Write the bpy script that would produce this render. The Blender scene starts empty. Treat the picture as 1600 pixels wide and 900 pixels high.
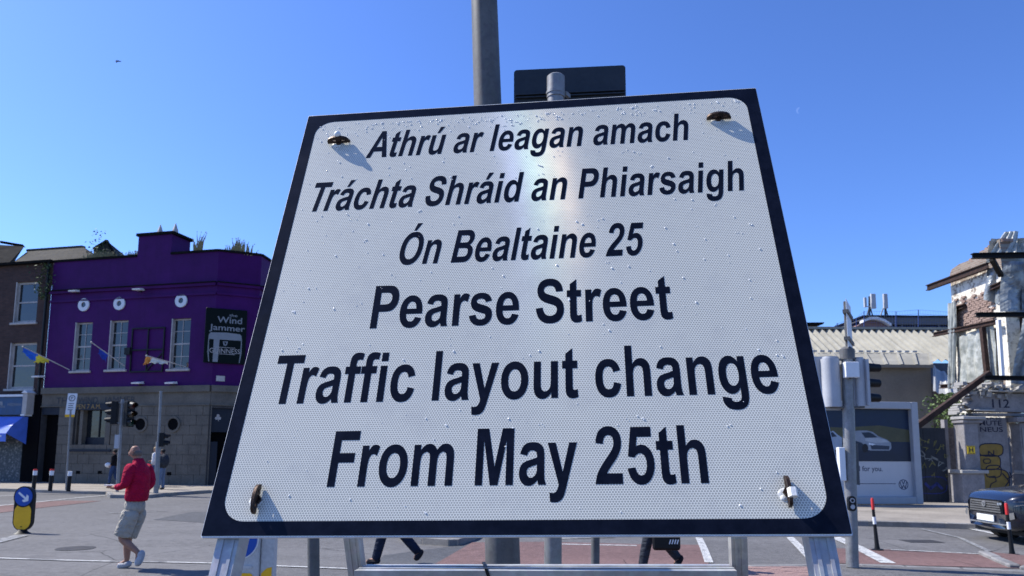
import bpy, math, random
from mathutils import Vector, Matrix
from mathutils.geometry import tessellate_polygon
random.seed(7)
R = math.radians
scene = bpy.context.scene
COL = scene.collection

# ------------------------------------------------------------------ camera
FPX, CX, CY = 1149.0, 800.0, 565.0
PITCH, ROLL, EYE = R(6.976), R(0.3), 1.65
cam_data = bpy.data.cameras.new('camera')
cam_data.sensor_width = 36.0
cam_data.lens = FPX / 1600 * 36
cam_data.shift_y = (CY - 450) / 1600
cam_data.clip_start, cam_data.clip_end = 0.05, 6000
cam = bpy.data.objects.new('camera', cam_data)
COL.objects.link(cam)
cp, sp, cr, sr = math.cos(PITCH), math.sin(PITCH), math.cos(ROLL), math.sin(ROLL)
def cam2world(x, y, z):            # x right, y down, z forward
    xr, up = x * cr + y * sr, x * sr - y * cr
    return Vector((xr, z * cp - up * sp, z * sp + up * cp))
bx, by, bz = cam2world(1, 0, 0), cam2world(0, -1, 0), cam2world(0, 0, -1)
M = Matrix((bx, by, bz)).transposed().to_4x4()
M.translation = (0, 0, EYE)
cam.matrix_world = M
cam_data.dof.use_dof = True
cam_data.dof.focus_distance = 1.55
cam_data.dof.aperture_fstop = 12.0
scene.camera = cam

# ------------------------------------------------------------------ world, sun, exposure
SUN_EL, SUN_A = R(48), R(17)       # towards the sun: left, a little ahead
S = Vector((-math.cos(SUN_EL) * math.cos(SUN_A), math.cos(SUN_EL) * math.sin(SUN_A), math.sin(SUN_EL)))
world = bpy.data.worlds.new('World'); scene.world = world
world.use_nodes = True
wt = world.node_tree
bg = wt.nodes['Background']
sky = wt.nodes.new('ShaderNodeTexSky')
sky.sky_type = 'NISHITA'; sky.sun_disc = False
sky.sun_elevation = SUN_EL
sky.sun_rotation = math.atan2(S.x, S.y)
sky.altitude = 0; sky.air_density = 1.0; sky.dust_density = 0.6; sky.ozone_density = 3.0
tint = wt.nodes.new('ShaderNodeMix'); tint.data_type = 'RGBA'; tint.blend_type = 'MULTIPLY'
tint.inputs[0].default_value = 1.0
tint.inputs[7].default_value = (0.54, 0.69, 1.03, 1)
gam = wt.nodes.new('ShaderNodeGamma'); gam.inputs[1].default_value = 1.18
wt.links.new(sky.outputs[0], gam.inputs[0]); wt.links.new(gam.outputs[0], tint.inputs[6])
wt.links.new(tint.outputs[2], bg.inputs[0])
bg.inputs[1].default_value = 0.115
sd = bpy.data.lights.new('sun', 'SUN'); sd.energy = 4.9; sd.angle = R(0.53); sd.color = (1.0, 0.96, 0.89)
sun = bpy.data.objects.new('sun', sd); COL.objects.link(sun)
sun.rotation_euler = S.to_track_quat('Z', 'Y').to_euler()
sun.location = (-30, 10, 40)
vs = scene.view_settings
vs.view_transform = 'Standard'; vs.look = 'None'; vs.gamma = 1.0; vs.use_curve_mapping = False
vs.exposure = 0.55
scene.cycles.max_bounces = 6
scene.render.film_transparent = False

# ------------------------------------------------------------------ from the photograph's pixels to places in the street
def ray(px, py): return cam2world((px - CX) / FPX, (py - CY) / FPX, 1.0)
def P(px, py, Y):
    d = ray(px, py); k = Y / d.y
    return Vector((d.x * k, Y, EYE + d.z * k))
def PX(px, py, X):
    d = ray(px, py); k = X / d.x
    return Vector((X, d.y * k, EYE + d.z * k))
def G(px, py, z=0.0):
    d = ray(px, py); k = (z - EYE) / d.z
    return Vector((d.x * k, d.y * k, z))

# ------------------------------------------------------------------ helpers
def tag(o, label=None, cat=None, group=None, kind=None):
    if label: o['label'] = label
    if cat: o['category'] = cat
    if group: o['group'] = group
    if kind: o['kind'] = kind
    return o
def thing(name, loc, label, cat, group=None, rot=None):
    o = bpy.data.objects.new(name, None); COL.objects.link(o)
    o.empty_display_size = 0.2
    if rot is not None: o.matrix_world = Matrix.Translation(loc) @ rot.to_4x4()
    else: o.location = loc
    bpy.context.view_layer.update() if rot is not None else None
    return tag(o, label, cat, group)
def origin(o):
    v = Vector((0, 0, 0))
    while o is not None:
        v += o.location; o = o.parent
    return v
class MB:
    def __init__(s): s.v, s.f = [], []
    def add(s, vs_, fs_):
        n = len(s.v); s.v += [tuple(v) for v in vs_]; s.f += [tuple(i + n for i in f) for f in fs_]; return s
    def box(s, a, b, T=None):
        x0, y0, z0 = a; x1, y1, z1 = b
        vs_ = [(x0,y0,z0),(x1,y0,z0),(x1,y1,z0),(x0,y1,z0),(x0,y0,z1),(x1,y0,z1),(x1,y1,z1),(x0,y1,z1)]
        if T: vs_ = [T(*v) for v in vs_]
        return s.add(vs_, [(0,3,2,1),(4,5,6,7),(0,1,5,4),(1,2,6,5),(2,3,7,6),(3,0,4,7)])
    def quad(s, *vs_): return s.add(vs_, [tuple(range(len(vs_)))])
    def bar(s, a, b, w, h, up=Vector((0, 0, 1))):
        a, b = Vector(a), Vector(b); d = (b - a).normalized()
        side = d.cross(up)
        if side.length < 1e-4: side = d.cross(Vector((0, 1, 0)))
        side.normalize(); u = side.cross(d).normalized()
        vs_ = [p + side * sx * w / 2 + u * su * h / 2 for p in (a, b) for sx, su in ((-1,-1),(1,-1),(1,1),(-1,1))]
        return s.add(vs_, [(0,1,2,3),(7,6,5,4),(0,4,5,1),(1,5,6,2),(2,6,7,3),(3,7,4,0)])
    def tube(s, pts, r, n=16, caps=True):
        pts = [Vector(p) for p in pts]; rs = r if isinstance(r, (list, tuple)) else [r] * len(pts)
        base = len(s.v); ref = None
        for i, p in enumerate(pts):
            d = (pts[min(i + 1, len(pts) - 1)] - pts[max(i - 1, 0)]).normalized()
            if ref is None: ref = Vector((1, 0, 0)) if abs(d.x) < 0.8 else Vector((0, 1, 0))
            u = (ref - d * ref.dot(d)).normalized(); w = d.cross(u)
            for k in range(n):
                a = 2 * math.pi * k / n
                s.v.append(tuple(p + (u * math.cos(a) + w * math.sin(a)) * rs[i]))
        for i in range(len(pts) - 1):
            for k in range(n):
                a, b = base + i * n + k, base + i * n + (k + 1) % n
                s.f.append((a, b, b + n, a + n))
        if caps:
            s.f.append(tuple(base + k for k in range(n - 1, -1, -1)))
            s.f.append(tuple(base + (len(pts) - 1) * n + k for k in range(n)))
        return s
    def sphere(s, c, r, nu=12, nv=8, sc=(1, 1, 1), half=False):
        c = Vector(c); base = len(s.v)
        v1 = math.pi / 2 if half else math.pi
        for j in range(nv + 1):
            t = v1 * j / nv
            for i in range(nu):
                a = 2 * math.pi * i / nu
                s.v.append((c.x + r * sc[0] * math.sin(t) * math.cos(a), c.y + r * sc[1] * math.sin(t) * math.sin(a), c.z + r * sc[2] * math.cos(t)))
        for j in range(nv):
            for i in range(nu):
                a, b = base + j * nu + i, base + j * nu + (i + 1) % nu
                s.f.append((a, a + nu, b + nu, b))
        return s
    def shape(s, contours, d0, d1, T):
        """flat outline (with holes) between depths d0 (back) and d1 (front); T(x, y, d) -> point"""
        cs = [[Vector((x, y, 0)) for x, y in c] for c in contours]
        tris = tessellate_polygon(cs)
        flat = [v for c in cs for v in c]; n = len(flat); base = len(s.v)
        s.v += [tuple(T(v.x, v.y, d1)) for v in flat] + [tuple(T(v.x, v.y, d0)) for v in flat]
        for t in tris:
            a, b, c = (flat[i] for i in t)
            ccw = (b.x - a.x) * (c.y - a.y) - (b.y - a.y) * (c.x - a.x) > 0
            t = t if ccw else t[::-1]
            s.f.append(tuple(base + i for i in t)); s.f.append(tuple(base + n + i for i in reversed(t)))
        k = 0
        for c in cs:
            m = len(c)
            for i in range(m):
                a, b = base + k + i, base + k + (i + 1) % m
                s.f.append((a, b, b + n, a + n))
            k += m
        return s
    def build(s, name, mat, parent=None, smooth=False, auto=None, local=False):
        me = bpy.data.meshes.new(name)
        o = bpy.data.objects.new(name, me)
        off = Vector((0, 0, 0))
        if parent is not None and not local: off = origin(parent)
        vs_ = [(v[0] - off.x, v[1] - off.y, v[2] - off.z) for v in s.v]
        me.from_pydata(vs_, [], s.f)
        if parent is None and vs_ and not local:       # origin at the base
            xs, ys, zs = zip(*vs_)
            c = Vector(((min(xs)+max(xs))/2, (min(ys)+max(ys))/2, min(zs)))
            me.transform(Matrix.Translation(-c)); o.location = c
        me.validate(); me.update()
        if mat: me.materials.append(mat)
        if smooth:
            me.shade_smooth()
            if auto: me.set_sharp_from_angle(angle=R(auto))
        COL.objects.link(o)
        if parent is not None: o.parent = parent
        return o
def share(src, parent, loc, name=None, scale=None, rz=None):
    o = src.copy(); COL.objects.link(o); o.parent = parent; o.location = loc
    if scale: o.scale = scale
    if rz is not None: o.rotation_euler.z = rz
    return o
def copy_tree(o, parent=None):
    c = o.copy(); COL.objects.link(c); c.parent = parent
    for ch in list(o.children): copy_tree(ch, c)
    return c
def arc(cx, cy, r, a0, a1, n=8):
    return [(cx + r * math.cos(R(a0 + (a1 - a0) * i / n)), cy + r * math.sin(R(a0 + (a1 - a0) * i / n))) for i in range(n + 1)]
def rrect(x0, y0, x1, y1, r, n=8):
    return arc(x1-r, y1-r, r, 0, 90, n) + arc(x0+r, y1-r, r, 90, 180, n) + arc(x0+r, y0+r, r, 180, 270, n) + arc(x1-r, y0+r, r, 270, 360, n)
def bevel(o, w=0.004, seg=2):
    m = o.modifiers.new('bevel', 'BEVEL'); m.width = w; m.segments = seg; m.limit_method = 'ANGLE'; m.angle_limit = R(40)
    return o

# ------------------------------------------------------------------ materials
class NT:
    def __init__(s, name):
        s.m = bpy.data.materials.new(name); s.m.use_nodes = True; s.t = s.m.node_tree
        s.b = s.t.nodes['Principled BSDF']; s.out = s.t.nodes['Material Output']
        s.tc = s.t.nodes.new('ShaderNodeTexCoord')
    def n(s, typ, ins=None, **kw):
        nd = s.t.nodes.new(typ)
        for k, v in kw.items(): setattr(nd, k, v)
        for k, v in (ins or {}).items():
            if isinstance(v, bpy.types.NodeSocket): s.t.links.new(v, nd.inputs[k])
            else: nd.inputs[k].default_value = v
        return nd
    def link(s, a, b): s.t.links.new(a, b)
    def math(s, op, a, b=0.0, c=None):
        ins = {0: a, 1: b}
        if c is not None: ins[2] = c
        return s.n('ShaderNodeMath', ins, operation=op).outputs[0]
    def mix(s, fac, a, b, bt='MIX'):
        nd = s.n('ShaderNodeMix', {0: fac, 6: a, 7: b}, data_type='RGBA', blend_type=bt)
        return nd.outputs[2]
    def noise(s, scale, detail=4, rough=0.6, vec=None):
        return s.n('ShaderNodeTexNoise', {'Vector': vec or s.tc.outputs['Object'], 'Scale': scale, 'Detail': detail, 'Roughness': rough}).outputs['Fac']
    def ramp(s, fac, stops):
        nd = s.n('ShaderNodeValToRGB', {0: fac}); e = nd.color_ramp.elements
        e[0].position, e[0].color = stops[0][0], c4(stops[0][1]); e[1].position, e[1].color = stops[-1][0], c4(stops[-1][1])
        for p, c in stops[1:-1]:
            x = e.new(p); x.color = c4(c)
        return nd.outputs[0]
    def maprange(s, v, a, b, c=0.0, d=1.0):
        return s.n('ShaderNodeMapRange', {0: v, 1: a, 2: b, 3: c, 4: d}).outputs[0]
    def bump(s, h, strength=0.3, dist=0.01):
        nd = s.n('ShaderNodeBump', {'Height': h, 'Strength': strength, 'Distance': dist})
        s.link(nd.outputs[0], s.b.inputs['Normal']); return nd
    def base(s, c):
        if isinstance(c, bpy.types.NodeSocket): s.link(c, s.b.inputs['Base Color'])
        else: s.b.inputs['Base Color'].default_value = c4(c)
def c4(c): return (c[0], c[1], c[2], 1.0)
def sc3(c, k): return tuple(min(1, x * k) for x in c)
def mat(name, col, rough=0.7, metal=0.0, var=0.25, scale=3.0, fine=40.0, bump=0.15, bd=0.01, col2=None, spec=None, coat=0.0):
    t = NT(name)
    big = t.noise(scale, 5, 0.65); small = t.noise(fine, 3, 0.6)
    f = t.math('ADD', t.math('MULTIPLY', big, 0.65), t.math('MULTIPLY', small, 0.35))
    f = t.maprange(f, 0.36, 0.64)
    t.base(t.mix(f, c4(sc3(col, 1 - var)), c4(col2 or sc3(col, 1 + var))))
    t.b.inputs['Roughness'].default_value = rough
    t.link(t.maprange(big, 0.3, 0.7, max(0.03, rough - 0.1), min(1, rough + 0.1)), t.b.inputs['Roughness'])
    t.b.inputs['Metallic'].default_value = metal
    t.b.inputs['Specular IOR Level'].default_value = 0.3 if spec is None else spec
    if coat: t.b.inputs['Coat Weight'].default_value = coat
    if bump: t.bump(small, bump, bd)
    return t.m
def emit(name, col, k):
    t = NT(name); t.base((0, 0, 0)); t.b.inputs['Emission Color'].default_value = c4(col); t.b.inputs['Emission Strength'].default_value = k
    return t.m

MAT = {}
def galv(name, col=(0.42, 0.44, 0.46), metal=0.75, rough=0.45):
    t = NT(name)
    vor = t.n('ShaderNodeTexVoronoi', {'Vector': t.tc.outputs['Object'], 'Scale': 55.0}).outputs['Color']
    big = t.noise(6, 5, 0.7)
    streak = t.noise(1, 4, 0.7, t.n('ShaderNodeMapping', {'Vector': t.tc.outputs['Object'], 'Scale': (30, 30, 1.5)}).outputs[0])
    c = t.mix(t.maprange(big, 0.3, 0.7), c4(sc3(col, 0.7)), c4(sc3(col, 1.2)))
    c = t.mix(0.12, c, vor, 'OVERLAY')
    c = t.mix(t.maprange(streak, 0.45, 0.75, 0, 0.5), c, c4(sc3(col, 0.55)))
    bwn = t.n('ShaderNodeRGBToBW', {0: c}).outputs[0]
    t.base(t.mix(0.75, c, bwn))
    t.b.inputs['Metallic'].default_value = metal
    t.link(t.maprange(big, 0.3, 0.7, rough - 0.12, rough + 0.12), t.b.inputs['Roughness'])
    t.bump(t.noise(90, 3), 0.08, 0.002); t.b.inputs['Specular IOR Level'].default_value = 0.3
    return t.m
MAT['galv'] = galv('galvanised_steel', (0.24, 0.25, 0.26), 0.35, 0.5)
MAT['galv_dull'] = galv('dull_galvanised_steel', (0.115, 0.115, 0.112), 0.0, 0.6)
MAT['black'] = mat('black_plastic', (0.006, 0.0065, 0.008), 0.5, var=0.2, spec=0.25)
MAT['white'] = mat('white_paint', (0.72, 0.73, 0.74), 0.5, var=0.06, bump=0.05)
MAT['rust'] = mat('rusted_steel', (0.022, 0.013, 0.010), 0.8, metal=0.2, var=0.5, scale=8, fine=60, col2=(0.075, 0.042, 0.032))
MAT['blue'] = mat('sign_blue', (0.012, 0.075, 0.36), 0.45, var=0.08)
MAT['yellow'] = mat('bollard_yellow', (0.86, 0.46, 0.015), 0.5, var=0.12)
MAT['red'] = mat('reflective_red', (0.5, 0.03, 0.03), 0.5, var=0.1)
MAT['glass'] = None
def glassm(name, col, rough=0.06):
    t = NT(name); t.base(col); t.b.inputs['Roughness'].default_value = rough
    t.b.inputs['Specular IOR Level'].default_value = 0.8
    t.bump(t.noise(2.5, 2), 0.08, 0.05)
    return t.m
MAT['pane'] = glassm('window_glass', (0.012, 0.016, 0.02))
MAT['curtain'] = mat('net_curtain', (0.16, 0.18, 0.2), 0.9, var=0.3, scale=4)

# asphalt
def asphalt(name, col, patchy=True):
    t = NT(name); ob = t.tc.outputs['Object']
    big = t.noise(0.22, 6, 0.6); med = t.noise(1.7, 5, 0.65); fine = t.noise(38, 2, 0.7); grit = t.noise(110, 2, 0.8)
    c = t.mix(t.maprange(big, 0.35, 0.65), c4(sc3(col, 0.86)), c4(sc3(col, 1.14)))
    c = t.mix(t.maprange(med, 0.42, 0.7, 0, 0.5), c, c4(sc3(col, 0.74)))
    c = t.mix(0.8, c, t.ramp(grit, [(0.35, (0.28, 0.28, 0.28)), (0.5, (0.5, 0.5, 0.5)), (0.68, (0.86, 0.85, 0.82))]), 'OVERLAY')
    c = t.mix(0.7, c, t.ramp(fine, [(0.35, (0.36,)*3), (0.65, (0.64,)*3)]), 'OVERLAY')
    c = t.mix(0.9, c, t.ramp(t.noise(7.5, 4, 0.75), [(0.33, (0.36,)*3), (0.67, (0.64,)*3)]), 'OVERLAY')
    # tyre polished tracks and hairline cracks
    w = t.n('ShaderNodeMapping', {'Vector': ob, 'Scale': (0.12, 1.1, 1), 'Rotation': (0, 0, R(4))}).outputs[0]
    c = t.mix(t.maprange(t.noise(1.0, 3, 0.5, w), 0.5, 0.68, 0, 0.35), c, c4(sc3(col, 1.35)))
    dist = t.mix(0.12, ob, t.n('ShaderNodeTexNoise', {'Vector': ob, 'Scale': 1.2, 'Detail': 4}).outputs['Color'])
    vd = t.n('ShaderNodeTexVoronoi', {'Vector': dist, 'Scale': 0.33}, feature='DISTANCE_TO_EDGE').outputs['Distance']
    crack = t.math('MULTIPLY', t.math('LESS_THAN', vd, 0.0028), t.maprange(big, 0.48, 0.56))
    c = t.mix(crack, c, c4(sc3(col, 0.35)))
    t.base(c); t.b.inputs['Roughness'].default_value = 0.82
    t.b.inputs['Specular IOR Level'].default_value = 0.25
    t.bump(t.math('ADD', grit, fine), 0.35, 0.01)
    return t.m
MAT['asphalt'] = asphalt('asphalt', (0.124, 0.121, 0.12))
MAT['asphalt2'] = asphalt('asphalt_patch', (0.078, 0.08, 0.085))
MAT['redlane'] = asphalt('red_surfacing', (0.15, 0.092, 0.084))
def paintm():
    t = NT('road_paint')
    n1 = t.noise(9, 6, 0.75); g = t.noise(60, 2, 0.8)
    wear = t.maprange(t.math('ADD', t.math('MULTIPLY', n1, 0.7), t.math('MULTIPLY', g, 0.3)), 0.42, 0.52)
    t.base(t.mix(wear, (0.15, 0.15, 0.15, 1), (0.5, 0.5, 0.48, 1))); t.b.inputs['Roughness'].default_value = 0.7
    t.bump(g, 0.2, 0.005); return t.m
MAT['paint'] = paintm()
def fadedpaint():
    t = NT('faded_road_paint')
    n1 = t.noise(7, 6, 0.8); g = t.noise(45, 2, 0.8)
    wear = t.maprange(t.math('ADD', t.math('MULTIPLY', n1, 0.6), t.math('MULTIPLY', g, 0.4)), 0.46, 0.58)
    t.base(t.mix(wear, (0.10, 0.102, 0.108, 1), (0.32, 0.32, 0.31, 1))); t.b.inputs['Roughness'].default_value = 0.8
    t.bump(g, 0.2, 0.005); return t.m
MAT['faded'] = fadedpaint()
MAT['concrete'] = mat('pavement_concrete', (0.26, 0.232, 0.195), 0.85, var=0.3, scale=0.8, fine=25, bump=0.3)
MAT['kerb'] = mat('kerb_granite', (0.2, 0.195, 0.19), 0.8, var=0.35, scale=1.5, fine=30, bump=0.3)
MAT['paver'] = mat('paver_brick', (0.26, 0.17, 0.15), 0.85, var=0.3, scale=8, fine=60)

# ------------------------------------------------------------------ Arial-like bold outlines for the sign (2048 per em)
GL = {
'A': (1479, "M1471 0H1149L1021 333H435L314 0H0L571 1466H884ZM926 580L724 1124L526 580Z"),
'B': (1479, "M150 1466H736Q910 1466 995 1451Q1081 1437 1148 1391Q1216 1345 1261 1268Q1306 1192 1306 1097Q1306 994 1250 908Q1195 822 1099 779Q1233 740 1305 646Q1377 552 1377 425Q1377 325 1330 230Q1284 136 1203 79Q1123 23 1005 10Q931 2 648 0H150ZM446 1222V883H640Q813 883 855 888Q931 897 974 940Q1018 984 1018 1055Q1018 1123 980 1165Q943 1208 869 1217Q825 1222 616 1222ZM446 639V247H720Q880 247 923 256Q989 268 1030 314Q1072 361 1072 439Q1072 505 1040 551Q1008 597 947 618Q887 639 685 639Z"),
'F': (1251, "M151 0V1466H1156V1218H447V871H1059V623H447V0Z"),
'M': (1706, "M145 0V1466H588L854 466L1117 1466H1561V0H1286V1154L995 0H710L420 1154V0Z"),
'O': (1593, "M89 724Q89 948 156 1100Q206 1212 292 1301Q379 1390 482 1433Q619 1491 798 1491Q1122 1491 1316 1290Q1511 1089 1511 731Q1511 376 1318 175Q1125 -25 802 -25Q475 -25 282 174Q89 374 89 724ZM394 734Q394 485 509 356Q624 228 801 228Q978 228 1091 355Q1205 483 1205 738Q1205 990 1094 1114Q984 1238 801 1238Q618 1238 506 1112Q394 987 394 734Z"),
'P': (1366, "M149 0V1466H624Q894 1466 976 1444Q1102 1411 1187 1300Q1272 1190 1272 1015Q1272 880 1223 788Q1174 696 1098 643Q1023 591 945 574Q839 553 638 553H445V0ZM445 1218V802H607Q782 802 841 825Q900 848 933 897Q967 946 967 1011Q967 1091 920 1143Q873 1195 801 1208Q748 1218 588 1218Z"),
'S': (1366, "M74 477L362 505Q388 360 467 292Q547 224 682 224Q825 224 897 284Q970 345 970 426Q970 478 939 514Q909 551 833 578Q781 596 596 642Q358 701 262 787Q127 908 127 1082Q127 1194 190 1291Q254 1389 373 1440Q493 1491 662 1491Q938 1491 1077 1370Q1217 1249 1224 1047L928 1034Q909 1147 846 1196Q784 1246 659 1246Q530 1246 457 1193Q410 1159 410 1102Q410 1050 454 1013Q510 966 726 915Q942 864 1045 809Q1149 755 1207 660Q1266 566 1266 427Q1266 301 1196 191Q1126 81 998 27Q870 -26 679 -26Q401 -26 252 102Q103 231 74 477Z"),
'T': (1251, "M478 0V1218H43V1466H1208V1218H774V0Z"),
'a': (1139, "M357 738L102 784Q145 938 250 1012Q355 1086 562 1086Q750 1086 842 1041Q934 997 971 928Q1009 860 1009 677L1006 349Q1006 209 1019 142Q1033 76 1070 0H792Q781 28 765 83Q758 108 755 116Q683 46 601 11Q519 -24 426 -24Q262 -24 167 65Q73 154 73 290Q73 380 116 450Q159 521 236 558Q314 596 460 624Q657 661 733 693V721Q733 802 693 836Q653 871 542 871Q467 871 425 841Q383 812 357 738ZM733 510Q679 492 562 467Q445 442 409 418Q354 379 354 319Q354 260 398 217Q442 174 510 174Q586 174 655 224Q706 262 722 317Q733 353 733 454Z"),
'c': (1139, "M1073 748L796 698Q782 781 732 823Q683 865 604 865Q499 865 436 792Q374 720 374 550Q374 361 437 283Q501 205 608 205Q688 205 739 250Q790 296 811 407L1087 360Q1044 170 922 73Q800 -24 595 -24Q362 -24 223 123Q85 270 85 530Q85 793 224 939Q363 1086 600 1086Q794 1086 908 1002Q1023 919 1073 748Z"),
'd': (1251, "M1121 0H860V156Q795 65 706 20Q618 -24 528 -24Q345 -24 214 123Q84 271 84 535Q84 805 211 945Q338 1086 532 1086Q710 1086 840 938V1466H1121ZM371 554Q371 384 418 308Q486 198 608 198Q705 198 773 280Q841 363 841 527Q841 710 775 790Q709 871 606 871Q506 871 438 791Q371 712 371 554Z"),
'e': (1139, "M762 338L1042 291Q988 137 871 56Q755 -24 580 -24Q303 -24 170 157Q65 302 65 523Q65 787 203 936Q341 1086 552 1086Q789 1086 926 929Q1063 773 1057 450H353Q356 325 421 255Q486 186 583 186Q649 186 694 222Q739 258 762 338ZM778 622Q775 744 715 807Q655 871 569 871Q477 871 417 804Q357 737 358 622Z"),
'f': (682, "M24 1062H180V1142Q180 1276 208 1342Q237 1408 313 1449Q390 1491 507 1491Q627 1491 742 1455L704 1259Q637 1275 575 1275Q514 1275 487 1246Q461 1218 461 1137V1062H671V841H461V0H180V841H24Z"),
'g': (1251, "M121 -70L442 -109Q450 -165 479 -186Q519 -216 605 -216Q715 -216 770 -183Q807 -161 826 -112Q839 -77 839 17V172Q713 0 521 0Q307 0 182 181Q84 324 84 537Q84 804 212 945Q341 1086 532 1086Q729 1086 857 913V1062H1120V109Q1120 -79 1089 -172Q1058 -265 1002 -318Q946 -371 852 -401Q759 -431 616 -431Q346 -431 233 -338Q120 -246 120 -104Q120 -90 121 -70ZM372 553Q372 384 437 305Q503 227 599 227Q702 227 773 307Q844 388 844 546Q844 711 776 791Q708 871 604 871Q503 871 437 792Q372 714 372 553Z"),
'h': (1251, "M427 1466V927Q563 1086 752 1086Q849 1086 927 1050Q1005 1014 1044 958Q1084 902 1098 834Q1113 766 1113 623V0H832V561Q832 728 816 773Q800 818 759 844Q719 871 658 871Q588 871 533 837Q478 803 452 734Q427 666 427 532V0H146V1466Z"),
'i': (569, "M147 1206V1466H428V1206ZM147 0V1062H428V0Z"),
'l': (569, "M147 0V1466H428V0Z"),
'm': (1821, "M126 1062H385V917Q524 1086 716 1086Q818 1086 893 1044Q968 1002 1016 917Q1086 1002 1167 1044Q1248 1086 1340 1086Q1457 1086 1538 1038Q1619 991 1659 899Q1688 831 1688 679V0H1407V607Q1407 765 1378 811Q1339 871 1258 871Q1199 871 1147 835Q1095 799 1072 729Q1049 660 1049 510V0H768V582Q768 737 753 782Q738 827 706 849Q675 871 621 871Q556 871 504 836Q452 801 429 735Q407 669 407 516V0H126Z"),
'n': (1251, "M1113 0H832V542Q832 714 814 764Q796 815 755 843Q715 871 658 871Q585 871 527 831Q469 791 447 725Q426 659 426 481V0H145V1062H406V906Q545 1086 756 1086Q849 1086 926 1052Q1003 1019 1042 967Q1082 915 1097 849Q1113 783 1113 660Z"),
'o': (1251, "M82 546Q82 686 151 817Q220 948 346 1017Q473 1086 629 1086Q870 1086 1024 929Q1178 773 1178 534Q1178 293 1022 134Q867 -24 631 -24Q485 -24 352 42Q220 108 151 235Q82 363 82 546ZM370 531Q370 373 445 289Q520 205 630 205Q740 205 814 289Q889 373 889 533Q889 689 814 773Q740 857 630 857Q520 857 445 773Q370 689 370 531Z"),
'r': (797, "M416 0H135V1062H396V911Q463 1018 516 1052Q570 1086 638 1086Q734 1086 823 1033L736 788Q665 834 604 834Q545 834 504 801Q463 769 439 684Q416 599 416 328Z"),
's': (1139, "M48 303L330 346Q348 264 403 221Q458 179 557 179Q666 179 721 219Q758 247 758 294Q758 326 738 347Q717 367 645 384Q310 458 220 519Q96 604 96 755Q96 891 203 988Q311 1086 538 1086Q754 1086 859 1015Q964 945 1004 807L739 758Q722 820 674 853Q627 886 540 886Q430 886 382 855Q350 833 350 798Q350 768 378 747Q416 719 640 668Q865 617 954 543Q1042 468 1042 335Q1042 190 921 83Q800 -24 557 -24Q338 -24 208 65Q79 154 48 303Z"),
't': (682, "M634 1062V838H442V410Q442 280 447 258Q453 237 472 223Q491 209 519 209Q558 209 632 236L656 18Q558 -24 434 -24Q358 -24 297 1Q236 27 207 67Q179 108 168 177Q159 226 159 375V838H30V1062H159V1273L441 1437V1062Z"),
'u': (1251, "M846 0V159Q788 74 693 25Q599 -24 494 -24Q387 -24 302 23Q217 70 179 155Q141 240 141 390V1062H422V574Q422 350 437 299Q453 249 494 219Q535 190 598 190Q670 190 727 229Q784 269 805 327Q826 386 826 614V1062H1107V0Z"),
'y': (1139, "M14 1062H313L567 308L815 1062H1106L731 40L664 -145Q627 -238 593 -287Q560 -336 516 -366Q473 -397 409 -414Q346 -431 266 -431Q185 -431 107 -414L82 -194Q148 -207 201 -207Q299 -207 346 -149Q393 -92 418 -3Z"),
'2': (1139, "M1036 261V0H51Q67 148 147 281Q227 415 463 634Q653 811 696 874Q754 961 754 1046Q754 1140 703 1190Q653 1241 564 1241Q476 1241 424 1188Q372 1135 364 1012L84 1040Q109 1272 241 1373Q373 1474 571 1474Q788 1474 912 1357Q1036 1240 1036 1066Q1036 967 1000 877Q965 788 888 690Q837 625 704 503Q571 381 535 341Q500 301 478 261Z"),
'5': (1139, "M91 377L370 406Q382 311 441 255Q500 200 577 200Q665 200 726 271Q787 343 787 487Q787 622 726 689Q666 757 569 757Q448 757 352 650L125 683L268 1441H1006V1180H480L436 933Q529 979 626 979Q811 979 939 845Q1068 711 1068 497Q1068 319 964 179Q823 -25 574 -25Q374 -25 248 82Q122 190 91 377Z"),
' ': (569, ""),
}
ACUTE = "M0 0L131 342H440L170 0Z"
def flatten(d):
    import re
    tok = re.findall(r'[MLHVQZ]|-?\d+', d); out = []; cur = []; i = 0; x = y = 0; cmd = None
    while i < len(tok):
        if tok[i] in 'MLHVQZ': cmd = tok[i]; i += 1
        if cmd == 'Z':
            if cur: out.append(cur); cur = []
            continue
        if cmd == 'M': x, y = int(tok[i]), int(tok[i+1]); i += 2; cur = [(x, y)]; cmd = 'L'
        elif cmd == 'L': x, y = int(tok[i]), int(tok[i+1]); i += 2; cur.append((x, y))
        elif cmd == 'H': x = int(tok[i]); i += 1; cur.append((x, y))
        elif cmd == 'V': y = int(tok[i]); i += 1; cur.append((x, y))
        elif cmd == 'Q':
            a, b, c, e = (int(t) for t in tok[i:i+4]); i += 4
            for k in range(1, 5):
                t = k / 4; cur.append(((1-t)**2*x + 2*t*(1-t)*a + t*t*c, (1-t)**2*y + 2*t*(1-t)*b + t*t*e))
            x, y = c, e
    return out
def area(c): return sum(c[i][0]*c[(i+1) % len(c)][1] - c[(i+1) % len(c)][0]*c[i][1] for i in range(len(c))) / 2
def inside(p, c):
    r = False
    for i in range(len(c)):
        a, b = c[i], c[i-1]
        if (a[1] > p[1]) != (b[1] > p[1]) and p[0] < (b[0]-a[0])*(p[1]-a[1])/(b[1]-a[1]) + a[0]: r = not r
    return r
def glyph_groups(cs):
    outer = [c for c in cs if not any(c is not d and inside(c[0], d) for d in cs)]
    return [[o] + [c for c in cs if c is not o and inside(c[0], o)] for o in outer]
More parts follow.
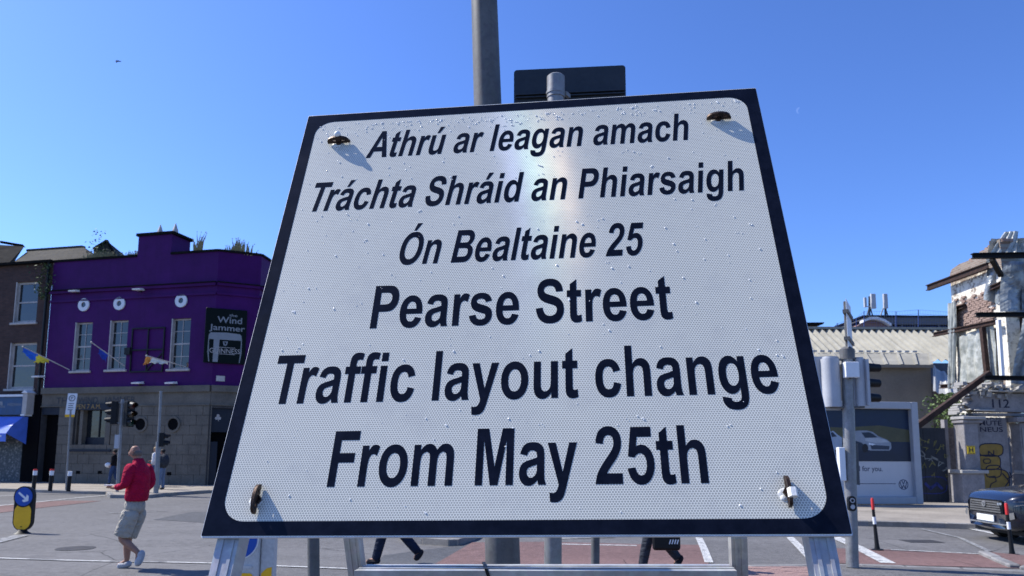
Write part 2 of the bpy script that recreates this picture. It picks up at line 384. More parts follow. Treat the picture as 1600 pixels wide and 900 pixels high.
def text_outlines(txt):
    x = 0; groups = []
    acc = {'á': ('a', 400, 1171), 'ú': ('u', 440, 1171), 'Ó': ('O', 640, 1551)}
    prev = ''
    for ch in txt:
        b, extra = ch, None
        if ch in acc: b, ax, ay = acc[ch]; extra = [[(px + ax + x, py + ay) for px, py in c] for c in flatten(ACUTE)]
        adv, d = GL[b]
        if prev == 'T' and b in 'ra': x -= 150
        if prev == 'P' and b in 'e': x -= 40
        if prev == 'F' and b in 'r': x -= 60
        if prev == 'a' and b == 'y': x -= 20
        if extra: extra = [[(px + ax + x, py + ay) for px, py in c] for c in flatten(ACUTE)]
        cs = [[(px + x, py) for px, py in c] for c in flatten(d)]
        groups += glyph_groups(cs)
        if extra: groups += [[c] for c in extra]
        x += adv; prev = b
    return groups

# ------------------------------------------------------------------ small lettering with the built-in font
def words(mb, txt, T, x, y, h, width=None, depth=0.004, base=0.0, bold=0.0, shear=0.0, align='LEFT'):
    """adds txt to mb; cap height h, baseline start (x, y) in T's plane"""
    c = bpy.data.curves.new('lettering', 'FONT'); c.body = txt; c.size = 1.0; c.shear = shear; c.resolution_u = 3; c.offset = bold
    o = bpy.data.objects.new('lettering', c); COL.objects.link(o)
    dg = bpy.context.evaluated_depsgraph_get()
    me = bpy.data.meshes.new_from_object(o.evaluated_get(dg))
    vs_ = [v.co.copy() for v in me.vertices]; fs_ = [tuple(p.vertices) for p in me.polygons]
    bpy.data.objects.remove(o); bpy.data.curves.remove(c); bpy.data.meshes.remove(me)
    if not vs_: return
    x0, x1 = min(v.x for v in vs_), max(v.x for v in vs_)
    k = h / 0.70; kx = k if width is None else width / (x1 - x0)
    ox = -x0 if align == 'LEFT' else -(x0 + x1) / 2
    mb.add([T(x + (v.x + ox) * kx, y + v.y * k, base + depth) for v in vs_], fs_)

def frameT(A, B):
    """upright plane through ground points A -> B; T(s, out, z), out towards the camera side"""
    A, B = Vector((A[0], A[1], 0)), Vector((B[0], B[1], 0)); d = (B - A).normalized(); n = Vector((d.y, -d.x, 0))
    T = lambda s, o, z: A + d * s + n * o + Vector((0, 0, z))
    def loc(px, py, out=0.0):
        r = ray(px, py); C = Vector((0, 0, EYE)); k = ((A + n * out - C).dot(n)) / r.dot(n); p = C + r * k
        return ((p - A).dot(d), p.z)
    return T, loc, (B - A).length
def flat(T): return lambda x, y, d: T(x, d, y)      # for MB.shape / words on a facade

def wall_holes(mb, T, s0, s1, z0, z1, holes, depth=0.25, o=0.0):
    xs = sorted({s0, s1, *[h[0] for h in holes], *[h[1] for h in holes]}); zs = sorted({z0, z1, *[h[2] for h in holes], *[h[3] for h in holes]})
    xs = [x for x in xs if s0 <= x <= s1]; zs = [z for z in zs if z0 <= z <= z1]
    for i in range(len(xs)-1):
        for j in range(len(zs)-1):
            cx, cz = (xs[i]+xs[i+1])/2, (zs[j]+zs[j+1])/2
            if any(h[0] < cx < h[1] and h[2] < cz < h[3] for h in holes): continue
            mb.quad(T(xs[i], o, zs[j]), T(xs[i+1], o, zs[j]), T(xs[i+1], o, zs[j+1]), T(xs[i], o, zs[j+1]))
    for a, b, c, d in holes:
        mb.quad(T(a,o,c), T(a,o,d), T(a,o-depth,d), T(a,o-depth,c)); mb.quad(T(b,o,d), T(b,o,c), T(b,o-depth,c), T(b,o-depth,d))
        mb.quad(T(a,o,d), T(b,o,d), T(b,o-depth,d), T(a,o-depth,d)); mb.quad(T(b,o,c), T(a,o,c), T(a,o-depth,c), T(b,o-depth,c))

def ring(mb, T, cx, cz, r0, r1, o0, o1, n=28):
    mb.shape([[(cx+r1*math.cos(2*math.pi*i/n), cz+r1*math.sin(2*math.pi*i/n)) for i in range(n)],
              [(cx+r0*math.cos(2*math.pi*i/n), cz+r0*math.sin(2*math.pi*i/n)) for i in range(n)]], o0, o1, flat(T))
def disc(mb, T, cx, cz, r, o0, o1, n=28):
    mb.shape([[(cx+r*math.cos(2*math.pi*i/n), cz+r*math.sin(2*math.pi*i/n)) for i in range(n)]], o0, o1, flat(T))

# ================================================================== GROUND
m = MB(); m.quad((-400, -60, 0), (400, -60, 0), (400, 2500, 0), (-400, 2500, 0))
road = tag(m.build('road', MAT['asphalt'], local=True), kind='structure')
def ground_poly(name, pts, z, material, kind='structure', label=None):
    mb = MB(); cs = [[(p.x, p.y) for p in (G(px, py) for px, py in pts)]]
    mb.shape(cs, z - 0.003, z, lambda x, y, d: Vector((x, y, d)))
    o = mb.build(name, material); tag(o, kind=kind)
    if label: o['label'] = label
    return o
def ground_line(name, pts, w, z, material):
    """painted line of real width w along ground points"""
    g = [G(*p) for p in pts]; mb = MB()
    for a, b in zip(g, g[1:]):
        d = (b - a).normalized(); n = Vector((-d.y, d.x, 0)) * w / 2
        mb.quad(a - n + Vector((0,0,z)), b - n + Vector((0,0,z)), b + n + Vector((0,0,z)), a + n + Vector((0,0,z)))
    o = mb.build(name, material); return tag(o, kind='structure')
# red cycle surfacing
ground_poly('cycle_lane', [(-120, 812), (0, 801.5), (53, 795), (106, 789), (158, 783), (100, 782.5), (53, 785), (0, 790), (-120, 798)], 0.008, MAT['redlane'])
ground_poly('cycle_lane', [(640, 905), (690, 876), (738, 848), (850, 847), (1010, 851), (1098, 852), (1108, 884), (1112, 905)], 0.008, MAT['redlane'])
ground_poly('cycle_lane', [(1262, 856), (1395, 859.5), (1540, 866.5), (1610, 889), (1440, 884.5), (1300, 880.5), (1278, 880.5)], 0.008, MAT['redlane'])
ground_line('road_marking', [(-20, 777), (24, 774)], 0.12, 0.012, MAT['paint'])
ground_line('road_marking', [(-120, 803), (0, 790.5), (53, 785.5), (110, 779.5), (170, 774)], 0.13, 0.013, MAT['paint'])
for a, b in (((-10, 872.6), (44, 874.5)), ((90, 876), (172, 878)), ((260, 879.3), (336, 881)), ((426, 885), (545, 889.5))):
    ground_line('road_marking', [a, b], 0.075, 0.012, MAT['paint'])
ground_line('road_marking', [(44, 874.5), (90, 876)], 0.07, 0.012, MAT['faded'])
ground_line('road_marking', [(172, 878), (260, 879.3)], 0.07, 0.012, MAT['faded'])
ground_line('road_marking', [(170, 802), (212, 801), (260, 799)], 0.1, 0.012, MAT['faded'])
ground_line('road_marking', [(-14, 849), (34, 837)], 0.28, 0.012, MAT['faded'])
ground_line('road_marking', [(1092, 841), (1100, 858), (1108, 880)], 0.13, 0.014, MAT['paint'])
ground_line('road_marking', [(1232, 838), (1250, 856), (1272, 879)], 0.14, 0.014, MAT['paint'])
ground_line('road_marking', [(1296, 836), (1340, 856), (1388, 881)], 0.22, 0.014, MAT['paint'])
ground_line('road_marking', [(1392, 860), (1490, 864.5), (1543, 867.5)], 0.07, 0.014, MAT['paint'])
ground_line('road_marking', [(1488, 821), (1540, 831.5), (1580, 840)], 0.16, 0.012, MAT['paint'])
ground_line('road_marking', [(1440, 827), (1500, 841), (1545, 862)], 0.1, 0.012, MAT['faded'])
ground_line('road_marking', [(878, 851.2), (995, 853.5)], 0.1, 0.014, MAT['paint'])
ground_line('road_marking', [(875, 842), (960, 840)], 0.12, 0.014, MAT['paint'])
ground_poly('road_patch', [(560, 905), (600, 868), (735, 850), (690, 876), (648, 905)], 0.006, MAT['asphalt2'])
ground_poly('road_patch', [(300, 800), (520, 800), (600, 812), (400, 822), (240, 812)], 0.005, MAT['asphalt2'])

def road_cover(px, py, r, square=False):
    g = G(px, py); mb = MB()
    out = [(g.x + r * math.cos(i * math.pi / 14), g.y + r * math.sin(i * math.pi / 14)) for i in range(28)] if not square else [(g.x - r, g.y - r * .7), (g.x + r, g.y - r * .7), (g.x + r, g.y + r * .7), (g.x - r, g.y + r * .7)]
    mb.shape([out], 0.0, 0.006, lambda x, y, d: Vector((x, y, d)))
    o = mb.build('manhole_cover', mat('cast_iron', (0.05, 0.048, 0.046), 0.6, metal=0.3, var=0.4, scale=12)); tag(o, kind='structure')
road_cover(118, 857, 0.3); road_cover(1440, 846, 0.32, True)
def kerb_run(parent, pts, z=0.12, w=0.16, seg=0.92):
    """granite kerb stones one by one along the points of the road side edge"""
    for a, b in zip(pts, pts[1:]):
        a, b = Vector((a.x, a.y, 0)), Vector((b.x, b.y, 0)); L = (b - a).length; n = max(1, round(L / seg)); d = (b - a).normalized()
        nrm = Vector((-d.y, d.x, 0))
        for i in range(n):
            s0, s1 = L * i / n + 0.006, L * (i + 1) / n - 0.006; dz = random.uniform(-0.006, 0.006); dn = random.uniform(-0.008, 0.008)
            T = lambda x, y, zz: a + d * x + nrm * (y + dn) + Vector((0, 0, zz))
            mb = MB(); mb.box((s0, 0, -0.05), (s1, w, z + dz), T)
            bevel(mb.build('kerb_stone', MAT['kerb'], parent), 0.02, 1)

def pavement(name, outline, kerb_pts, z=0.12, material=None):
    """outline: ground points; kerb stones run along kerb_pts (same level), pavement to their left"""
    mb = MB(); mb.shape([[(p.x, p.y) for p in outline]], -0.02, z - 0.008, lambda x, y, d: Vector((x, y, d)))
    o = mb.build(name, material or MAT['concrete']); tag(o, kind='structure')
    kerb_run(o, kerb_pts, z)
    return o
# pavement in front of the pub
kp = [G(x, y, 0.0) for x, y in ((-260, 764), (0, 768), (51, 769.5), (110, 771.5), (165, 773), (172, 778.5), (234, 778.5), (276, 774), (330, 770.5), (480, 772))]
outl = kp + [Vector((-3, 60, 0)), Vector((-60, 60, 0))]
pav_left = pavement('pavement_left', outl, kp)
# pavement in front of the ruin and the poster
kr = [G(x, y, 0.0) for x, y in ((1060, 815.5), (1240, 819.5), (1420, 824), (1540, 828), (1750, 834))]
pav_right = pavement('pavement_right', kr + [Vector((60, 40, 0)), Vector((2, 40, 0))], kr)
# traffic island behind the sign
isl = [G(x, y, 0) for x, y in ((628, 846), (660, 850.5), (700, 853.5), (716, 853), (742, 844))]
back = [G(x, y, 0) for x, y in ((760, 830), (620, 830))]
pavement('traffic_island', isl + back, isl)
# near pavement on the right
kn = [G(1100, 887), G(1165, 886), G(1290, 884.5), G(1340, 884), G(1412, 886.5), G(1500, 890), G(1620, 895)]
kn2 = [p for p in kn]
near = pavement('pavement_near', [G(1100, 887), G(1165, 886), G(1290, 884.5), G(1340, 884), G(1412, 886.5), G(1500, 890), G(1620, 895), Vector((11, 5, 0)), Vector((2.6, 5, 0))][::-1], kn2[::-1], z=0.035, material=MAT['asphalt'])
kq = [G(1640, 893), G(1597, 888.5), G(1566, 876), G(1545, 867)]
pavement('traffic_island', kq[::-1] + [G(1700, 872), G(1760, 890)], kq, z=0.06, material=MAT['redlane'])
# brick pavers bottom right
pv = None
g0 = G(1166, 892, 0.03)
for j in range(9):
    for i in range(7):
        x, y = g0.x - 0.15 + i * 0.208 + (j % 2) * 0.1 - 0.2, g0.y + 0.28 - j * 0.108
        if x > 5.0: continue
        if pv is None:
            mb = MB(); mb.box((-0.1, -0.05, -0.02), (0.1, 0.05, 0.012)); pv = mb.build('paving_brick', MAT['paver'], near, local=True); o = pv
        else: o = share(pv, near, (0, 0, 0))
        o.location = Vector((x, y, 0.032 + random.uniform(-0.003, 0.003))) - origin(near); o.rotation_euler.z = random.uniform(-0.02, 0.02)

# ================================================================== THE SIGN
SO = Vector((-0.57012451, 1.37872064, EYE - 0.15960816)); SX = Vector((1.14349636, -0.12001278, 0.02264986)).normalized()
SY0 = Vector((0.02887756, 0.4717238, 1.03752403)); SY = (SY0 - SX * SY0.dot(SX)).normalized(); SN = SX.cross(SY)
W, H = 1.15, 1.14
sign_rot = Matrix((SX, SY, SN)).transposed()
signroot = thing('traffic_notice_sign', SO, 'large white notice on a steel trestle with bold black Irish and English lettering', 'road sign', rot=sign_rot)
def L3(x, y, d): return Vector((x, y, d))
def sbuild(mb, name, m_, smooth=False, parent=None): return mb.build(name, m_, parent or signroot, smooth=smooth, local=True)
# face sheeting: honeycomb of a prismatic reflective film
def sheeting():
    t = NT('prismatic_reflective_sheeting'); ob = t.tc.outputs['Object']
    k = 1 / 0.0052
    p = t.n('ShaderNodeVectorMath', {0: ob, 1: (k, k, 0)}, operation='MULTIPLY').outputs[0]
    r = (1.0, 1.7320508, 1.0); h = (0.5, 0.8660254, 0.5)
    def cell(v):
        w = t.n('ShaderNodeVectorMath', {0: v, 1: r, 2: (0, 0, 0)}, operation='WRAP').outputs[0]
        w = t.n('ShaderNodeVectorMath', {0: w, 1: h}, operation='SUBTRACT').outputs[0]
        return t.n('ShaderNodeVectorMath', {0: w, 1: (1, 1, 0)}, operation='MULTIPLY').outputs[0]
    a = cell(p); b = cell(t.n('ShaderNodeVectorMath', {0: p, 1: h}, operation='SUBTRACT').outputs[0])
    def hexd(v):
        ab = t.n('ShaderNodeVectorMath', {0: v}, operation='ABSOLUTE').outputs[0]
        sx = t.n('ShaderNodeSeparateXYZ', {0: ab})
        return t.math('MAXIMUM', sx.outputs[0], t.math('ADD', t.math('MULTIPLY', sx.outputs[0], 0.5), t.math('MULTIPLY', sx.outputs[1], 0.8660254)))
    d = t.math('MINIMUM', hexd(a), hexd(b))
    line = t.maprange(d, 0.36, 0.44)
    big = t.noise(3.0, 3, 0.5)
    cellc = t.mix(t.maprange(big, 0.35, 0.65), (0.38, 0.375, 0.32, 1), (0.43, 0.42, 0.36, 1))
    c = t.mix(line, cellc, (0.90, 0.87, 0.74, 1))
    # faint scratches and grime
    scr = t.noise(1.0, 5, 0.7, t.n('ShaderNodeMapping', {'Vector': ob, 'Scale': (70, 2.5, 1), 'Rotation': (0, 0, R(-8))}).outputs[0])
    c = t.mix(t.maprange(scr, 0.68, 0.8, 0, 0.35), c, (0.85, 0.86, 0.87, 1))
    c = t.mix(t.maprange(t.noise(6, 6, 0.75), 0.5, 0.75, 0, 0.3), c, (0.3, 0.3, 0.3, 1))
    t.base(c); t.b.inputs['Roughness'].default_value = 0.32; t.b.inputs['Specular IOR Level'].default_value = 0.5
    t.b.inputs['Metallic'].default_value = 0.0
    # the prism facets: narrow in one direction, each colour turned by a slightly different angle
    sepp = t.n('ShaderNodeSeparateXYZ', {0: ob})
    pc = Vector((0.62, 0.86, 0))
    wp = SO + SX * pc.x + SY * pc.y
    V = (Vector((0, 0, EYE)) - wp).normalized(); Hh = (V + S).normalized()
    ang = math.atan2(Hh.dot(SX), Hh.dot(SN)); upt = math.atan2(Hh.dot(SY), math.hypot(Hh.dot(SX), Hh.dot(SN)))
    acc = t.b.outputs[0]
    patch = t.maprange(t.noise(5, 5, 0.7), 0.3, 0.7, 0.35, 1.3); cellk = t.maprange(line, 0, 1, 1.15, 0.5); pk = t.math('MULTIPLY', patch, cellk)
    for da, col in ((0.026, (0.40, 0.45, 1.0)), (0.008, (0.55, 1.0, 0.95)), (-0.006, (0.9, 1.0, 0.75)), (-0.022, (1.0, 0.72, 0.5))):
        a_ = ang + da
        nl = SX * (math.sin(a_) * math.cos(upt)) + SN * (math.cos(a_) * math.cos(upt)) + SY * math.sin(upt)
        nv = t.n('ShaderNodeCombineXYZ', {0: nl.x, 1: nl.y, 2: nl.z}).outputs[0]
        tang = (SX - nl * SX.dot(nl)).normalized(); tang = tang * math.cos(R(FROT)) + nl.cross(tang) * math.sin(R(FROT))
        tv = t.n('ShaderNodeCombineXYZ', {0: tang.x, 1: tang.y, 2: tang.z}).outputs[0]
        g = t.n('ShaderNodeBsdfAnisotropic', {'Color': t.mix(1.0, c4(sc3(col, FLARE)), pk, 'MULTIPLY'), 'Roughness': 0.19, 'Anisotropy': 0.62, 'Rotation': 0.0, 'Normal': nv, 'Tangent': tv}, distribution='GGX').outputs[0]
        acc = t.n('ShaderNodeAddShader', {0: acc, 1: g}).outputs[0]
    t.link(acc, t.out.inputs[0])
    return t.m
FLARE, FROT = 0.00042, -24
MAT['sheet'] = sheeting()
def vinyl():
    t = NT('black_vinyl'); n = t.noise(25, 5, 0.7); s_ = t.noise(4, 3)
    t.base(t.mix(t.maprange(n, 0.4, 0.8), (0.004, 0.005, 0.010, 1), (0.010, 0.012, 0.022, 1)))
    t.link(t.maprange(s_, 0.3, 0.7, 0.16, 0.24), t.b.inputs['Roughness']); t.b.inputs['Specular IOR Level'].default_value = 0.17; return t.m
MAT['vinyl'] = vinyl()
MAT['alu'] = mat('cut_aluminium_edge', (0.62, 0.63, 0.64), 0.5, metal=0.4, var=0.15, scale=30)
mb = MB(); mb.shape([rrect(0, 0, W, H, 0.003, 2)], -0.006, -0.0004, L3); sbuild(mb, 'back_plate', MAT['alu'])
mb = MB(); mb.shape([rrect(0.0015, 0.0015, W - 0.0015, H - 0.0015, 0.002, 2)], -0.0003, 0.0002, L3); sbuild(mb, 'reflective_face', MAT['sheet'])
mb = MB(); mb.shape([rrect(0.0012, 0.0028, W - 0.0012, H - 0.0028, 0.002, 2), rrect(0.030, 0.030, W - 0.030, H - 0.030, 0.046, 10)], 0.0003, 0.0006, L3); sbuild(mb, 'border', MAT['vinyl'])
# (text, u of first ink, u of last ink, v of baseline, cap height in v, shear)
LINES = [('Athrú ar leagan amach', 0.1549, 0.8465, 0.8495, 0.0825, 0.12), ('Tráchta Shráid an Phiarsaigh', 0.0555, 0.9405, 0.6985, 0.0830, 0.12),
         ('Ón Bealtaine 25', 0.2612, 0.7362, 0.5460, 0.0820, 0.12), ('Pearse Street', 0.2242, 0.7749, 0.3970, 0.0985, 0.0),
         ('Traffic layout change', 0.0623, 0.9354, 0.2415, 0.1010, 0.0), ('From May 25th', 0.1940, 0.8035, 0.0845, 0.1010, 0.0)]
for txt, u0, u1, v, ch, sh in LINES:
    gs = text_outlines(txt); ky = ch * H / 1466
    xs_ = [(x, y) for g_ in gs for c in g_ for x, y in c]
    x0, x1 = min(x for x, y in xs_), max(x for x, y in xs_)
    # widths include the slant
    kx = (u1 - u0) * W / (x1 - x0)
    for _ in range(6):
        a_ = min(x * kx + sh * y * ky for x, y in xs_); b_ = max(x * kx + sh * y * ky for x, y in xs_)
        kx *= (u1 - u0) * W / (b_ - a_)
    a_ = min(x * kx + sh * y * ky for x, y in xs_)
    mb = MB()
    for g_ in gs:
        mb.shape([[(x * kx + sh * y * ky - a_ + u0 * W, y * ky + v * H) for x, y in c] for c in g_], 0.0003, 0.0006, L3)
    o = sbuild(mb, 'lettering', MAT['vinyl']); o['label'] = 'line reading ' + txt
# beads of water
MAT['bead'] = mat('water_bead', (0.95, 0.94, 0.9), 0.12, var=0.02, bump=0)
tn = MAT['bead'].node_tree; pb0 = tn.nodes['Principled BSDF']; tr0 = tn.nodes.new('ShaderNodeBsdfTransparent'); mx0 = tn.nodes.new('ShaderNodeMixShader'); mx0.inputs[0].default_value = 0.08
tn.links.new(pb0.outputs[0], mx0.inputs[1]); tn.links.new(tr0.outputs[0], mx0.inputs[2]); tn.links.new(mx0.outputs[0], tn.nodes['Material Output'].inputs[0])
mb = MB(); rnd = random.Random(3)
for i in range(780):
    v = 1 - rnd.random() ** 2.6 * 0.97; u = rnd.uniform(0.035, 0.965)
    r = rnd.choice((0.0007, 0.0008, 0.0009, 0.0011, 0.0013, 0.0016, 0.002))
    if v > 0.965: v -= 0.04
    if rnd.random() < 0.9 and any(l[3] - 0.012 < v < l[3] + l[4] * 0.8 and l[1] - 0.01 < u < l[2] + 0.01 for l in LINES): continue
    k = rnd.randint(1, 3) if rnd.random() < 0.25 else 1
    for q in range(k):
        mb.sphere((u * W + q * rnd.uniform(-0.006, 0.006), v * H + q * rnd.uniform(-0.004, 0.004), 0.0005), r, 8, 3, (rnd.uniform(0.8, 1.2), rnd.uniform(0.8, 1.3), 0.62), half=True)
o = sbuild(mb, 'water_bead', MAT['bead'], smooth=True); o['kind'] = 'stuff'
# clips through the face
MAT['clip'] = mat('weathered_bronze', (0.028, 0.018, 0.014), 0.45, metal=0.6, var=0.5, scale=80, fine=400, col2=(0.09, 0.055, 0.04))
MAT['nub'] = mat('white_nylon', (0.8, 0.79, 0.74), 0.4, var=0.05)
MAT['glue'] = mat('dried_sealant', (0.7, 0.69, 0.64), 0.5, var=0.15, scale=200, bump=0.4)
def clip(u, v, vert, nub):
    x, y = u * W, v * H
    # plate standing on edge: long axis along +l, sticking out along d
    if vert: T = lambda l, d, th: Vector((x + th, y + l, d))
    else: T = lambda l, d, th: Vector((x + l, y + th, d))
    n = 18
    out = [(-0.028, 0.003)] + [(-0.028 * math.cos(math.pi * i / n), 0.006 + 0.017 * math.sin(math.pi * i / n) ** 0.8) for i in range(1, n)] + [(0.030, 0.006), (0.030, 0.003)]
    hole1 = [(-0.016, 0.010), (-0.005, 0.010), (-0.005, 0.0135), (-0.016, 0.0135)]
    hole2 = [(0.006, 0.010), (0.018, 0.010), (0.018, 0.0125), (0.006, 0.0125)]
    mb = MB(); mb.shape([out, hole1, hole2], -0.0028, 0.0028, lambda a, b, c: T(a, b, c))
    cl = sbuild(mb, 'clip', MAT['clip'])
    mb = MB(); mb.tube([(x, y, 0.0004), (x, y, 0.007)], 0.0085, 6); sbuild(mb, 'nut', MAT['clip'], parent=cl)
    mb = MB(); mb.sphere((x - 0.004, y - 0.002, 0.0004), 0.013, 14, 4, (1.0, 0.85, 0.10), half=True)
    mb.sphere((x - 0.008, y - 0.009, 0.0004), 0.006, 10, 4, (1.0, 1.0, 0.3), half=True); sbuild(mb, 'sealant', MAT['glue'], True, parent=cl)
    if nub == 'ball':
        mb = MB(); mb.sphere(tuple(T(0.001, 0.022, 0.008)), 0.0085, 14, 10, (1, 1.1, 1)); sbuild(mb, 'cap', MAT['nub'], True, parent=cl)
    if nub == 'block':
        c = T(-0.008, 0.022, 0); mb = MB(); mb.tube([c + Vector((0.003, -0.008, 0)), c + Vector((0.003, 0.008, 0))], 0.0085, 6); sbuild(mb, 'cap', MAT['nub'], parent=cl)
clip(0.0881, 0.9014, False, 'ball'); clip(0.9096, 0.9057, False, None)
clip(0.0823, 0.0621, True, None); clip(0.9176, 0.0674, True, 'block')
# trestle: front legs below the sign in its plane, rear frame behind
def channel(mb, a, b, w, dpt, th, right, fwd):
    """U channel: web facing the camera side"""
    for off, ww, hh in ((0, w, th), ):
        pass
    a, b = Vector(a), Vector(b)
    def bx_(r0, r1, f0, f1):
        vs_ = [p + right * r + fwd * f for p in (a, b) for r, f in ((r0, f0), (r1, f0), (r1, f1), (r0, f1))]
        mb.add(vs_, [(0,1,2,3),(7,6,5,4),(0,4,5,1),(1,5,6,2),(2,6,7,3),(3,7,4,0)])
    bx_(-w/2, w/2, 0, th); bx_(-w/2, -w/2+th, th, dpt); bx_(w/2-th, w/2, th, dpt)
    bx_(-w/2+th*2.2, -w/2+th*4, -0.002, 0)         # rolled rib
    bx_(w/2-th*4, w/2-th*2.2, -0.002, 0)
MAT['leg'] = galv('trestle_leg_steel', (0.44, 0.44, 0.42), 0.25, 0.42)
down = (1.48 - 0.02) / SY.z
ex, ey, en = Vector((1, 0, 0)), Vector((0, 1, 0)), Vector((0, 0, 1))
for cx_ in (0.048, W - 0.048):
    mb = MB(); channel(mb, (cx_, H - 0.05, -0.012), (cx_, -down, -0.012), 0.042, 0.04, 0.0035, ex, -en); sbuild(mb, 'leg', MAT['leg'])
# rear frame, nearly upright
inv = signroot.matrix_world.inverted()
for px0, px1, dY in ((548, 556, 0.0), (1155, 1157, -0.10)):
    pa, pb = P(px0, 842, 1.80 + dY), P(px1, 905, 1.83 + dY)
    d = (pb - pa).normalized(); top = Vector((pa.x - d.x * 0.9, 1.90 + dY, 2.32)); bot = pb + d * ((pb.z - 0.01) / -d.z)
    mb = MB(); fwd_ = (inv.to_3x3() @ Vector((0.1, 1, 0))).normalized()
    channel(mb, inv @ pa, inv @ bot, 0.036, 0.036, 0.0035, ex, fwd_); channel(mb, inv @ top, inv @ pa, 0.036, 0.036, 0.0035, ex, fwd_); sbuild(mb, 'leg', MAT['leg'])
inv = signroot.matrix_world.inverted()
a, b = P(564, 886.5, 1.79), P(1145, 886.5, 1.69)
mb = MB(); dd = (b - a).normalized(); fw = Vector((-dd.y, dd.x, 0)).normalized(); up = Vector((0, 0, 1))
def wbar(mb, a, b, f0, f1, z0, z1):
    vs_ = [inv @ (p + fw * f + up * z) for p in (a, b) for f, z in ((f0, z0), (f1, z0), (f1, z1), (f0, z1))]
    mb.add(vs_, [(0,1,2,3),(7,6,5,4),(0,4,5,1),(1,5,6,2),(2,6,7,3),(3,7,4,0)])
wbar(mb, a, b, -0.05, 0.05, -0.003, 0.0); wbar(mb, a, b, -0.05, -0.047, -0.05, -0.003); wbar(mb, a, b, 0.047, 0.05, -0.05, -0.003)
wbar(mb, a, b, -0.02, -0.012, 0.0, 0.002); wbar(mb, a, b, 0.012, 0.02, 0.0, 0.002)
sbuild(mb, 'cross_bar', MAT['leg'])
# strap over the cross bar
mb = MB(); q0 = a + (b - a) * 0.345
pts = [q0 + fw * -0.054 + up * -0.06 + dd * 0.035, q0 + fw * -0.054 + up * 0.004 + dd * 0.012, q0 + fw * 0.054 + up * 0.004 - dd * 0.01, q0 + fw * 0.054 + up * -0.05 - dd * 0.02]
for p_, q_ in zip(pts, pts[1:]): mb.bar(p_, q_, 0.007, 0.002, up=fw if abs((q_-p_).normalized().z) > 0.5 else up)
tag(mb.build('cable_tie', MAT['black']), 'black plastic tie looped over the steel cross bar below the notice', 'cable tie')

# ================================================================== POSTS BEHIND THE SIGN
def post(name, top, bot, r0, r1, material, label, cat, cap=False, n=28, group=None):
    d = (bot - top).normalized()
    if bot.z > 0.02 and d.z < 0: bot = bot + d * (bot.z / -d.z)
    root = thing(name, Vector((bot.x, bot.y, 0)), label, cat, group)
    mb = MB(); mb.tube([bot, bot.lerp(top, 0.5), top], [r0, (r0 + r1) / 2, r1], n); mb.build('pole', material, root, smooth=True, auto=50)
    return root
top = P(748, -260, 3.55); bot = P(785, 860, 3.5)
lp = post('lamp_post', top, bot, 0.087, 0.062, MAT['galv_dull'], 'thick grey lamp post rising out of the frame behind the notice', 'lamp post')
mb = MB(); b0 = origin(lp); mb.box((b0.x - 0.11, b0.y - 0.11, 0), (b0.x + 0.11, b0.y + 0.11, 0.02)); mb.build('base_plate', MAT['galv_dull'], lp)
# sign seen from behind on its grey post
pt, pb_ = P(868.5, 122, 3.3), P(864, 870, 3.3)
sp_ = post('back_of_road_sign', pt, pb_, 0.0385, 0.0385, MAT['galv'], 'dark back of a small road sign with rounded corners on a grey post', 'road sign')
mb = MB(); mb.tube([pt + Vector((0,0,-0.10)), pt + Vector((0,0,0.004)), pt + Vector((0, 0, 0.012))], [0.0425, 0.0425, 0.034], 28); mb.build('cap', MAT['galv'], sp_, smooth=True, auto=40)
TL, TR = P(803, 110, 3.42), P(977, 102, 3.42); BLh, BRh = P(803, 200, 3.42), P(977, 192, 3.42)
dx = (TR - TL); wS = dx.length; dx.normalize(); dz = (BLh - TL).normalized()
MAT['signback'] = mat('painted_sign_back', (0.028, 0.034, 0.042), 0.45, metal=0.1, var=0.2)
mb = MB(); mb.shape([rrect(0, -0.38, wS, 0, 0.016, 6)], -0.002, 0.002, lambda x, y, d: TL + dx * x - dz * y + Vector((0, 1, 0)) * -d)
mb.build('sign_plate', MAT['signback'], sp_)
mb = MB()
for yy in (0.135, 0.33):
    c0 = TL + dx * 0.008 + dz * yy + Vector((0, -0.012, 0)); c1 = TL + dx * (wS - 0.008) + dz * yy + Vector((0, -0.012, 0))
    mb.bar(c0, c1, 0.018, 0.007); mb.bar(c0 + Vector((0,0,-0.014)), c1 + Vector((0,0,-0.014)), 0.010, 0.006)
mb.build('rail', MAT['signback'], sp_)
mb = MB(); c = P(868, 146, 3.3)
mb.tube([c + Vector((0,0,-0.006)), c + Vector((0,0,0.006))], 0.0445, 28); mb.bar(c + Vector((0.045, -0.002, 0)), c + Vector((0.066, 0.03, 0)), 0.016, 0.02); mb.build('bracket', MAT['galv'], sp_, smooth=True, auto=40)
for px, w_, Y_, lab, tp in ((490, 0.031, 3.95, 'slim grey post left of the thick lamp post, seen under the notice', 500), (930, 0.0265, 4.6, 'slim grey post right of the capped sign post, seen under the notice', 520)):
    r_ = post('steel_post', P(px + (3 if px > 800 else -3), tp, Y_), P(px, 880, Y_), w_, w_, MAT['galv_dull'], lab, 'post')
    tq = P(px + (3 if px > 800 else -3), tp, Y_)
    mb = MB(); mb.sphere(tuple(tq), w_ * 1.06, 20, 5, (1, 1, 0.4), half=True); mb.build('cap', MAT['black'], r_, smooth=True)

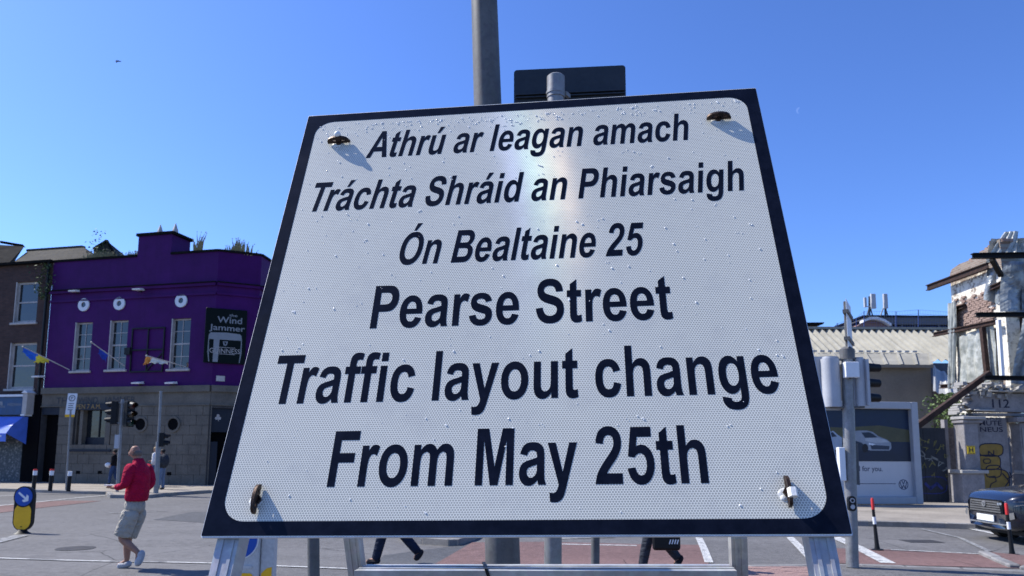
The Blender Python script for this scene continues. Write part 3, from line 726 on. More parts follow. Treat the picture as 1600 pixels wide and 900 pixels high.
# ================================================================== KEEP LEFT BOLLARDS
def arrow_pts(cx, cy, L, w, hw, ang):
    pts = [(-L/2, -w/2), (L/2 - hw*0.7, -w/2), (L/2 - hw*0.9, -hw*0.62), (L/2 - hw * 0.45, -hw*0.62), (L/2, 0), (L/2 - hw*0.45, hw*0.62), (L/2 - hw*0.9, hw*0.62), (L/2 - hw*0.7, w/2), (-L/2, w/2)]
    ca, sa = math.cos(R(ang)), math.sin(R(ang))
    return [(cx + x * ca - y * sa, cy + x * sa + y * ca) for x, y in pts]
# far one: flat yellow pill with blue disc
b = G(34, 833.5); Yb = b.y; kpx = Yb / 1149
root = thing('traffic_bollard', b, 'yellow keep left bollard with a blue arrow disc standing in the road', 'bollard', 'keep left bollards')
T, _, _ = frameT((b.x - 0.5, b.y + 0.03), (b.x + 0.5, b.y - 0.03))
ww = 15.2 * kpx; ht = 71 * kpx
mb = MB(); mb.shape([rrect(0.5 - ww, 0.05, 0.5 + ww, ht, ww * 0.98, 14)], -0.06, 0.02, flat(T)); bevel(mb.build('shell', MAT['black'], root), 0.006)
mb = MB(); mb.shape([rrect(0.5 - ww * 0.88, 0.068, 0.5 + ww * 0.88, ht * 0.64, ww * 0.86, 12)], 0.02, 0.026, flat(T)); mb.build('yellow_panel', MAT['yellow'], root)
mb = MB(); disc(mb, T, 0.5, ht - ww * 1.02, ww * 1.06, 0.021, 0.03); mb.build('disc_rim', MAT['black'], root)
mb = MB(); disc(mb, T, 0.5, ht - ww * 1.02, ww * 0.93, 0.03, 0.034); dk = mb.build('arrow_disc', MAT['blue'], root)
mb = MB(); mb.shape([arrow_pts(0.5, ht - ww * 1.02, ww * 1.35, ww * 0.2, ww * 0.62, -38)], 0.034, 0.037, flat(T)); mb.build('arrow', MAT['white'], dk)
mb = MB(); mb.tube([b, b + Vector((0, 0, 0.03)), b + Vector((0, 0, 0.08))], [0.16, 0.11, 0.07], 16); mb.build('base', MAT['black'], root, smooth=True, auto=40)
mb = MB(); mb.box((0.475, 0.026, 0.125), (0.51, 0.029, 0.14), T); mb.build('label_plate', MAT['black'], root)
# near one: boxy white shell, only its lower half shows under the sign
Yn = 6.1; c = P(374, 843, Yn); kn_ = Yn / 1149
base = Vector((c.x, Yn + 0.1, 0))
root = thing('traffic_bollard', base, 'white boxy keep left bollard with yellow panels below the left of the sign', 'bollard', 'keep left bollards')
T, _, _ = frameT((c.x - 1, Yn), (c.x + 1, Yn))
hw = 31 * kn_
MAT['shell'] = mat('grubby_white_plastic', (0.5, 0.49, 0.47), 0.5, var=0.15, scale=5)
mb = MB()
mb.box((1 - hw, -0.14, 0.06), (1 + hw, 0, 1.02), T); mb.shape([[(1 - hw, 1.02), (1 + hw, 1.02), (1 + hw * 0.7, 1.12), (1 - hw * 0.7, 1.12)]], -0.14, 0, flat(T))
bevel(mb.build('shell', MAT['shell'], root), 0.02, 3)
mb = MB(); mb.box((1 + hw + 0.002, -0.13, 0.06), (1 + hw + 0.11, -0.03, 1.0), T); bevel(mb.build('side_panel', MAT['shell'], root), 0.012)
mb = MB(); mb.shape([rrect(1 - hw * 0.78, 0.14, 1 + hw * 0.74, 0.665, 0.03)], 0.002, 0.008, flat(T)); mb.build('yellow_panel', MAT['yellow'], root)
mb = MB(); mb.shape([[(1 + hw + 0.016, 0.14), (1 + hw + 0.1, 0.14), (1 + hw + 0.1, 0.71), (1 + hw + 0.06, 0.7), (1 + hw + 0.016, 0.66)]], -0.028, -0.024, flat(T)); mb.build('yellow_panel', MAT['yellow'], root)
mb = MB(); disc(mb, T, 1, c.z, 30 * kn_, 0.001, 0.006, 36); mb.build('disc_rim', MAT['white'], root)
mb = MB(); disc(mb, T, 1, c.z, 28 * kn_, 0.006, 0.012, 36); dk = mb.build('arrow_disc', MAT['blue'], root)
mb = MB(); mb.shape([arrow_pts(0.995, c.z, 38 * kn_, 6.5 * kn_, 18 * kn_, -128)], 0.012, 0.014, flat(T)); mb.build('arrow', MAT['white'], dk)
mb = MB(); mb.shape([rrect(1 - hw * 0.6, 0.70, 1 + hw * 0.7, 0.725, 0.01)], 0.001, 0.01, flat(T)); mb.build('handle', MAT['shell'], root)
mb = MB(); mb.box((1 - hw - 0.03, -0.2, 0), (1 + hw + 0.13, 0.04, 0.06), T); bevel(mb.build('base', MAT['black'], root), 0.01)

# ================================================================== PUB
ZP = 0.112
A = P(56, 752, 35.0); B = P(322, 757, 32.8)
T1, F1, L1 = frameT(A, B)
C_ = P(392, 757, 33.6); T2, F2, L2 = frameT(B, C_)
D_ = Vector((C_.x + 0.9, 47, 0)); T3, F3, L3_ = frameT(C_, D_)
zpar = F1(62, 412)[1]; zpar = (zpar + F1(318, 394)[1]) / 2
zcor = F1(320, 447)[1]; zstr = (F1(60, 608)[1] + F1(320, 601)[1]) / 2
pub = thing('pub_building', Vector((A.x, A.y, ZP)), 'purple painted corner pub with white sash windows over a grey stone ground floor', 'pub')
def paintwall(name, col):
    t = NT(name); big = t.noise(0.8, 6, 0.7); fine = t.noise(25, 3, 0.7)
    st = t.noise(1, 5, 0.75, t.n('ShaderNodeMapping', {'Vector': t.tc.outputs['Object'], 'Scale': (3.5, 3.5, 0.35)}).outputs[0])
    c = t.mix(t.maprange(big, 0.3, 0.7), c4(sc3(col, 0.8)), c4(sc3(col, 1.2)))
    c = t.mix(t.maprange(st, 0.5, 0.8, 0, 0.4), c, c4(sc3(col, 0.6)))
    c = t.mix(t.maprange(t.noise(9, 6, 0.8), 0.66, 0.78, 0, 0.5), c, (0.22, 0.2, 0.24, 1))
    sep = t.n('ShaderNodeSeparateXYZ', {0: t.tc.outputs['Object']})
    bv = t.n('ShaderNodeCombineXYZ', {0: sep.outputs[0], 1: sep.outputs[2]}).outputs[0]
    br = t.n('ShaderNodeTexBrick', {'Vector': bv, 'Scale': 1.0, 'Brick Width': 0.23, 'Row Height': 0.078, 'Mortar Size': 0.006})
    t.base(c); t.b.inputs['Roughness'].default_value = 0.6; t.b.inputs['Specular IOR Level'].default_value = 0.12
    t.bump(t.math('SUBTRACT', fine, t.math('MULTIPLY', br.outputs['Fac'], 0.9)), 0.3, 0.012)
    return t.m
MAT['purple'] = paintwall('purple_paint', (0.056, 0.0065, 0.092))
MAT['purple_dark'] = mat('dark_purple_trim', (0.03, 0.014, 0.06), 0.7, var=0.3)
MAT['ashlar'] = mat('limestone_block', (0.135, 0.12, 0.098), 0.85, var=0.3, scale=1.2, fine=18, bump=0.35)
MAT['ashlar_joint'] = mat('stone_joint', (0.06, 0.058, 0.06), 0.9)
MAT['trim'] = mat('weathered_white_trim', (0.44, 0.41, 0.38), 0.7, var=0.2, scale=3)
MAT['dark'] = mat('dark_interior', (0.003, 0.003, 0.004), 0.9, var=0.2, spec=0.1)
MAT['navy'] = mat('navy_paint', (0.006, 0.010, 0.022), 0.5, var=0.15, spec=0.3)
MAT['slate'] = mat('dark_coping', (0.012, 0.0115, 0.011), 0.9, var=0.4, spec=0.04)
def px_rect(F, x0, y0, x1, y1):
    a = F(x0, y0); b = F(x1, y1); return (min(a[0], b[0]), max(a[0], b[0]), min(a[1], b[1]), max(a[1], b[1]))
wins = [px_rect(F1, 118.5, 504, 139.5, 579), px_rect(F1, 173, 501, 195.5, 577), px_rect(F1, 269, 498, 294, 576)]
mb = MB(); wall_holes(mb, T1, 0, L1, zstr, zpar, wins, 0.22)
mb.build('wall', MAT['purple'], pub)
mb = MB(); mb.quad(T2(0,0,zstr), T2(L2,0,zstr), T2(L2,0,zpar), T2(0,0,zpar)); mb.build('wall', MAT['purple'], pub)
mb = MB(); mb.quad(T3(0,0,ZP), T3(L3_,0,ZP), T3(L3_,0,zpar), T3(0,0,zpar)); mb.build('wall', MAT['purple'], pub)
mb = MB(); mb.quad(T1(0,-0.3,zpar-.2), T1(L1,-0.3,zpar-.2), C_+Vector((-0.4,0.4,zpar-.2-C_.z)), D_+Vector((-.4,0,zpar-.2)), T1(0,-12,zpar-.2)); mb.build('roof', MAT['slate'], pub)
mb = MB(); mb.quad(T1(0,0,0), T1(0,0,zpar), T1(0,-12,zpar), T1(0,-12,0)); mb.build('wall', MAT['purple'], pub)
# coping and cornices
for zz, h_, o_, mt, nm in ((zpar, 0.10, 0.07, 'slate', 'coping'), (zcor, 0.13, 0.12, 'purple', 'cornice'), (zcor + 0.13, 0.045, 0.18, 'slate', 'cornice_ledge'), (zcor - 0.42, 0.10, 0.07, 'purple', 'cornice')):
    mb = MB()
    if nm == 'coping':
        s0, s1 = F1(215, 380)[0], F1(269, 380)[0]
        mb.box((0, -0.25, zz), (s0, o_, zz + h_), T1); mb.box((s1, -0.25, zz), (L1, o_, zz + h_), T1)
    else: mb.box((0, 0, zz), (L1, o_, zz + h_), T1)
    mb.box((0, -0.2 if nm == 'coping' else 0, zz), (L2, o_, zz + h_), T2); mb.box((0, -0.2 if nm == 'coping' else 0, zz), (L3_, o_, zz + h_), T3)
    mb.build(nm, MAT[mt], pub)
# raised parapet block (chimney)
s0, s1 = F1(216, 380)[0], F1(268, 380)[0]; zc = F1(250, 367)[1]
mb = MB(); mb.box((s0, -1.3, zpar - 0.05), (s1, -0.003, zc), T1); ch = mb.build('chimney', MAT['purple'], pub)
mb = MB(); mb.box((s0 - 0.08, -1.38, zc), (s1 + 0.12, 0.08, zc + 0.13), T1); mb.build('chimney_cap', MAT['slate'], ch)
for px_ in (236, 248, 260):
    s = F1(px_, 360)[0]; mb = MB(); mb.tube([T1(s, -0.6, zc + 0.13), T1(s, -0.6, zc + 0.2)], 0.16, 12)
    mb.build('chimney_pot', MAT['slate'], ch, smooth=True, auto=40)
    if px_ != 248:
        mb = MB(); mb.tube([T1(s, -0.6, zc + 0.2), T1(s, -0.6, zc + 0.40), T1(s, -0.6, zc + 0.72)], [0.17, 0.13, 0.015], 8); mb.build('chimney_cowl', MAT['trim'], ch)
# sash windows
def sash(parent, T, r, bars=(1, 3), reveal=0.13, col='trim', sill=True, curtain=True, ft=0.075):
    a, b, c, d = r
    mb = MB()
    mb.box((a, -reveal - 0.06, c), (a + ft, -reveal, d), T); mb.box((b - ft, -reveal - 0.06, c), (b, -reveal, d), T)
    mb.box((a + ft, -reveal - 0.06, d - ft), (b - ft, -reveal, d), T); mb.box((a + ft, -reveal - 0.06, c), (b - ft, -reveal, c + ft), T)
    fr = mb.build('window', MAT[col], parent)
    mz = (c + d) / 2
    mb = MB(); mb.box((a + ft, -reveal - 0.05, mz - 0.035), (b - ft, -reveal - 0.004, mz + 0.035), T)
    nx, nz = bars
    for i in range(1, nx + 1): 
        x = a + ft + (b - a - 2 * ft) * i / (nx + 1); mb.box((x - 0.014, -reveal - 0.045, c + ft), (x + 0.014, -reveal - 0.008, mz - 0.035), T); mb.box((x - 0.014, -reveal - 0.045, mz + 0.035), (x + 0.014, -reveal - 0.008, d - ft), T)
    for j in range(1, nz + 1):
        z = c + (d - c) * j / (nz + 1)
        if abs(z - mz) > 0.05: mb.box((a + ft, -reveal - 0.043, z - 0.014), (b - ft, -reveal - 0.01, z + 0.014), T)
    mb.build('glazing_bar', MAT[col], fr)
    mb = MB(); mb.box((a + ft, -reveal - 0.04, c + ft), (b - ft, -reveal - 0.034, d - ft), T); mb.build('pane', MAT['pane'], fr)
    if sill:
        mb = MB(); mb.box((a - 0.12, -reveal, c - 0.11), (b + 0.1, 0.1, c - 0.005), T); bevel(mb.build('sill', MAT['trim'], fr), 0.015, 1)
    # painted reveal lining on the left side
    mb = MB(); mb.box((a + 0.002, -reveal, c), (a + 0.05, 0.012, d - 0.002), T); mb.build('reveal', MAT[col], fr)
    return fr
for r in wins: sash(pub, T1, r)
# little round windows with white surrounds
for px_, py_ in ((132, 476.5), (187.5, 474.5), (284, 470)):
    s, z = F1(px_, py_); mb = MB(); ring(mb, T1, s, z, 0.13, 0.31, 0.002, 0.07); rr = mb.build('round_window', MAT['white'], pub)
    mb = MB(); disc(mb, T1, s, z, 0.135, -0.0, 0.02); mb.build('pane', MAT['pane'], rr)
# flood lamps on the wall
for px_, py_ in ((122, 457), (221, 454.5), (220, 600), (272, 600), (65, 590)):
    s, z = F1(px_, py_); mb = MB()
    mb.shape([[(-0.0, 0), (0.34, -0.02), (0.36, 0.04), (0.05, 0.10)]], -0.3, 0.3, lambda x, y, d: T1(s + d * 0.7, 0.02 + x, z + y))
    lm = mb.build('wall_lamp', MAT['white'], pub); lm['label'] = 'pale wall lamp with an angled hood'
    mb = MB(); mb.box((s - 0.04, 0, z - 0.07), (s + 0.04, 0.06, z), T1); mb.build('bracket', MAT['black'], lm)
# dark wrought frame beside the right window
a0 = F1(208, 513); a1 = F1(255, 581); mb = MB(); t_ = 0.055
x0, x1, z0_, z1_ = a0[0], a1[0], a1[1], a0[1]; mz = (z0_ + z1_) / 2; mx = x0 + (x1 - x0) * 0.5
mb.box((x0, 0.02, z0_), (x0 + t_, 0.07, z1_), T1); mb.box((x1 - t_, 0.02, z0_), (x1, 0.07, z1_), T1)
mb.box((x0 + t_, 0.02, z1_ - t_), (x1 - t_, 0.07, z1_), T1); mb.box((x0 + t_, 0.02, z0_), (x1 - t_, 0.07, z0_ + t_), T1)
mb.box((x0 + t_, 0.022, mz - t_/2), (x1 - t_, 0.068, mz + t_/2), T1); mb.box((mx - t_/2, 0.024, z0_ + t_), (mx + t_/2, 0.066, z1_ - t_), T1)
mb.bar(T1(mx, 0.045, z0_ + 0.05), T1(x1 - 0.05, 0.045, mz - 0.15), 0.04, 0.05)
mb.box((x0 - 0.3, 0.01, mz - 0.2), (x0, 0.12, mz + 0.12), T1)
fr_ = mb.build('iron_frame', MAT['black'], pub)
# ground floor: backing wall with openings, stone blocks set on it
door1 = px_rect(F1, 66, 636, 84, 760); win1 = px_rect(F1, 117, 641, 172, 702); door1 = (door1[0], door1[1], 0.0, door1[3])
mb = MB(); wall_holes(mb, T1, 0, L1, 0.0, zstr, [door1, win1], 0.4); mb.build('wall', MAT['ashlar_joint'], pub)
door2 = px_rect(F2, 322, 637, 366, 760); door2 = (0.08, door2[1], 0.0, door2[3])
mb = MB(); wall_holes(mb, T2, 0, L2, 0.0, zstr, [door2], 0.5); mb.build('wall', MAT['ashlar_joint'], pub)
zf0, zf1 = F1(200, 633)[1], F1(200, 614)[1]          # fascia band with the name
ports = [F1(221, 663), F1(272, 663)]
def blocks(T, s0, s1, z0, z1, holes, wide=0.62, rows=8, rounds=(), o=0.035):
    rh = (z1 - z0) / rows; rnd2 = random.Random(int(s1 * 100))
    for j in range(rows):
        za, zb = z0 + rh * j, z0 + rh * (j + 1)
        zm = (za + zb) / 2
        cuts = [s0, s1] + [e for h in holes if h[2] < zm < h[3] for e in (max(s0, h[0]), min(s1, h[1]))]
        cuts = sorted(set(cuts))
        for a, b in zip(cuts, cuts[1:]):
            if any(h[0] <= (a + b) / 2 <= h[1] and h[2] < zm < h[3] for h in holes) or b - a < 0.06: continue
            n = max(1, round((b - a) / wide)); st = (b - a) / n; off = st * 0.5 * (j % 2) if n > 1 else 0
            es = [a] + [a + off + st * i for i in range(0 if off else 1, n) if a + off + st * i > a + 0.1] + [b]
            for e0, e1 in zip(es, es[1:]):
                if e1 - e0 < 0.05: continue
                oo = o + rnd2.uniform(-0.006, 0.006)
                mb = MB(); mb.box((e0 + 0.008, 0.0, za + 0.008), (e1 - 0.008, oo, zb - 0.008), T); bl = mb.build('stone_block', MAT['ashlar'], pub)
blocks(T1, 0.02, L1 - 0.02, ZP, zf0 - 0.05, [door1, win1], 0.62, 8)
blocks(T2, 0.02, L2 - 0.02, ZP, zf0 - 0.05, [(0, 0, 0, 0), door2], 0.5, 8)
mb = MB(); mb.box((0, 0, zf0 - 0.05), (L1, 0.08, zf0), T1); mb.box((0, 0, zf0 - 0.05), (L2, 0.08, zf0), T2); mb.build('string_course', MAT['ashlar'], pub)
mb = MB(); mb.box((0, 0, zf0), (L1, 0.03, zf1), T1); mb.box((0, 0, zf0), (L2, 0.03, zf1), T2); mb.build('fascia', MAT['ashlar'], pub)
mb = MB(); mb.box((0, 0, zf1), (L1, 0.14, zstr), T1); mb.box((0, 0, zf1), (L2, 0.14, zstr), T2); mb.build('string_course', MAT['ashlar'], pub)
MAT['letter'] = mat('dark_stone_letter', (0.055, 0.055, 0.062), 0.7)
sa, sb_ = F1(89, 627)[0], F1(213, 622)[0]
for tx_, u0_, u1_ in (('THE', 0.0, 0.20), ('WIND', 0.28, 0.53), ('JAMMER', 0.61, 1.0)):
    mb = MB(); words(mb, tx_, flat(T1), sa + (sb_ - sa) * u0_, zf0 + 0.09, (zf1 - zf0) * 0.55, width=(sb_ - sa) * (u1_ - u0_), depth=0.045); mb.build('lettering', MAT['letter'], pub)
# door, window and portholes
mb = MB(); mb.box((door1[0], -0.38, 0.05), (door1[1], -0.33, door1[3]), T1); dd1 = mb.build('door', MAT['dark'], pub)
zt = F1(75, 648)[1]; mb = MB(); mb.box((door1[0] - 0.05, -0.2, zt), (door1[1] + 0.08, -0.02, door1[3] - 0.005), T1); mb.build('transom', MAT['navy'], dd1)
s_, z_ = F1(82, 691); mb = MB(); mb.sphere(tuple(T1(door1[1] - 0.2, -0.3, z_)), 0.04, 8, 6); mb.build('handle', MAT['galv'], dd1, smooth=True)
a, b, c, d = win1
mb = MB(); mb.box((a - 0.15, 0.036, d), (b + 0.15, 0.14, d + 0.30), T1); bd = mb.build('window_board', MAT['navy'], pub)
gold = mat('gold_leaf', (0.32, 0.2, 0.06), 0.5)
sa, sb_ = F1(116, 640)[0], F1(161, 640)[0]
mb = MB(); words(mb, 'OPEN 7 A.M.', flat(T1), sa, d + 0.05, 0.22, width=sb_ - sa, depth=0.006, base=0.14); mb.build('lettering', gold, bd)
mb = MB(); xs_ = [a, a + (b - a) * 0.16, a + (b - a) * 0.24, a + (b - a) * 0.9, b]
mb.box((a, -0.3, c), (a + 0.07, -0.1, d), T1); mb.box((xs_[1], -0.3, c), (xs_[2], 0.02, d), T1); mb.box((b - 0.35, -0.3, c), (b - 0.08, 0.0, d), T1)
wf = mb.build('window', MAT['ashlar'], pub)
mb = MB(); mb.box((a, -0.28, c), (b, -0.25, d), T1); mb.build('pane', MAT['pane'], wf)
mb = MB(); mb.box((xs_[2], -0.24, c), (b - 0.36, -0.22, c + 0.55), T1); mb.build('lower_panel', MAT['navy'], wf)
mb = MB()
for q in (0.45, 0.85): x = xs_[2] + (b - xs_[2]) * q; mb.box((x - 0.03, -0.248, c + 0.56), (x + 0.03, -0.21, d), T1)
mb.build('glazing_bar', MAT['black'], wf)
mb = MB(); mb.box((a - 0.1, -0.1, c - 0.12), (b + 0.1, 0.09, c - 0.004), T1); mb.build('sill', MAT['navy'], wf)
for s, z in ports:
    mb = MB(); ring(mb, T1, s, z, 0.27, 0.36, 0.03, 0.085); rr = mb.build('porthole', MAT['ashlar'], pub)
    mb = MB(); disc(mb, T1, s, z, 0.28, 0.02, 0.05); mb.build('pane', MAT['dark'], rr)
for px_, py_ in ((123, 738), (157, 738), (265, 740)):
    s, z = F1(px_, py_); mb = MB(); mb.box((s - 0.11, 0.02, z - 0.07), (s + 0.11, 0.05, z + 0.07), T1); mb.build('air_vent', MAT['dark'], pub)
# corner door with emblem
a, b, c, d = door2
mb = MB(); mb.box((a, -0.48, 0.05), (b, -0.42, d), T2); dr = mb.build('door', MAT['dark'], pub)
zt = F2(345, 675)[1]; mb = MB(); mb.box((a + 0.002, -0.22, zt), (b - 0.002, -0.14, d - 0.002), T2); tb = mb.build('door_board', MAT['navy'], pub)
s, z = F2(341, 652); mb = MB()
for k in range(3):
    an = R(90 + 120 * k); disc(mb, T2, s + 0.075 * math.cos(an), z + 0.075 * math.sin(an), 0.068, -0.139, -0.13 + 0.001 * k, 14)
mb.shape([[(s - 0.012, z), (s + 0.012, z), (s + 0.04, z - 0.17), (s + 0.01, z - 0.17)]], -0.139, -0.131, flat(T2)); mb.build('shamrock', MAT['trim'], tb)
s0_, _z = F2(318, 700); mb = MB(); mb.box((a, -0.40, 0.1), (a + 0.3, -0.06, F2(325, 690)[1]), T2); mb.build('door_leaf', MAT['navy'], pub)
# hanging board on the chamfer
bq = px_rect(F2, 322, 481, 382, 570)
board = thing('pub_sign_board', T2(bq[0], 0, bq[2]), 'dark green pub board with pale lettering and a painted pint on the chamfered corner', 'pub sign')
MAT['board'] = mat('board_dark_green', (0.006, 0.010, 0.010), 0.5, var=0.15, spec=0.06)
MAT['cream'] = mat('painted_cream', (0.24, 0.25, 0.26), 0.5, var=0.1)
mb = MB(); mb.box((bq[0], 0.02, bq[2]), (bq[1], 0.14, bq[3]), T2); bevel(mb.build('panel', MAT['board'], board), 0.02, 1)
bw, bh = bq[1] - bq[0], bq[3] - bq[2]
def fb(u, v): return (bq[0] + u * bw, bq[2] + v * bh)
mb = MB()
for tx, u, v, w_, h_ in (('the', .56, .865, .2, .05), ('Wind', .28, .74, .60, .115), ('Jammer', .10, .60, .86, .105)):
    mb = MB(); x, y = fb(u, v); words(mb, tx, flat(T2), x, y, h_ * bh, width=w_ * bw, depth=0.006, base=0.14, bold=0.012); mb.build('lettering', MAT['cream'], board)
mb = MB(); hd = [fb(.09, .43), fb(.90, .43), fb(.885, .52), fb(.84, .55), fb(.5, .565), fb(.14, .55), fb(.10, .52)]
mb.shape([hd], 0.141, 0.147, flat(T2))
gl = [fb(.09, .43), fb(.11, .43), fb(.115, .2), fb(.14, .02), fb(.12, .02), fb(.085, .2)]; mb.shape([gl], 0.141, 0.146, flat(T2))
gl = [fb(.90, .43), fb(.88, .43), fb(.875, .2), fb(.85, .02), fb(.87, .02), fb(.905, .2)]; mb.shape([gl], 0.141, 0.146, flat(T2))
mb.shape([[fb(.22, .43), fb(.36, .43), fb(.34, .02), fb(.22, .02)]], 0.141, 0.1435, flat(T2))
mb.shape([[fb(.44, .40), fb(.56, .40), fb(.545, .34), fb(.50, .315), fb(.455, .34)], [fb(.47, .385), fb(.53, .385), fb(.515, .345), fb(.49, .345)]], 0.144, 0.149, flat(T2))
mb.build('painted_pint', MAT['cream'], board)
mb = MB(); x, y = fb(.13, .185); words(mb, 'GUINNESS', flat(T2), x, y, 0.085 * bh, width=.74 * bw, depth=0.009, base=0.141, bold=0.0)
for vv in (.285, .165): x0_, y0_ = fb(.25, vv); x1_, y1_ = fb(.75, vv + .008); mb.box((x0_, 0.142, y0_), (x1_, 0.148, y1_), T2)
mb.build('lettering', MAT['trim'], board)
pq = px_rect(F2, 338, 587, 351, 596); mb = MB(); mb.box((pq[0], 0.005, pq[2]), (pq[1], 0.03, pq[3]), T2); mb.build('name_plate', MAT['trim'], pub)
# flags on slanted poles
def flag(label, base_px, tip_px, cols, out=1.2, spots=()):
    s, z = F1(*base_px); b = T1(s, 0.05, z)
    s2, z2 = F1(*tip_px, out); tpt = T1(s2, out, z2)
    root = thing('flag', b, label, 'flag', 'flags on slanted poles along the pub')
    mb = MB(); mb.tube([b, tpt], 0.022, 8); mb.sphere(tuple(tpt), 0.05, 8, 6); mb.build('pole', MAT['trim'], root, smooth=True, auto=50)
    d = (b - tpt); rnd2 = random.Random(len(label))
    for (u0, u1, wd, mt) in cols:
        mb = MB(); nU, nV = 10, 6; g = []
        for j in range(nV + 1):
            for i in range(nU + 1):
                u = u0 + (u1 - u0) * i / nU; p = tpt + d * u
                ww_ = wd[0] + (wd[1] - wd[0]) * i / nU
                p = p + Vector((-0.10 * j / nV * ww_ * 3, 0, -ww_ * j / nV)) + Vector((0, 1, 0)) * 0.06 * math.sin(j * 2.1 + i * 0.9) * (j / nV) + Vector((0, 0, 1)) * 0.035 * math.sin(i * 1.7 + j)
                g.append(p)
        f_ = [(j*(nU+1)+i, j*(nU+1)+i+1, (j+1)*(nU+1)+i+1, (j+1)*(nU+1)+i) for j in range(nV) for i in range(nU)]
        mb.add(g, f_); mb.build('cloth', mt, root, smooth=True)
cl_b = mat('flag_blue', (0.02, 0.13, 0.6), 0.7); cl_y = mat('flag_yellow', (0.75, 0.62, 0.06), 0.7); cl_o = mat('flag_orange', (0.75, 0.30, 0.06), 0.7); cl_w = mat('flag_white', (0.8, 0.8, 0.76), 0.7); cl_n = mat('flag_navy', (0.02, 0.05, 0.35), 0.7)
flag('blue and yellow flag furled along its pole by the drainpipe', (110, 578), (36, 542), [(0.02, 0.32, (0.22, 0.38), cl_b), (0.30, 0.56, (0.42, 0.12), cl_y)], 1.5)
flag('small dark blue flag hanging from the middle pole', (196, 572), (143, 535), [(0.25, 0.5, (0.25, 0.35), cl_n)], 1.2)
flag('orange and white flag at the end of the right hand pole', (291, 573), (229, 556), [(0.0, 0.14, (0.42, 0.22), cl_o), (0.12, 0.55, (0.26, 0.1), cl_w)], 1.2)

# ================================================================== BRICK HOUSE AND SHOP ON THE LEFT
def brickm(name, c1, c2, mortar, axis='x'):
    t = NT(name); sep = t.n('ShaderNodeSeparateXYZ', {0: t.tc.outputs['Object']})
    bv = t.n('ShaderNodeCombineXYZ', {0: sep.outputs[0 if axis == 'x' else 1], 1: sep.outputs[2]}).outputs[0]
    br = t.n('ShaderNodeTexBrick', {'Vector': bv, 'Scale': 1.0, 'Brick Width': 0.23, 'Row Height': 0.078, 'Mortar Size': 0.008, 'Color1': c4(c1), 'Color2': c4(c2), 'Mortar': c4(mortar)})
    c = t.mix(t.maprange(t.noise(0.9, 5, 0.7), 0.4, 0.7, 0, 0.5), br.outputs['Color'], c4(sc3(c1, 0.4)))
    t.base(c); t.b.inputs['Roughness'].default_value = 0.9
    t.bump(t.math('SUBTRACT', t.noise(30, 3), br.outputs['Fac']), 0.5, 0.012); return t.m
MAT['brick'] = brickm('brown_brick', (0.055, 0.025, 0.018), (0.09, 0.042, 0.03), (0.045, 0.038, 0.034))
A0 = T1(-14, 0.0, 0); TB, FB, LB = frameT(A0, T1(-0.0, 0.0, 0))
zeb = FB(20, 415)[1]
house = thing('brick_house', Vector((A0.x + 7, A0.y, ZP)), 'dark brown brick house with white sash windows left of the purple pub', 'house')
w1 = px_rect(FB, 26, 441, 56, 503); w2 = px_rect(FB, 17, 536, 52, 607)
w3 = (w1[0] - 3.4, w1[1] - 3.4, w1[2], w1[3]); w4 = (w2[0] - 3.4, w2[1] - 3.4, w2[2], w2[3])
zs0 = FB(20, 618)[1]
mb = MB(); wall_holes(mb, TB, 0, LB - 0.01, zs0, zeb, [w1, w2, w3, w4], 0.2); mb.build('wall', MAT['brick'], house)
for r in (w1, w2, w3, w4): sash(house, TB, r, bars=(0, 1), ft=0.11)
mb = MB(); mb.box((0, 0, zeb), (LB, 0.22, zeb + 0.12), TB); mb.build('gutter', MAT['slate'], house)
mb = MB(); sdp = LB - 0.18; mb.tube([TB(sdp, 0.1, zs0), TB(sdp, 0.1, zeb)], 0.06, 8); mb.build('drainpipe', MAT['black'], house)
def slatem():
    t = NT('roof_slate'); sep = t.n('ShaderNodeSeparateXYZ', {0: t.tc.outputs['Object']})
    bv = t.n('ShaderNodeCombineXYZ', {0: sep.outputs[0], 1: t.math('MULTIPLY', sep.outputs[2], 1.6)}).outputs[0]
    br = t.n('ShaderNodeTexBrick', {'Vector': bv, 'Scale': 1.0, 'Brick Width': 0.3, 'Row Height': 0.22, 'Mortar Size': 0.008, 'Color1': (0.038, 0.034, 0.028, 1), 'Color2': (0.06, 0.054, 0.043, 1), 'Mortar': (0.03, 0.03, 0.03, 1)})
    c = t.mix(t.maprange(t.noise(1.2, 5, 0.7), 0.45, 0.7, 0, 0.6), br.outputs['Color'], (0.075, 0.066, 0.045, 1))
    t.base(c); t.b.inputs['Roughness'].default_value = 0.85; t.b.inputs['Specular IOR Level'].default_value = 0.1; t.bump(t.math('SUBTRACT', t.noise(20, 3), br.outputs['Fac']), 0.6, 0.02); return t.m
MAT['slates'] = slatem()
# roofs behind the parapet
mb = MB(); e0, e1 = P(14, 415, 36.5), P(150, 412, 35.6); r0, r1 = P(44, 392, 40.5), P(131, 386, 39.5)
mb.quad(e0, e1, r1, r0); mb.quad(e1, P(165, 409, 41), r1); mb.quad(r0, r1, r1 + Vector((0, 5, -3)), r0 + Vector((0, 5, -3))); mb.build('roof', MAT['slates'], house)
mb = MB(); mb.bar(r0, r1, 0.25, 0.12); mb.build('ridge_tile', MAT['slates'], house)
mb = MB(); mb.quad(P(-200, 415, 36.5), P(12, 413, 36.5), P(38, 385, 40), P(-160, 372, 40)); mb.quad(P(12, 413, 36.5), P(20, 413, 40.5), P(38, 385, 40)); mb.build('roof', MAT['slate'], house)
mb = MB(); mb.quad(P(0, 380, 41), P(0, 376, 41), P(36, 382, 41), P(40, 387, 41)); mb.build('flashing', MAT['slate'], house)
mb = MB()                                             # small dormer gable behind the weeds
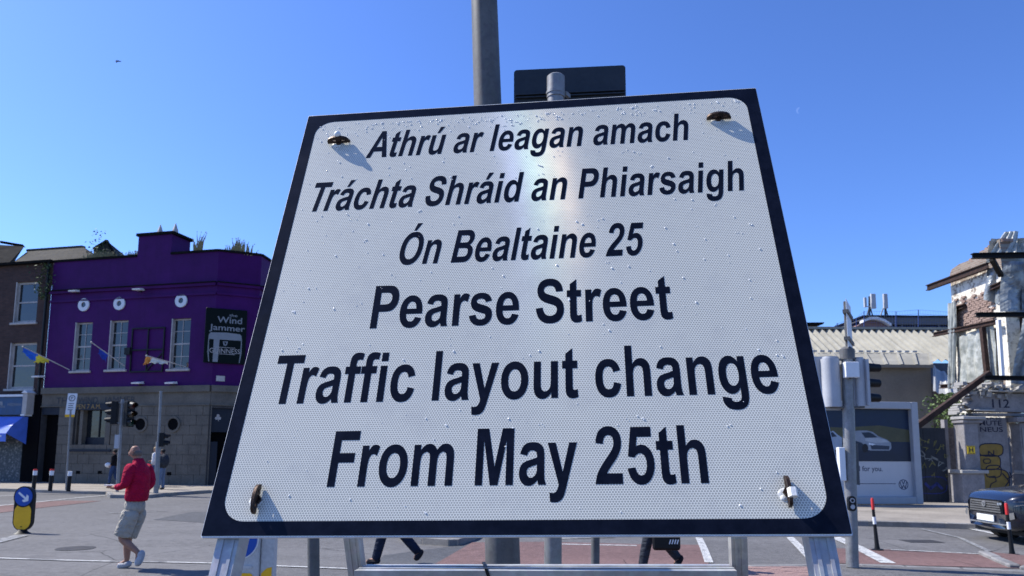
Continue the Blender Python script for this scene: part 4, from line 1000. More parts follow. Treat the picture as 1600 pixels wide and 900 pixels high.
a_, b_, c_ = P(146, 389, 38), P(168, 377, 38), P(181, 401, 38); a2, b2, c2 = (v + Vector((-1.0, 5, 0)) for v in (a_, b_, c_))
lo1, lo2 = P(146, 415, 38), P(181, 415, 38)
mb.quad(lo1, lo2, c_, b_, a_); mb.quad(a_, b_, b2, a2); mb.quad(b_, c_, c2, b2); mb.build('dormer', MAT['slates'], house)
mb = MB(); mb.bar(a_, b_ + Vector((0, -0.05, 0.03)), 0.12, 0.1); mb.bar(b_ + Vector((0, -0.05, 0.03)), c_, 0.12, 0.1); mb.build('dormer_edge', MAT['slate'], house)
# shop below
MAT['tiles'] = None
t = NT('scrawled_shutter'); n1 = t.noise(9, 4, 0.8); v_ = t.n('ShaderNodeTexVoronoi', {'Vector': t.tc.outputs['Object'], 'Scale': 5.0}, feature='DISTANCE_TO_EDGE').outputs[0]
t.base(t.mix(t.math('MULTIPLY', t.maprange(n1, 0.5, 0.6), t.maprange(v_, 0.02, 0.12)), (0.02, 0.035, 0.05, 1), (0.22, 0.23, 0.24, 1))); t.b.inputs['Roughness'].default_value = 0.5
MAT['shutter'] = t.m
mb = MB(); mb.quad(TB(0, 0, 0), TB(LB - 0.9, 0, 0), TB(LB - 0.9, 0, zs0), TB(0, 0, zs0)); mb.build('shopfront', MAT['shutter'], house)
mb = MB(); mb.box((LB - 0.9, -0.1, 0), (LB - 0.02, 0.05, zs0), TB); mb.build('pier', MAT['dark'], house)
fa = px_rect(lambda x, y: FB(x, y, 0.25), -40, 621, 39, 648)
mb = MB(); mb.box((fa[0] - 7, 0.05, fa[2]), (fa[1], 0.3, fa[3]), TB); fs = mb.build('shop_fascia', mat('shop_blue', (0.02, 0.07, 0.16), 0.4), house)
mb = MB(); mb.box((fa[0] - 7, 0.0, fa[3]), (fa[1], 0.42, fa[3] + 0.1), TB); mb.build('fascia_top', MAT['white'], fs)
mb = MB(); words(mb, 'MEDIAN', flat(TB), fa[1] - 1.0, fa[2] + 0.42, 0.14, width=0.75, depth=0.006, base=0.3)
mb.shape([arrow_pts(fa[1] - 1.45, fa[2] + 0.5, 0.35, 0.05, 0.2, 50)], 0.3, 0.306, flat(TB)); words(mb, 'media', flat(TB), fa[1] - 1.75, fa[2] + 0.35, 0.13, width=0.6, depth=0.006, base=0.3)
mb.build('lettering', MAT['cream'], fs)
mb = MB(); mb.box((fa[1] + 0.004, 0.0, fa[2] + 0.02), (fa[1] + 0.26, 0.45, fa[3] + 0.16), TB); mb.build('console', MAT['trim'], house)
mb = MB(); mb.shape([[(-0.05, 0), (0.31, 0), (0.13, 0.14)]], 0.0, 0.5, lambda x, y, d: TB(fa[1] + x, d, fa[3] + 0.16 + y)); mb.box((fa[1] - 0.03, 0.0, fa[2] - 0.06), (fa[1] + 0.2, 0.47, fa[2] + 0.015), TB); mb.build('console_trim', MAT['white'], house)
# awning
z0a, z1a = FB(20, 690, 1.0)[1], FB(20, 651, 0.3)[1]
aw = thing('shop_awning', TB(LB - 4, 0, z0a), 'bright blue shop awning with a white stripe over the shutter', 'awning')
MAT['awning'] = mat('awning_blue', (0.09, 0.19, 0.66), 0.5, var=0.12)
s1_ = LB - 0.7; sl = LB - 9
zm = z0a + 0.38
mb = MB(); mb.quad(TB(sl, 1.15, zm), TB(s1_, 1.15, zm), TB(s1_, 0.9, zm + 0.35), TB(sl, 0.9, zm + 0.35)); mb.quad(TB(sl, 0.9, zm + 0.35), TB(s1_, 0.9, zm + 0.35), TB(s1_, 0.3, z1a), TB(sl, 0.3, z1a))
mb.quad(TB(s1_, 1.15, zm), TB(s1_, 0.05, zm - 0.5), TB(s1_, 0.05, z1a), TB(s1_, 0.3, z1a), TB(s1_, 0.9, zm + 0.35)); mb.build('canopy', MAT['awning'], aw)
mb = MB(); mb.quad(TB(sl, 1.15, zm), TB(s1_, 1.15, zm), TB(s1_, 1.13, z0a), TB(sl, 1.13, z0a)); mb.build('valance', MAT['awning'], aw)
mb = MB(); mb.box((sl, 1.135, z0a + 0.22), (s1_ - 0.25, 1.156, z0a + 0.29), TB); mb.build('stripe', MAT['white'], aw)

# ================================================================== WEEDS AND IVY
def leafm(name, c1, c2):
    t = NT(name); t.base(t.mix(t.maprange(t.noise(14, 3), 0.35, 0.65), c4(c1), c4(c2))); t.b.inputs['Roughness'].default_value = 0.7
    return t.m
MAT['leaf'] = leafm('ivy_leaf', (0.03, 0.06, 0.02), (0.09, 0.13, 0.04))
MAT['dry'] = leafm('dry_grass', (0.36, 0.26, 0.10), (0.16, 0.15, 0.06))
def tuft(name, base, w, h, n, material, label, cat, blade=True, group=None, dpt=0.4, seed=1, bw_=2.2):
    rnd2 = random.Random(seed); mb = MB()
    for i in range(n):
        x = rnd2.gauss(0, 0.4) * w / 2; y = rnd2.uniform(-dpt, dpt) / 2
        if blade:
            hh = h * rnd2.uniform(0.35, 1.0) * math.exp(-(x / (w * 0.6)) ** 2); lean = rnd2.uniform(-0.35, 0.35) * hh
            p0 = base + Vector((x, y, -0.05)); p1 = base + Vector((x + lean * 0.4, y, hh * 0.6)); p2 = base + Vector((x + lean, y + 0.1 * hh, hh))
            wd = 0.014 * bw_
            mb.quad(p0 - Vector((wd, 0, 0)), p0 + Vector((wd, 0, 0)), p1 + Vector((wd * 0.8, 0, 0)), p1 - Vector((wd * 0.8, 0, 0))); mb.quad(p1 - Vector((wd * 0.8, 0, 0)), p1 + Vector((wd * 0.8, 0, 0)), p2)
            if rnd2.random() < 0.5:
                q = p2 + Vector((0, 0, 0)); mb.quad(q, q + Vector((0.035, 0, -0.03)), q + Vector((0.01, 0.02, 0.05)), q + Vector((-0.03, 0, 0.0)))
        else:
            z = rnd2.uniform(0, 1) ; p = base + Vector((x * (0.6 + 0.7 * math.sin(z * 3)), y, z * h))
            a = Vector((rnd2.uniform(-1, 1), rnd2.uniform(-1, 1), rnd2.uniform(-1, 1))).normalized() * rnd2.uniform(0.03, 0.075); b = a.cross(Vector((rnd2.uniform(-1, 1), rnd2.uniform(-1, 1), 1))).normalized() * a.length
            mb.quad(p - a, p - b * 0.7, p + a, p + b * 0.7)
    o = mb.build(name, material); return tag(o, label, cat, group)
def on_par(px, out=-0.6): s = F1(px, 400)[0]; return T1(s, out, zpar - 0.05)
tuft('roof_weed', on_par(143, -0.6), 2.4, 0.8, 190, MAT['dry'], 'broad tuft of dry grass on the parapet in front of the small gable', 'weeds', seed=1)
tuft('roof_weed', on_par(137, -0.6), 0.9, 1.75, 130, MAT['leaf'], 'tall thin sapling sprouting from the parapet left of the small gable', 'weeds', blade=False, seed=2)
tuft('roof_weed', on_par(198, -0.6), 2.0, 0.6, 160, MAT['dry'], 'tuft of dry grass against the left side of the purple chimney', 'weeds', seed=3)
s = F1(302, 390)[0]; tuft('roof_weed', T1(s, -0.3, zpar), 0.6, 1.3, 18, MAT['dry'], 'spindly stalks on the parapet right of the purple chimney', 'weeds', seed=4)
s = F2(375, 395)[0]; tuft('roof_weed', T2(s, -0.3, zpar), 1.5, 0.85, 80, MAT['dry'], 'dry weeds on the parapet over the painted pub board', 'weeds', seed=5)
tuft('creeper', TB(LB - 0.3, 0.15, FB(66, 468)[1]), 1.1, 1.75, 330, MAT['leaf'], 'leafy creeper growing down the drainpipe between the brick house and the pub', 'creeper', blade=False, seed=6)

# ================================================================== LEFT STREET FURNITURE
def bollard(px, top_py, base_py, label, topm, red=True):
    b = G(px, base_py, 0.112); h = P(px, top_py, b.y).z - b.z
    root = thing('street_bollard', b, label, 'bollard', 'black bollards on the kerb by the pub')
    d = Vector((0.03 * h, 0, 1)).normalized()
    mb = MB(); mb.tube([b, b + d * h * 0.02, b + d * (h * 0.72)], [0.09, 0.07, 0.066], 12); mb.build('post', MAT['black'], root, smooth=True, auto=40)
    mb = MB(); mb.tube([b + d * (h * 0.72), b + d * (h * 0.93)], [0.072, 0.072], 12); mb.build('band', MAT['white'], root, smooth=True, auto=40)
    if red:
        mb = MB(); mb.tube([b + d * (h * 0.93), b + d * h], [0.074, 0.066], 12); mb.build('top_band', MAT['red'], root, smooth=True, auto=40)
    return root
bollard(52, 733, 767, 'black bollard with a red and white top nearest the yellow keep left bollard', None)
bollard(78, 733, 767.5, 'black bollard with a red and white top in front of the narrow pub door', None)
bollard(106.5, 734, 768, 'black bollard with a plain white top right of the parking sign pole', None, red=False)
# parking sign
b = G(103, 765.5, 0.112); tp = P(110.5, 640, b.y)
root = thing('parking_sign', b, 'white parking plate with a yellow foot strip on a slim grey pole', 'street sign')
mb = MB(); mb.tube([b, tp], 0.032, 10); mb.build('pole', MAT['galv'], root, smooth=True, auto=50)
c = P(110, 633, b.y - 0.05); T, _, _ = frameT((c.x - 1, c.y), (c.x + 1, c.y + 0.1)); k = b.y / 1149
mb = MB(); w_ = 7.2 * k; hh = 18.5 * k
sk = lambda x, y, d: T(x + (y - c.z) * 0.06, d, y)
mb.shape([[(1 - w_, c.z - hh), (1 + w_, c.z - hh), (1 + w_, c.z + hh), (1 - w_, c.z + hh)]], -0.008, 0.0, sk); mb.build('plate', MAT['white'], root)
mb = MB(); mb.shape([[(1 - w_, c.z - hh), (1 + w_, c.z - hh), (1 + w_, c.z - hh + 4 * k), (1 - w_, c.z - hh + 4 * k)]], 0.001, 0.005, sk); mb.build('yellow_strip', MAT['yellow'], root)
mb = MB(); cy = c.z + hh - 7.5 * k
mb.shape([[(1 + 5 * k * math.cos(i * .4487), cy + 5 * k * math.sin(i * .4487)) for i in range(14)], [(1 + 4 * k * math.cos(i * .4487), cy + 4 * k * math.sin(i * .4487)) for i in range(14)]], 0.001, 0.005, sk)
words(mb, 'P', lambda x, y, d: sk(x, y, d), 1, cy - 2.6 * k, 5.2 * k, depth=0.005, align='C')
for r_ in range(4): mb.box((1 - 4.2 * k, 0.001, cy - (9 + r_ * 3.2) * k), (1 + (4.2 - r_ % 2) * k, 0.004, cy - (8 + r_ * 3.2) * k), lambda x, y, z: sk(x, z, y))
mb.build('print', MAT['letter'], root)
# signal head builder
def signal_head(root, c, face, size, lens_cols=('red', 'amber', 'green'), visor=True, body='black', s=1.0, board=False):
    """c centre, face = unit vector the lenses look along"""
    f = Vector(face).normalized(); r = Vector((f.y, -f.x, 0)).normalized() * -1; u = Vector((0, 0, 1))
    w, h, dp = size
    T = lambda x, y, z: c + r * x + f * y + u * z
    mb = MB(); mb.box((-w/2, -dp/2, -h/2), (w/2, dp/2, h/2), T); hd_ = mb.build('signal_head', MAT[body], root); bevel(hd_, 0.015, 2)
    if board:
        mb = MB(); mb.box((-w*0.72, dp/2+0.002, -h*0.58), (w*0.72, dp/2+0.012, h*0.58), T); mb.build('backing_board', MAT['black'], hd_)
    n = len(lens_cols)
    for i, lc in enumerate(lens_cols):
        z = h/2 - h*(i+0.5)/n; rr = min(w, h/n) * 0.40
        mb = MB(); mb.tube([T(0, dp/2, z), T(0, dp/2+0.02, z)], rr, 16); mb.build('lens', MAT[lc], hd_)
        if visor:
            pts = []; nn = 12; L = rr * 1.9
            mb = MB(); 
            for q in range(nn + 1):
                a = R(-30 + 240 * q / nn); ln = L * (1.0 if 0 <= math.degrees(a) <= 180 else 0.6)
                pts.append((T(rr*1.12*math.cos(a), dp/2, z + rr*1.12*math.sin(a)), T(rr*1.0*math.cos(a), dp/2+ln, z + rr*1.0*math.sin(a) - 0.02)))
            for (a1, b1), (a2_, b2_) in zip(pts, pts[1:]): mb.quad(a1, a2_, b2_, b1)
            mb.build('visor', MAT['black'], hd_, smooth=True)
    return hd_
MAT['amber'] = mat('dark_lens_amber', (0.06, 0.03, 0.01), 0.2); MAT['green'] = mat('dark_lens_green', (0.01, 0.04, 0.03), 0.2)
MAT['redl'] = mat('dark_lens_red', (0.07, 0.01, 0.01), 0.2); MAT['pearl'] = mat('grey_polycarbonate', (0.40, 0.41, 0.43), 0.45, var=0.1)
LC = ('redl', 'amber', 'green')
b = G(183, 768.5, 0.112); k = b.y / 1149; tp = P(191.5, 624, b.y)
root = thing('traffic_light', b, 'pole with two black signal heads outside the pub window', 'traffic light')
mb = MB(); mb.tube([b, tp], 0.055, 12); mb.build('pole', MAT['galv'], root, smooth=True, auto=50)
signal_head(root, P(179.5, 645, b.y), (-0.95, -0.2, 0), (0.30, 0.86, 0.2), LC)
signal_head(root, P(202, 647, b.y), (0.85, -0.5, 0), (0.32, 0.95, 0.2), LC)
mb = MB(); mb.bar(P(180, 629, b.y), P(203, 629, b.y), 0.05, 0.05); mb.build('bracket', MAT['galv'], root); mb = MB(); mb.bar(P(180, 660, b.y), P(190, 662, b.y), 0.05, 0.05); mb.build('bracket', MAT['galv'], root)
mb = MB(); q = P(183, 690, b.y - 0.1); mb.box((q.x - 0.07, q.y - 0.06, q.z - 0.25), (q.x + 0.07, q.y + 0.06, q.z + 0.25)); mb.build('push_button_box', MAT['pearl'], root)
b = G(243.5, 770.5, 0.112); tp = P(251.5, 611, b.y)
root = thing('signal_pole', b, 'tall bare grey pole with a small pedestrian signal, right of the two headed light', 'traffic light')
mid = b.lerp(tp, 0.5)
mb = MB(); mb.tube([b, mid], 0.085, 12); mb.tube([mid, tp], 0.045, 12); mb.build('pole', MAT['galv'], root, smooth=True, auto=50)
signal_head(root, P(253, 687, b.y), (0.9, 0.3, 0), (0.26, 0.5, 0.16), ('redl', 'green'), visor=True)

# ================================================================== RIGHT: TRAFFIC LIGHT SEEN FROM BEHIND
b = G(1332, 886, 0.035); Yt = b.y; k = Yt / 1149; tp = P(1323.5, 548, Yt)
root = thing('traffic_light', b, 'grey traffic light pole seen from behind right of the notice, black visors to the right', 'traffic light')
mb = MB(); mb.tube([b, b.lerp(tp, 0.5), tp], [0.086, 0.084, 0.08], 20); mb.build('pole', MAT['galv'], root, smooth=True, auto=50)
mb = MB(); mb.tube([tp + Vector((0, 0, -0.13)), tp + Vector((0, 0, 0.02))], 0.105, 20); mb.tube([tp + Vector((0, 0, 0.02)), tp + Vector((0, 0, 0.06))], [0.1, 0.05], 20); mb.build('collar', MAT['galv_dull'], root, smooth=True, auto=40)
def backshell(cx, cy, w, h):
    c = P(cx, cy, Yt); mb = MB(); W2, H2 = w * k / 2, h * k / 2
    # half round back of the head, towards the camera
    n = 10; ou = [(W2 * math.cos(math.pi * i / n), -W2 * 0.85 * math.sin(math.pi * i / n)) for i in range(n + 1)] + [(-W2, 0.08), (W2, 0.08)]
    cs = [[(x, y) for x, y in ou]]
    mb.shape(cs, c.z - H2, c.z + H2, lambda x, y, d: Vector((c.x + x, c.y + y, d)))
    mb.shape([[(x * 0.8, y * 0.8) for x, y in ou]], c.z + H2, c.z + H2 + 0.03, lambda x, y, d: Vector((c.x + x, c.y + y, d)))
    return mb, c
mb, c = backshell(1299.5, 598, 26, 76); hd_ = mb.build('signal_head', MAT['pearl'], root, smooth=True, auto=35)
mb = MB(); mb.box((c.x - 0.22, c.y + 0.085, c.z - 0.40), (c.x + 0.16, c.y + 0.12, c.z + 0.40)); mb.build('backing_board', MAT['pearl'], hd_)
mb, c = backshell(1344, 598, 16, 74); hd_ = mb.build('signal_head', MAT['pearl'], root, smooth=True, auto=35)
mb = MB(); q = P(1352, 598, Yt); mb.box((q.x - 0.02, q.y - 0.1, q.z - 0.34), (q.x + 0.02, q.y + 0.12, q.z + 0.34)); mb.build('backing_board', MAT['pearl'], hd_)
for py_ in (574, 598, 621):
    a0_ = P(1354, py_, Yt); a1_ = P(1373, py_ + 1, Yt + 0.05); mb = MB(); rr = 7.2 * k
    mb.tube([a0_, a1_], [rr, rr * 0.88], 16, caps=False); mb.tube([a1_, a1_ + Vector((-0.01, 0, 0))], [rr * .88, rr * .8], 16, caps=False); mb.tube([a0_, a0_ + Vector((0.02, 0, 0))], [rr, rr], 16)
    mb.build('visor', MAT['black'], hd_, smooth=True, auto=50)
for py_ in (562, 636): mb = MB(); mb.bar(P(1298, py_, Yt), P(1350, py_, Yt), 0.05, 0.03); mb.build('bracket', MAT['galv_dull'], root)
mb = MB(); q = P(1330, 578, Yt - 0.14); mb.box((q.x - 0.1, q.y - 0.05, q.z - 0.115), (q.x + 0.1, q.y + 0.06, q.z + 0.115)); bevel(mb.build('detector_box', MAT['white'], root), 0.01)
mb = MB(); pts = [P(x, y, Yt - 0.16) for x, y in ((1338, 577), (1340, 585), (1336, 590), (1328, 591), (1324, 587))]; mb.tube(pts, 0.008, 6); mb.build('cable', MAT['black'], root)
# narrow sign plate edge on, above the pole
TLp, TRp = P(1321.5, 472, Yt), P(1330, 464, Yt); BLp, BRp = P(1322, 545, Yt), P(1330, 543, Yt)
dv = Vector((0.25, 1, 0)).normalized()
mb = MB(); x_ = TLp.x
for j, (p_, q_) in enumerate(((TLp, BLp), )):
    a_ = P(1321.5, 470, Yt - 0.1); c2_ = Vector((a_.x + 0.62 * ray(1326, 505).x / ray(1326, 505).y + 0.066, a_.y + 0.62, 0))
    zt_, zb_ = P(1326, 469, Yt).z, P(1326, 544, Yt).z
    T, _, LL = frameT((a_.x + 0.0, a_.y - 0.0), (c2_.x, c2_.y)); mb.box((0, -0.004, zb_), (LL, 0.004, zt_), T)
pl_ = mb.build('sign_plate', MAT['white'], root)
mb = MB(); mb.tube([tp, Vector((tp.x, tp.y, zt_ - 0.02))], 0.02, 10)
for zz in (P(1326, 488, Yt).z, P(1326, 530, Yt).z): mb.box((-0.02, -0.05, zz - 0.025), (LL + 0.02, 0.03, zz + 0.025), T)
mb.build('fixing_rail', MAT['galv_dull'], root)
mb = MB(); q = P(1314.5, 725, Yt - 0.04); mb.box((q.x - 0.045, q.y - 0.05, q.z - 0.24), (q.x + 0.045, q.y + 0.05, q.z + 0.24)); bevel(mb.build('pole_box', MAT['white'], root), 0.01)
mb = MB(); q = P(1337, 725, Yt + 0.06); mb.box((q.x - 0.03, q.y - 0.04, q.z - 0.3), (q.x + 0.03, q.y + 0.04, q.z + 0.3)); mb.build('pole_box', MAT['galv_dull'], root)
mb = MB(); q = P(1332, 787, Yt - 0.11)
T, _, _ = frameT((q.x - 1, q.y), (q.x + 1, q.y)); mb.shape([rrect(1 - 0.055, q.z - 0.105, 1 + 0.055, q.z + 0.105, 0.045, 6)], -0.06, 0.0, flat(T)); pb2 = mb.build('push_button', MAT['black'], root)
mb = MB(); ring(mb, T, 1, q.z + 0.045, 0.022, 0.034, 0.001, 0.008, 16); disc(mb, T, 1, q.z - 0.045, 0.032, 0.001, 0.008, 16); mb.build('button_face', MAT['pearl'], pb2)
# slim red topped posts on the right
def flexpost(px, top, base_, label):
    b = G(px, base_); h = P(px, top, b.y).z
    root = thing('marker_post', b, label, 'marker post', 'slim red topped marker posts'); d = Vector((-0.05, 0, 1)).normalized()
    mb = MB(); mb.tube([b, b + d * 0.02, b + d * 0.03, b + d * 0.1, b + d * (h * 0.5)], [0.10, 0.10, 0.045, 0.036, 0.026], 12)
    mb.tube([b + d * (h * 0.64), b + d * (h * 0.78)], [0.025, 0.024], 12); mb.build('post', MAT['black'], root, smooth=True, auto=40)
    mb = MB(); mb.tube([b + d * (h * 0.5), b + d * (h * 0.64)], [0.028, 0.028], 12); mb.build('white_band', MAT['white'], root, smooth=True, auto=40)
    mb = MB(); mb.tube([b + d * (h * 0.78), b + d * h * 0.98, b + d * h], [0.027, 0.026, 0.017], 12); mb.build('red_band', MAT['red'], root, smooth=True, auto=40)
flexpost(1371, 778, 860, 'slim black and white marker post with a red top right of the traffic light')
flexpost(1582, 786, 868, 'slim black and white marker post with a red top in front of the dark car')

# ================================================================== RIGHT: POSTER
Yp = 22.6
T, _, _ = frameT(P(1180, 780, Yp - 0.4), P(1436, 788, Yp + 0.2))
def FPp(px, py): return frameT(P(1180, 780, Yp - 0.4), P(1436, 788, Yp + 0.2))[1](px, py)
q0 = FPp(1240, 788); q1 = FPp(1434, 787); qt = FPp(1424, 629)
x0, x1, z0_, z1_ = q0[0], (q1[0] + qt[0]) / 2 + 0.05, q1[1], qt[1]
poster = thing('advertising_hoarding', T((x0 + x1) / 2, 0, ZP), 'large framed car poster with white lower half standing before the grey shed', 'billboard')
fwid = 0.22
MAT['frame'] = mat('frame_grey', (0.33, 0.34, 0.36), 0.45, metal=0.2, var=0.1)
mb = MB(); mb.box((x0, 0, z0_), (x0 + fwid, 0.22, z1_), T); mb.box((x1 - fwid, 0, z0_), (x1, 0.22, z1_), T); mb.box((x0 + fwid, 0, z1_ - fwid), (x1 - fwid, 0.22, z1_), T); mb.box((x0 + fwid, 0, z0_), (x1 - fwid, 0.22, z0_ + fwid), T)
bevel(mb.build('frame', MAT['frame'], poster), 0.02)
mb = MB(); mb.box((x0 + 0.2, -0.2, ZP), (x1 - 0.2, -0.02, z0_ - 0.01), T); mb.build('plinth', MAT['dark'], poster)
a, b, c, d = x0 + fwid, x1 - fwid, z0_ + fwid, z1_ - fwid
MAT['sheetw'] = mat('poster_white', (0.48, 0.48, 0.48), 0.5, var=0.04)
mb = MB(); mb.box((a, -0.02, c), (b, 0.05, d), T); mb.build('poster_sheet', MAT['sheetw'], poster)
# picture area of the poster: print as flat layers
zi = FPp(1420, 721)[1]; ztp = FPp(1415, 638)[1]; xr = FPp(1420, 680)[0]
def pp(px, py): return FPp(px, py)
def prt(name, pts, layer, col, parent=poster):
    mb = MB(); mb.shape([pts], 0.05, 0.05 + 0.003 * layer, flat(T)); return mb.build(name, mat('print_' + name, col, 0.4, var=0.25, scale=1.5, bump=0.05), parent)
pic = prt('picture', [(a + 0.1, zi), (xr, zi), (xr, ztp), (a + 0.1, ztp)], 1, (0.010, 0.022, 0.05))
prt('field', [(a + 0.1, pp(1300, 688)[1]), (xr, pp(1300, 690)[1]), (xr, pp(1300, 671)[1]), (xr - 1.0, pp(1300, 664)[1]), (xr - 2.2, pp(1300, 668)[1]), (a + 0.1, pp(1300, 666)[1])], 2, (0.07, 0.068, 0.035))
prt('tarmac', [(a + 0.1, zi), (xr, zi), (xr, pp(1300, 692)[1]), (a + 0.1, pp(1300, 684)[1])], 3, (0.016, 0.022, 0.04))
def P2(pts): return [pp(x, y) for x, y in pts]
prt('car_body', P2([(1331, 676), (1336, 673), (1352, 672.5), (1362, 675), (1371, 682), (1384, 687), (1390, 692), (1391, 700), (1388, 704), (1358, 704), (1350, 701), (1331, 690)]), 4, (0.22, 0.25, 0.29))
prt('car_hood', P2([(1350, 684.5), (1369, 684), (1382, 687.5), (1388, 691), (1366, 692), (1350, 689)]), 5, (0.34, 0.37, 0.40))
prt('car_glass', P2([(1344, 676), (1356, 675.5), (1362, 678), (1369, 683.5), (1350, 684)]), 5, (0.02, 0.03, 0.05))
prt('car_side', P2([(1332, 688), (1345, 692), (1352, 702), (1350, 705), (1340, 703), (1331, 697)]), 5, (0.02, 0.03, 0.05))
prt('car_grille', P2([(1358, 695), (1388, 697), (1387, 702.5), (1360, 702)]), 6, (0.03, 0.04, 0.06))
prt('car_lamp', P2([(1356, 692), (1366, 694), (1362, 696), (1355, 694.5)]), 7, (0.55, 0.6, 0.65))
prt('car_wheel', [(pp(1350, 700)[0] + 0.1 * math.cos(i / 2), pp(1350, 700)[1] + 0.13 * math.sin(i / 2)) for i in range(12)], 6, (0.01, 0.01, 0.014))
prt('second_car', P2([(1285, 680), (1300, 673), (1308, 680), (1314, 684), (1314, 698), (1300, 704), (1285, 702)]), 4, (0.26, 0.32, 0.4))
prt('second_car_glass', P2([(1287, 680), (1299, 675), (1306, 682), (1290, 684)]), 5, (0.02, 0.03, 0.05))
ink = mat('poster_ink', (0.02, 0.035, 0.08), 0.5)
mb = MB(); p_ = pp(1336.5, 736); p2_ = pp(1377.5, 736); words(mb, 'al for you.', flat(T), p_[0], p_[1], 0.155, width=p2_[0] - p_[0], depth=0.003, base=0.05, bold=0.008); mb.build('lettering', ink, poster); mb = MB()
cx_, cz_ = pp(1410, 757); ring(mb, T, cx_, cz_, 0.135, 0.155, 0.05, 0.054, 32)
for sx in (-1, 1):
    mb.bar(T(cx_ + sx * 0.055, 0.052, cz_ + 0.13), T(cx_, 0.052, cz_ + 0.012), 0.004, 0.024, up=Vector((0, 0, 1)))
    mb.bar(T(cx_ + sx * 0.11, 0.052, cz_ + 0.085), T(cx_ + sx * 0.052, 0.052, cz_ - 0.118), 0.004, 0.024, up=Vector((0, 0, 1)))
    mb.bar(T(cx_ + sx * 0.052, 0.052, cz_ - 0.118), T(cx_, 0.052, cz_ - 0.012), 0.004, 0.024, up=Vector((0, 0, 1)))
mb.build('roundel', ink, poster)
mb = MB(); l0, l1 = pp(1336, 755.5), pp(1398, 757); mb.box((l0[0], 0.05, l0[1] - 0.012), (l1[0], 0.052, l0[1] + 0.006), T); mb.build('sheet_seam', ink, poster)

# ================================================================== RIGHT: SHED WITH CORRUGATED ROOFS
Ys = 31.0
xa, xb = P(1150, 600, Ys).x, P(1455.5, 600, Ys).x
ze = P(1400, 570, Ys).z
shed = thing('shed_building', Vector((xb - 4, Ys, ZP)), 'grey rendered shed with pale corrugated sheet roofs behind the poster', 'shed')
MAT['render'] = mat('grey_render', (0.20, 0.178, 0.145), 0.85, var=0.15, scale=0.7, fine=12)
MAT['corr'] = mat('fibre_cement_sheet', (0.30, 0.285, 0.235), 0.85, var=0.22, scale=1.2, fine=20, bump=0.2)
MAT['corr2'] = mat('pale_roof_sheet', (0.42, 0.42, 0.40), 0.75, var=0.15, scale=1.2)
mb = MB(); mb.box((xa, Ys, 0), (xb, Ys + 8, ze - 0.02)); mb.build('wall', MAT['render'], shed)
def corrugated(name, e0, e1, r0, r1, pitch, amp, material, parent, prof='sine'):
    """sheet between eave e0-e1 and ridge r0-r1"""
    n = max(2, int((e1 - e0).length / pitch)); nn = n * 6; mb = MB(); nrm = (e1 - e0).cross(r0 - e0).normalized()
    if nrm.z < 0: nrm = -nrm
    g = []
    for i in range(nn + 1):
        u = i / nn; ph = (i % 6) / 6
        if prof == 'sine': h = amp * (0.5 + 0.5 * math.cos(2 * math.pi * ph))
        else: h = amp if ph in (0, 1/6) else 0.0
        g += [e0.lerp(e1, u) + nrm * h, r0.lerp(r1, u) + nrm * h]
    mb.add(g, [(2*i, 2*i+2, 2*i+3, 2*i+1) for i in range(nn)]); return mb.build(name, material, parent)
# upper roof: in separate sheets
Ye, Yr = 34.0, 37.4
e_z, r_z = P(1470, 566, Ye).z, P(1400, 517, Yr).z
X0, X1 = P(1150, 517, Yr).x, P(1500, 517, Yr).x
ns = 8
for i in range(ns):
    xa_, xb_ = X0 + (X1 - X0) * i / ns, X0 + (X1 - X0) * (i + 1) / ns
    dz_ = 0.012 * (i % 2)
    corrugated('roof_sheet', Vector((xa_, Ye, e_z + dz_)), Vector((xb_, Ye, e_z + dz_)), Vector((xa_, Yr, r_z + dz_)), Vector((xb_, Yr, r_z + dz_)), 0.33, 0.15, MAT['corr'], shed)
    if i < ns: 
        mb = MB(); mb.bar(Vector((xb_, Ye, e_z + 0.12)), Vector((xb_, Yr, r_z + 0.12)), 0.12, 0.03); mb.build('batten', MAT['corr2'], shed)
mb = MB(); mb.bar(Vector((X0, Yr, r_z + 0.1)), Vector((X1, Yr, r_z + 0.1)), 0.5, 0.12); mb.build('ridge_cap', MAT['corr'], shed)
mb = MB(); mb.box((X0, Ye + 0.1, 0), (X1, Ye + 0.3, e_z - 0.03)); mb.build('wall', mat('blue_grey_cladding', (0.10, 0.12, 0.15), 0.7), shed)
# lower roof
Yl, Yr2 = 30.8, 33.0
ez2, rz2 = P(1400, 571, Yl).z, P(1400, 552, Yr2).z
xe1 = P(1457, 570, Yl).x; xr1 = P(1437, 553, Yr2).x
n2 = 11
xe0 = P(1200, 570, Yl).x
for i in range(n2):
    a_, b_ = xe0 + (xe1 - xe0) * i / n2, xe0 + (xe1 - xe0) * (i + 1) / n2
    a2_, b2_ = xe0 + (xr1 + 0.5 - xe0) * i / n2, xe0 + (xr1 + 0.5 - xe0) * (i + 1) / n2
    mb = MB(); mb.quad(Vector((a_, Yl, ez2)), Vector((b_, Yl, ez2)), Vector((b2_, Yr2, rz2)), Vector((a2_, Yr2, rz2))); mb.bar(Vector((b_ - 0.03, Yl, ez2 + 0.03)), Vector((b2_ - 0.03, Yr2, rz2 + 0.03)), 0.1, 0.07)
    mb.build('roof_sheet', MAT['corr'], shed)
mb = MB()
for i in range(n2 * 2): 
    a_ = xe0 + (xr1 - xe0) * i / (n2 * 2); mb.bar(Vector((a_, Yr2, rz2 + 0.08)), Vector((a_ + 0.2, Yr2, rz2 + 0.08)), 0.14, 0.08)
mb.build('ridge_clip', MAT['corr2'], shed)
mb = MB(); mb.box((xe0, Yl - 0.08, ez2 - 0.1), (xe1, Yl, ez2 + 0.03)); mb.build('gutter', MAT['render'], shed)
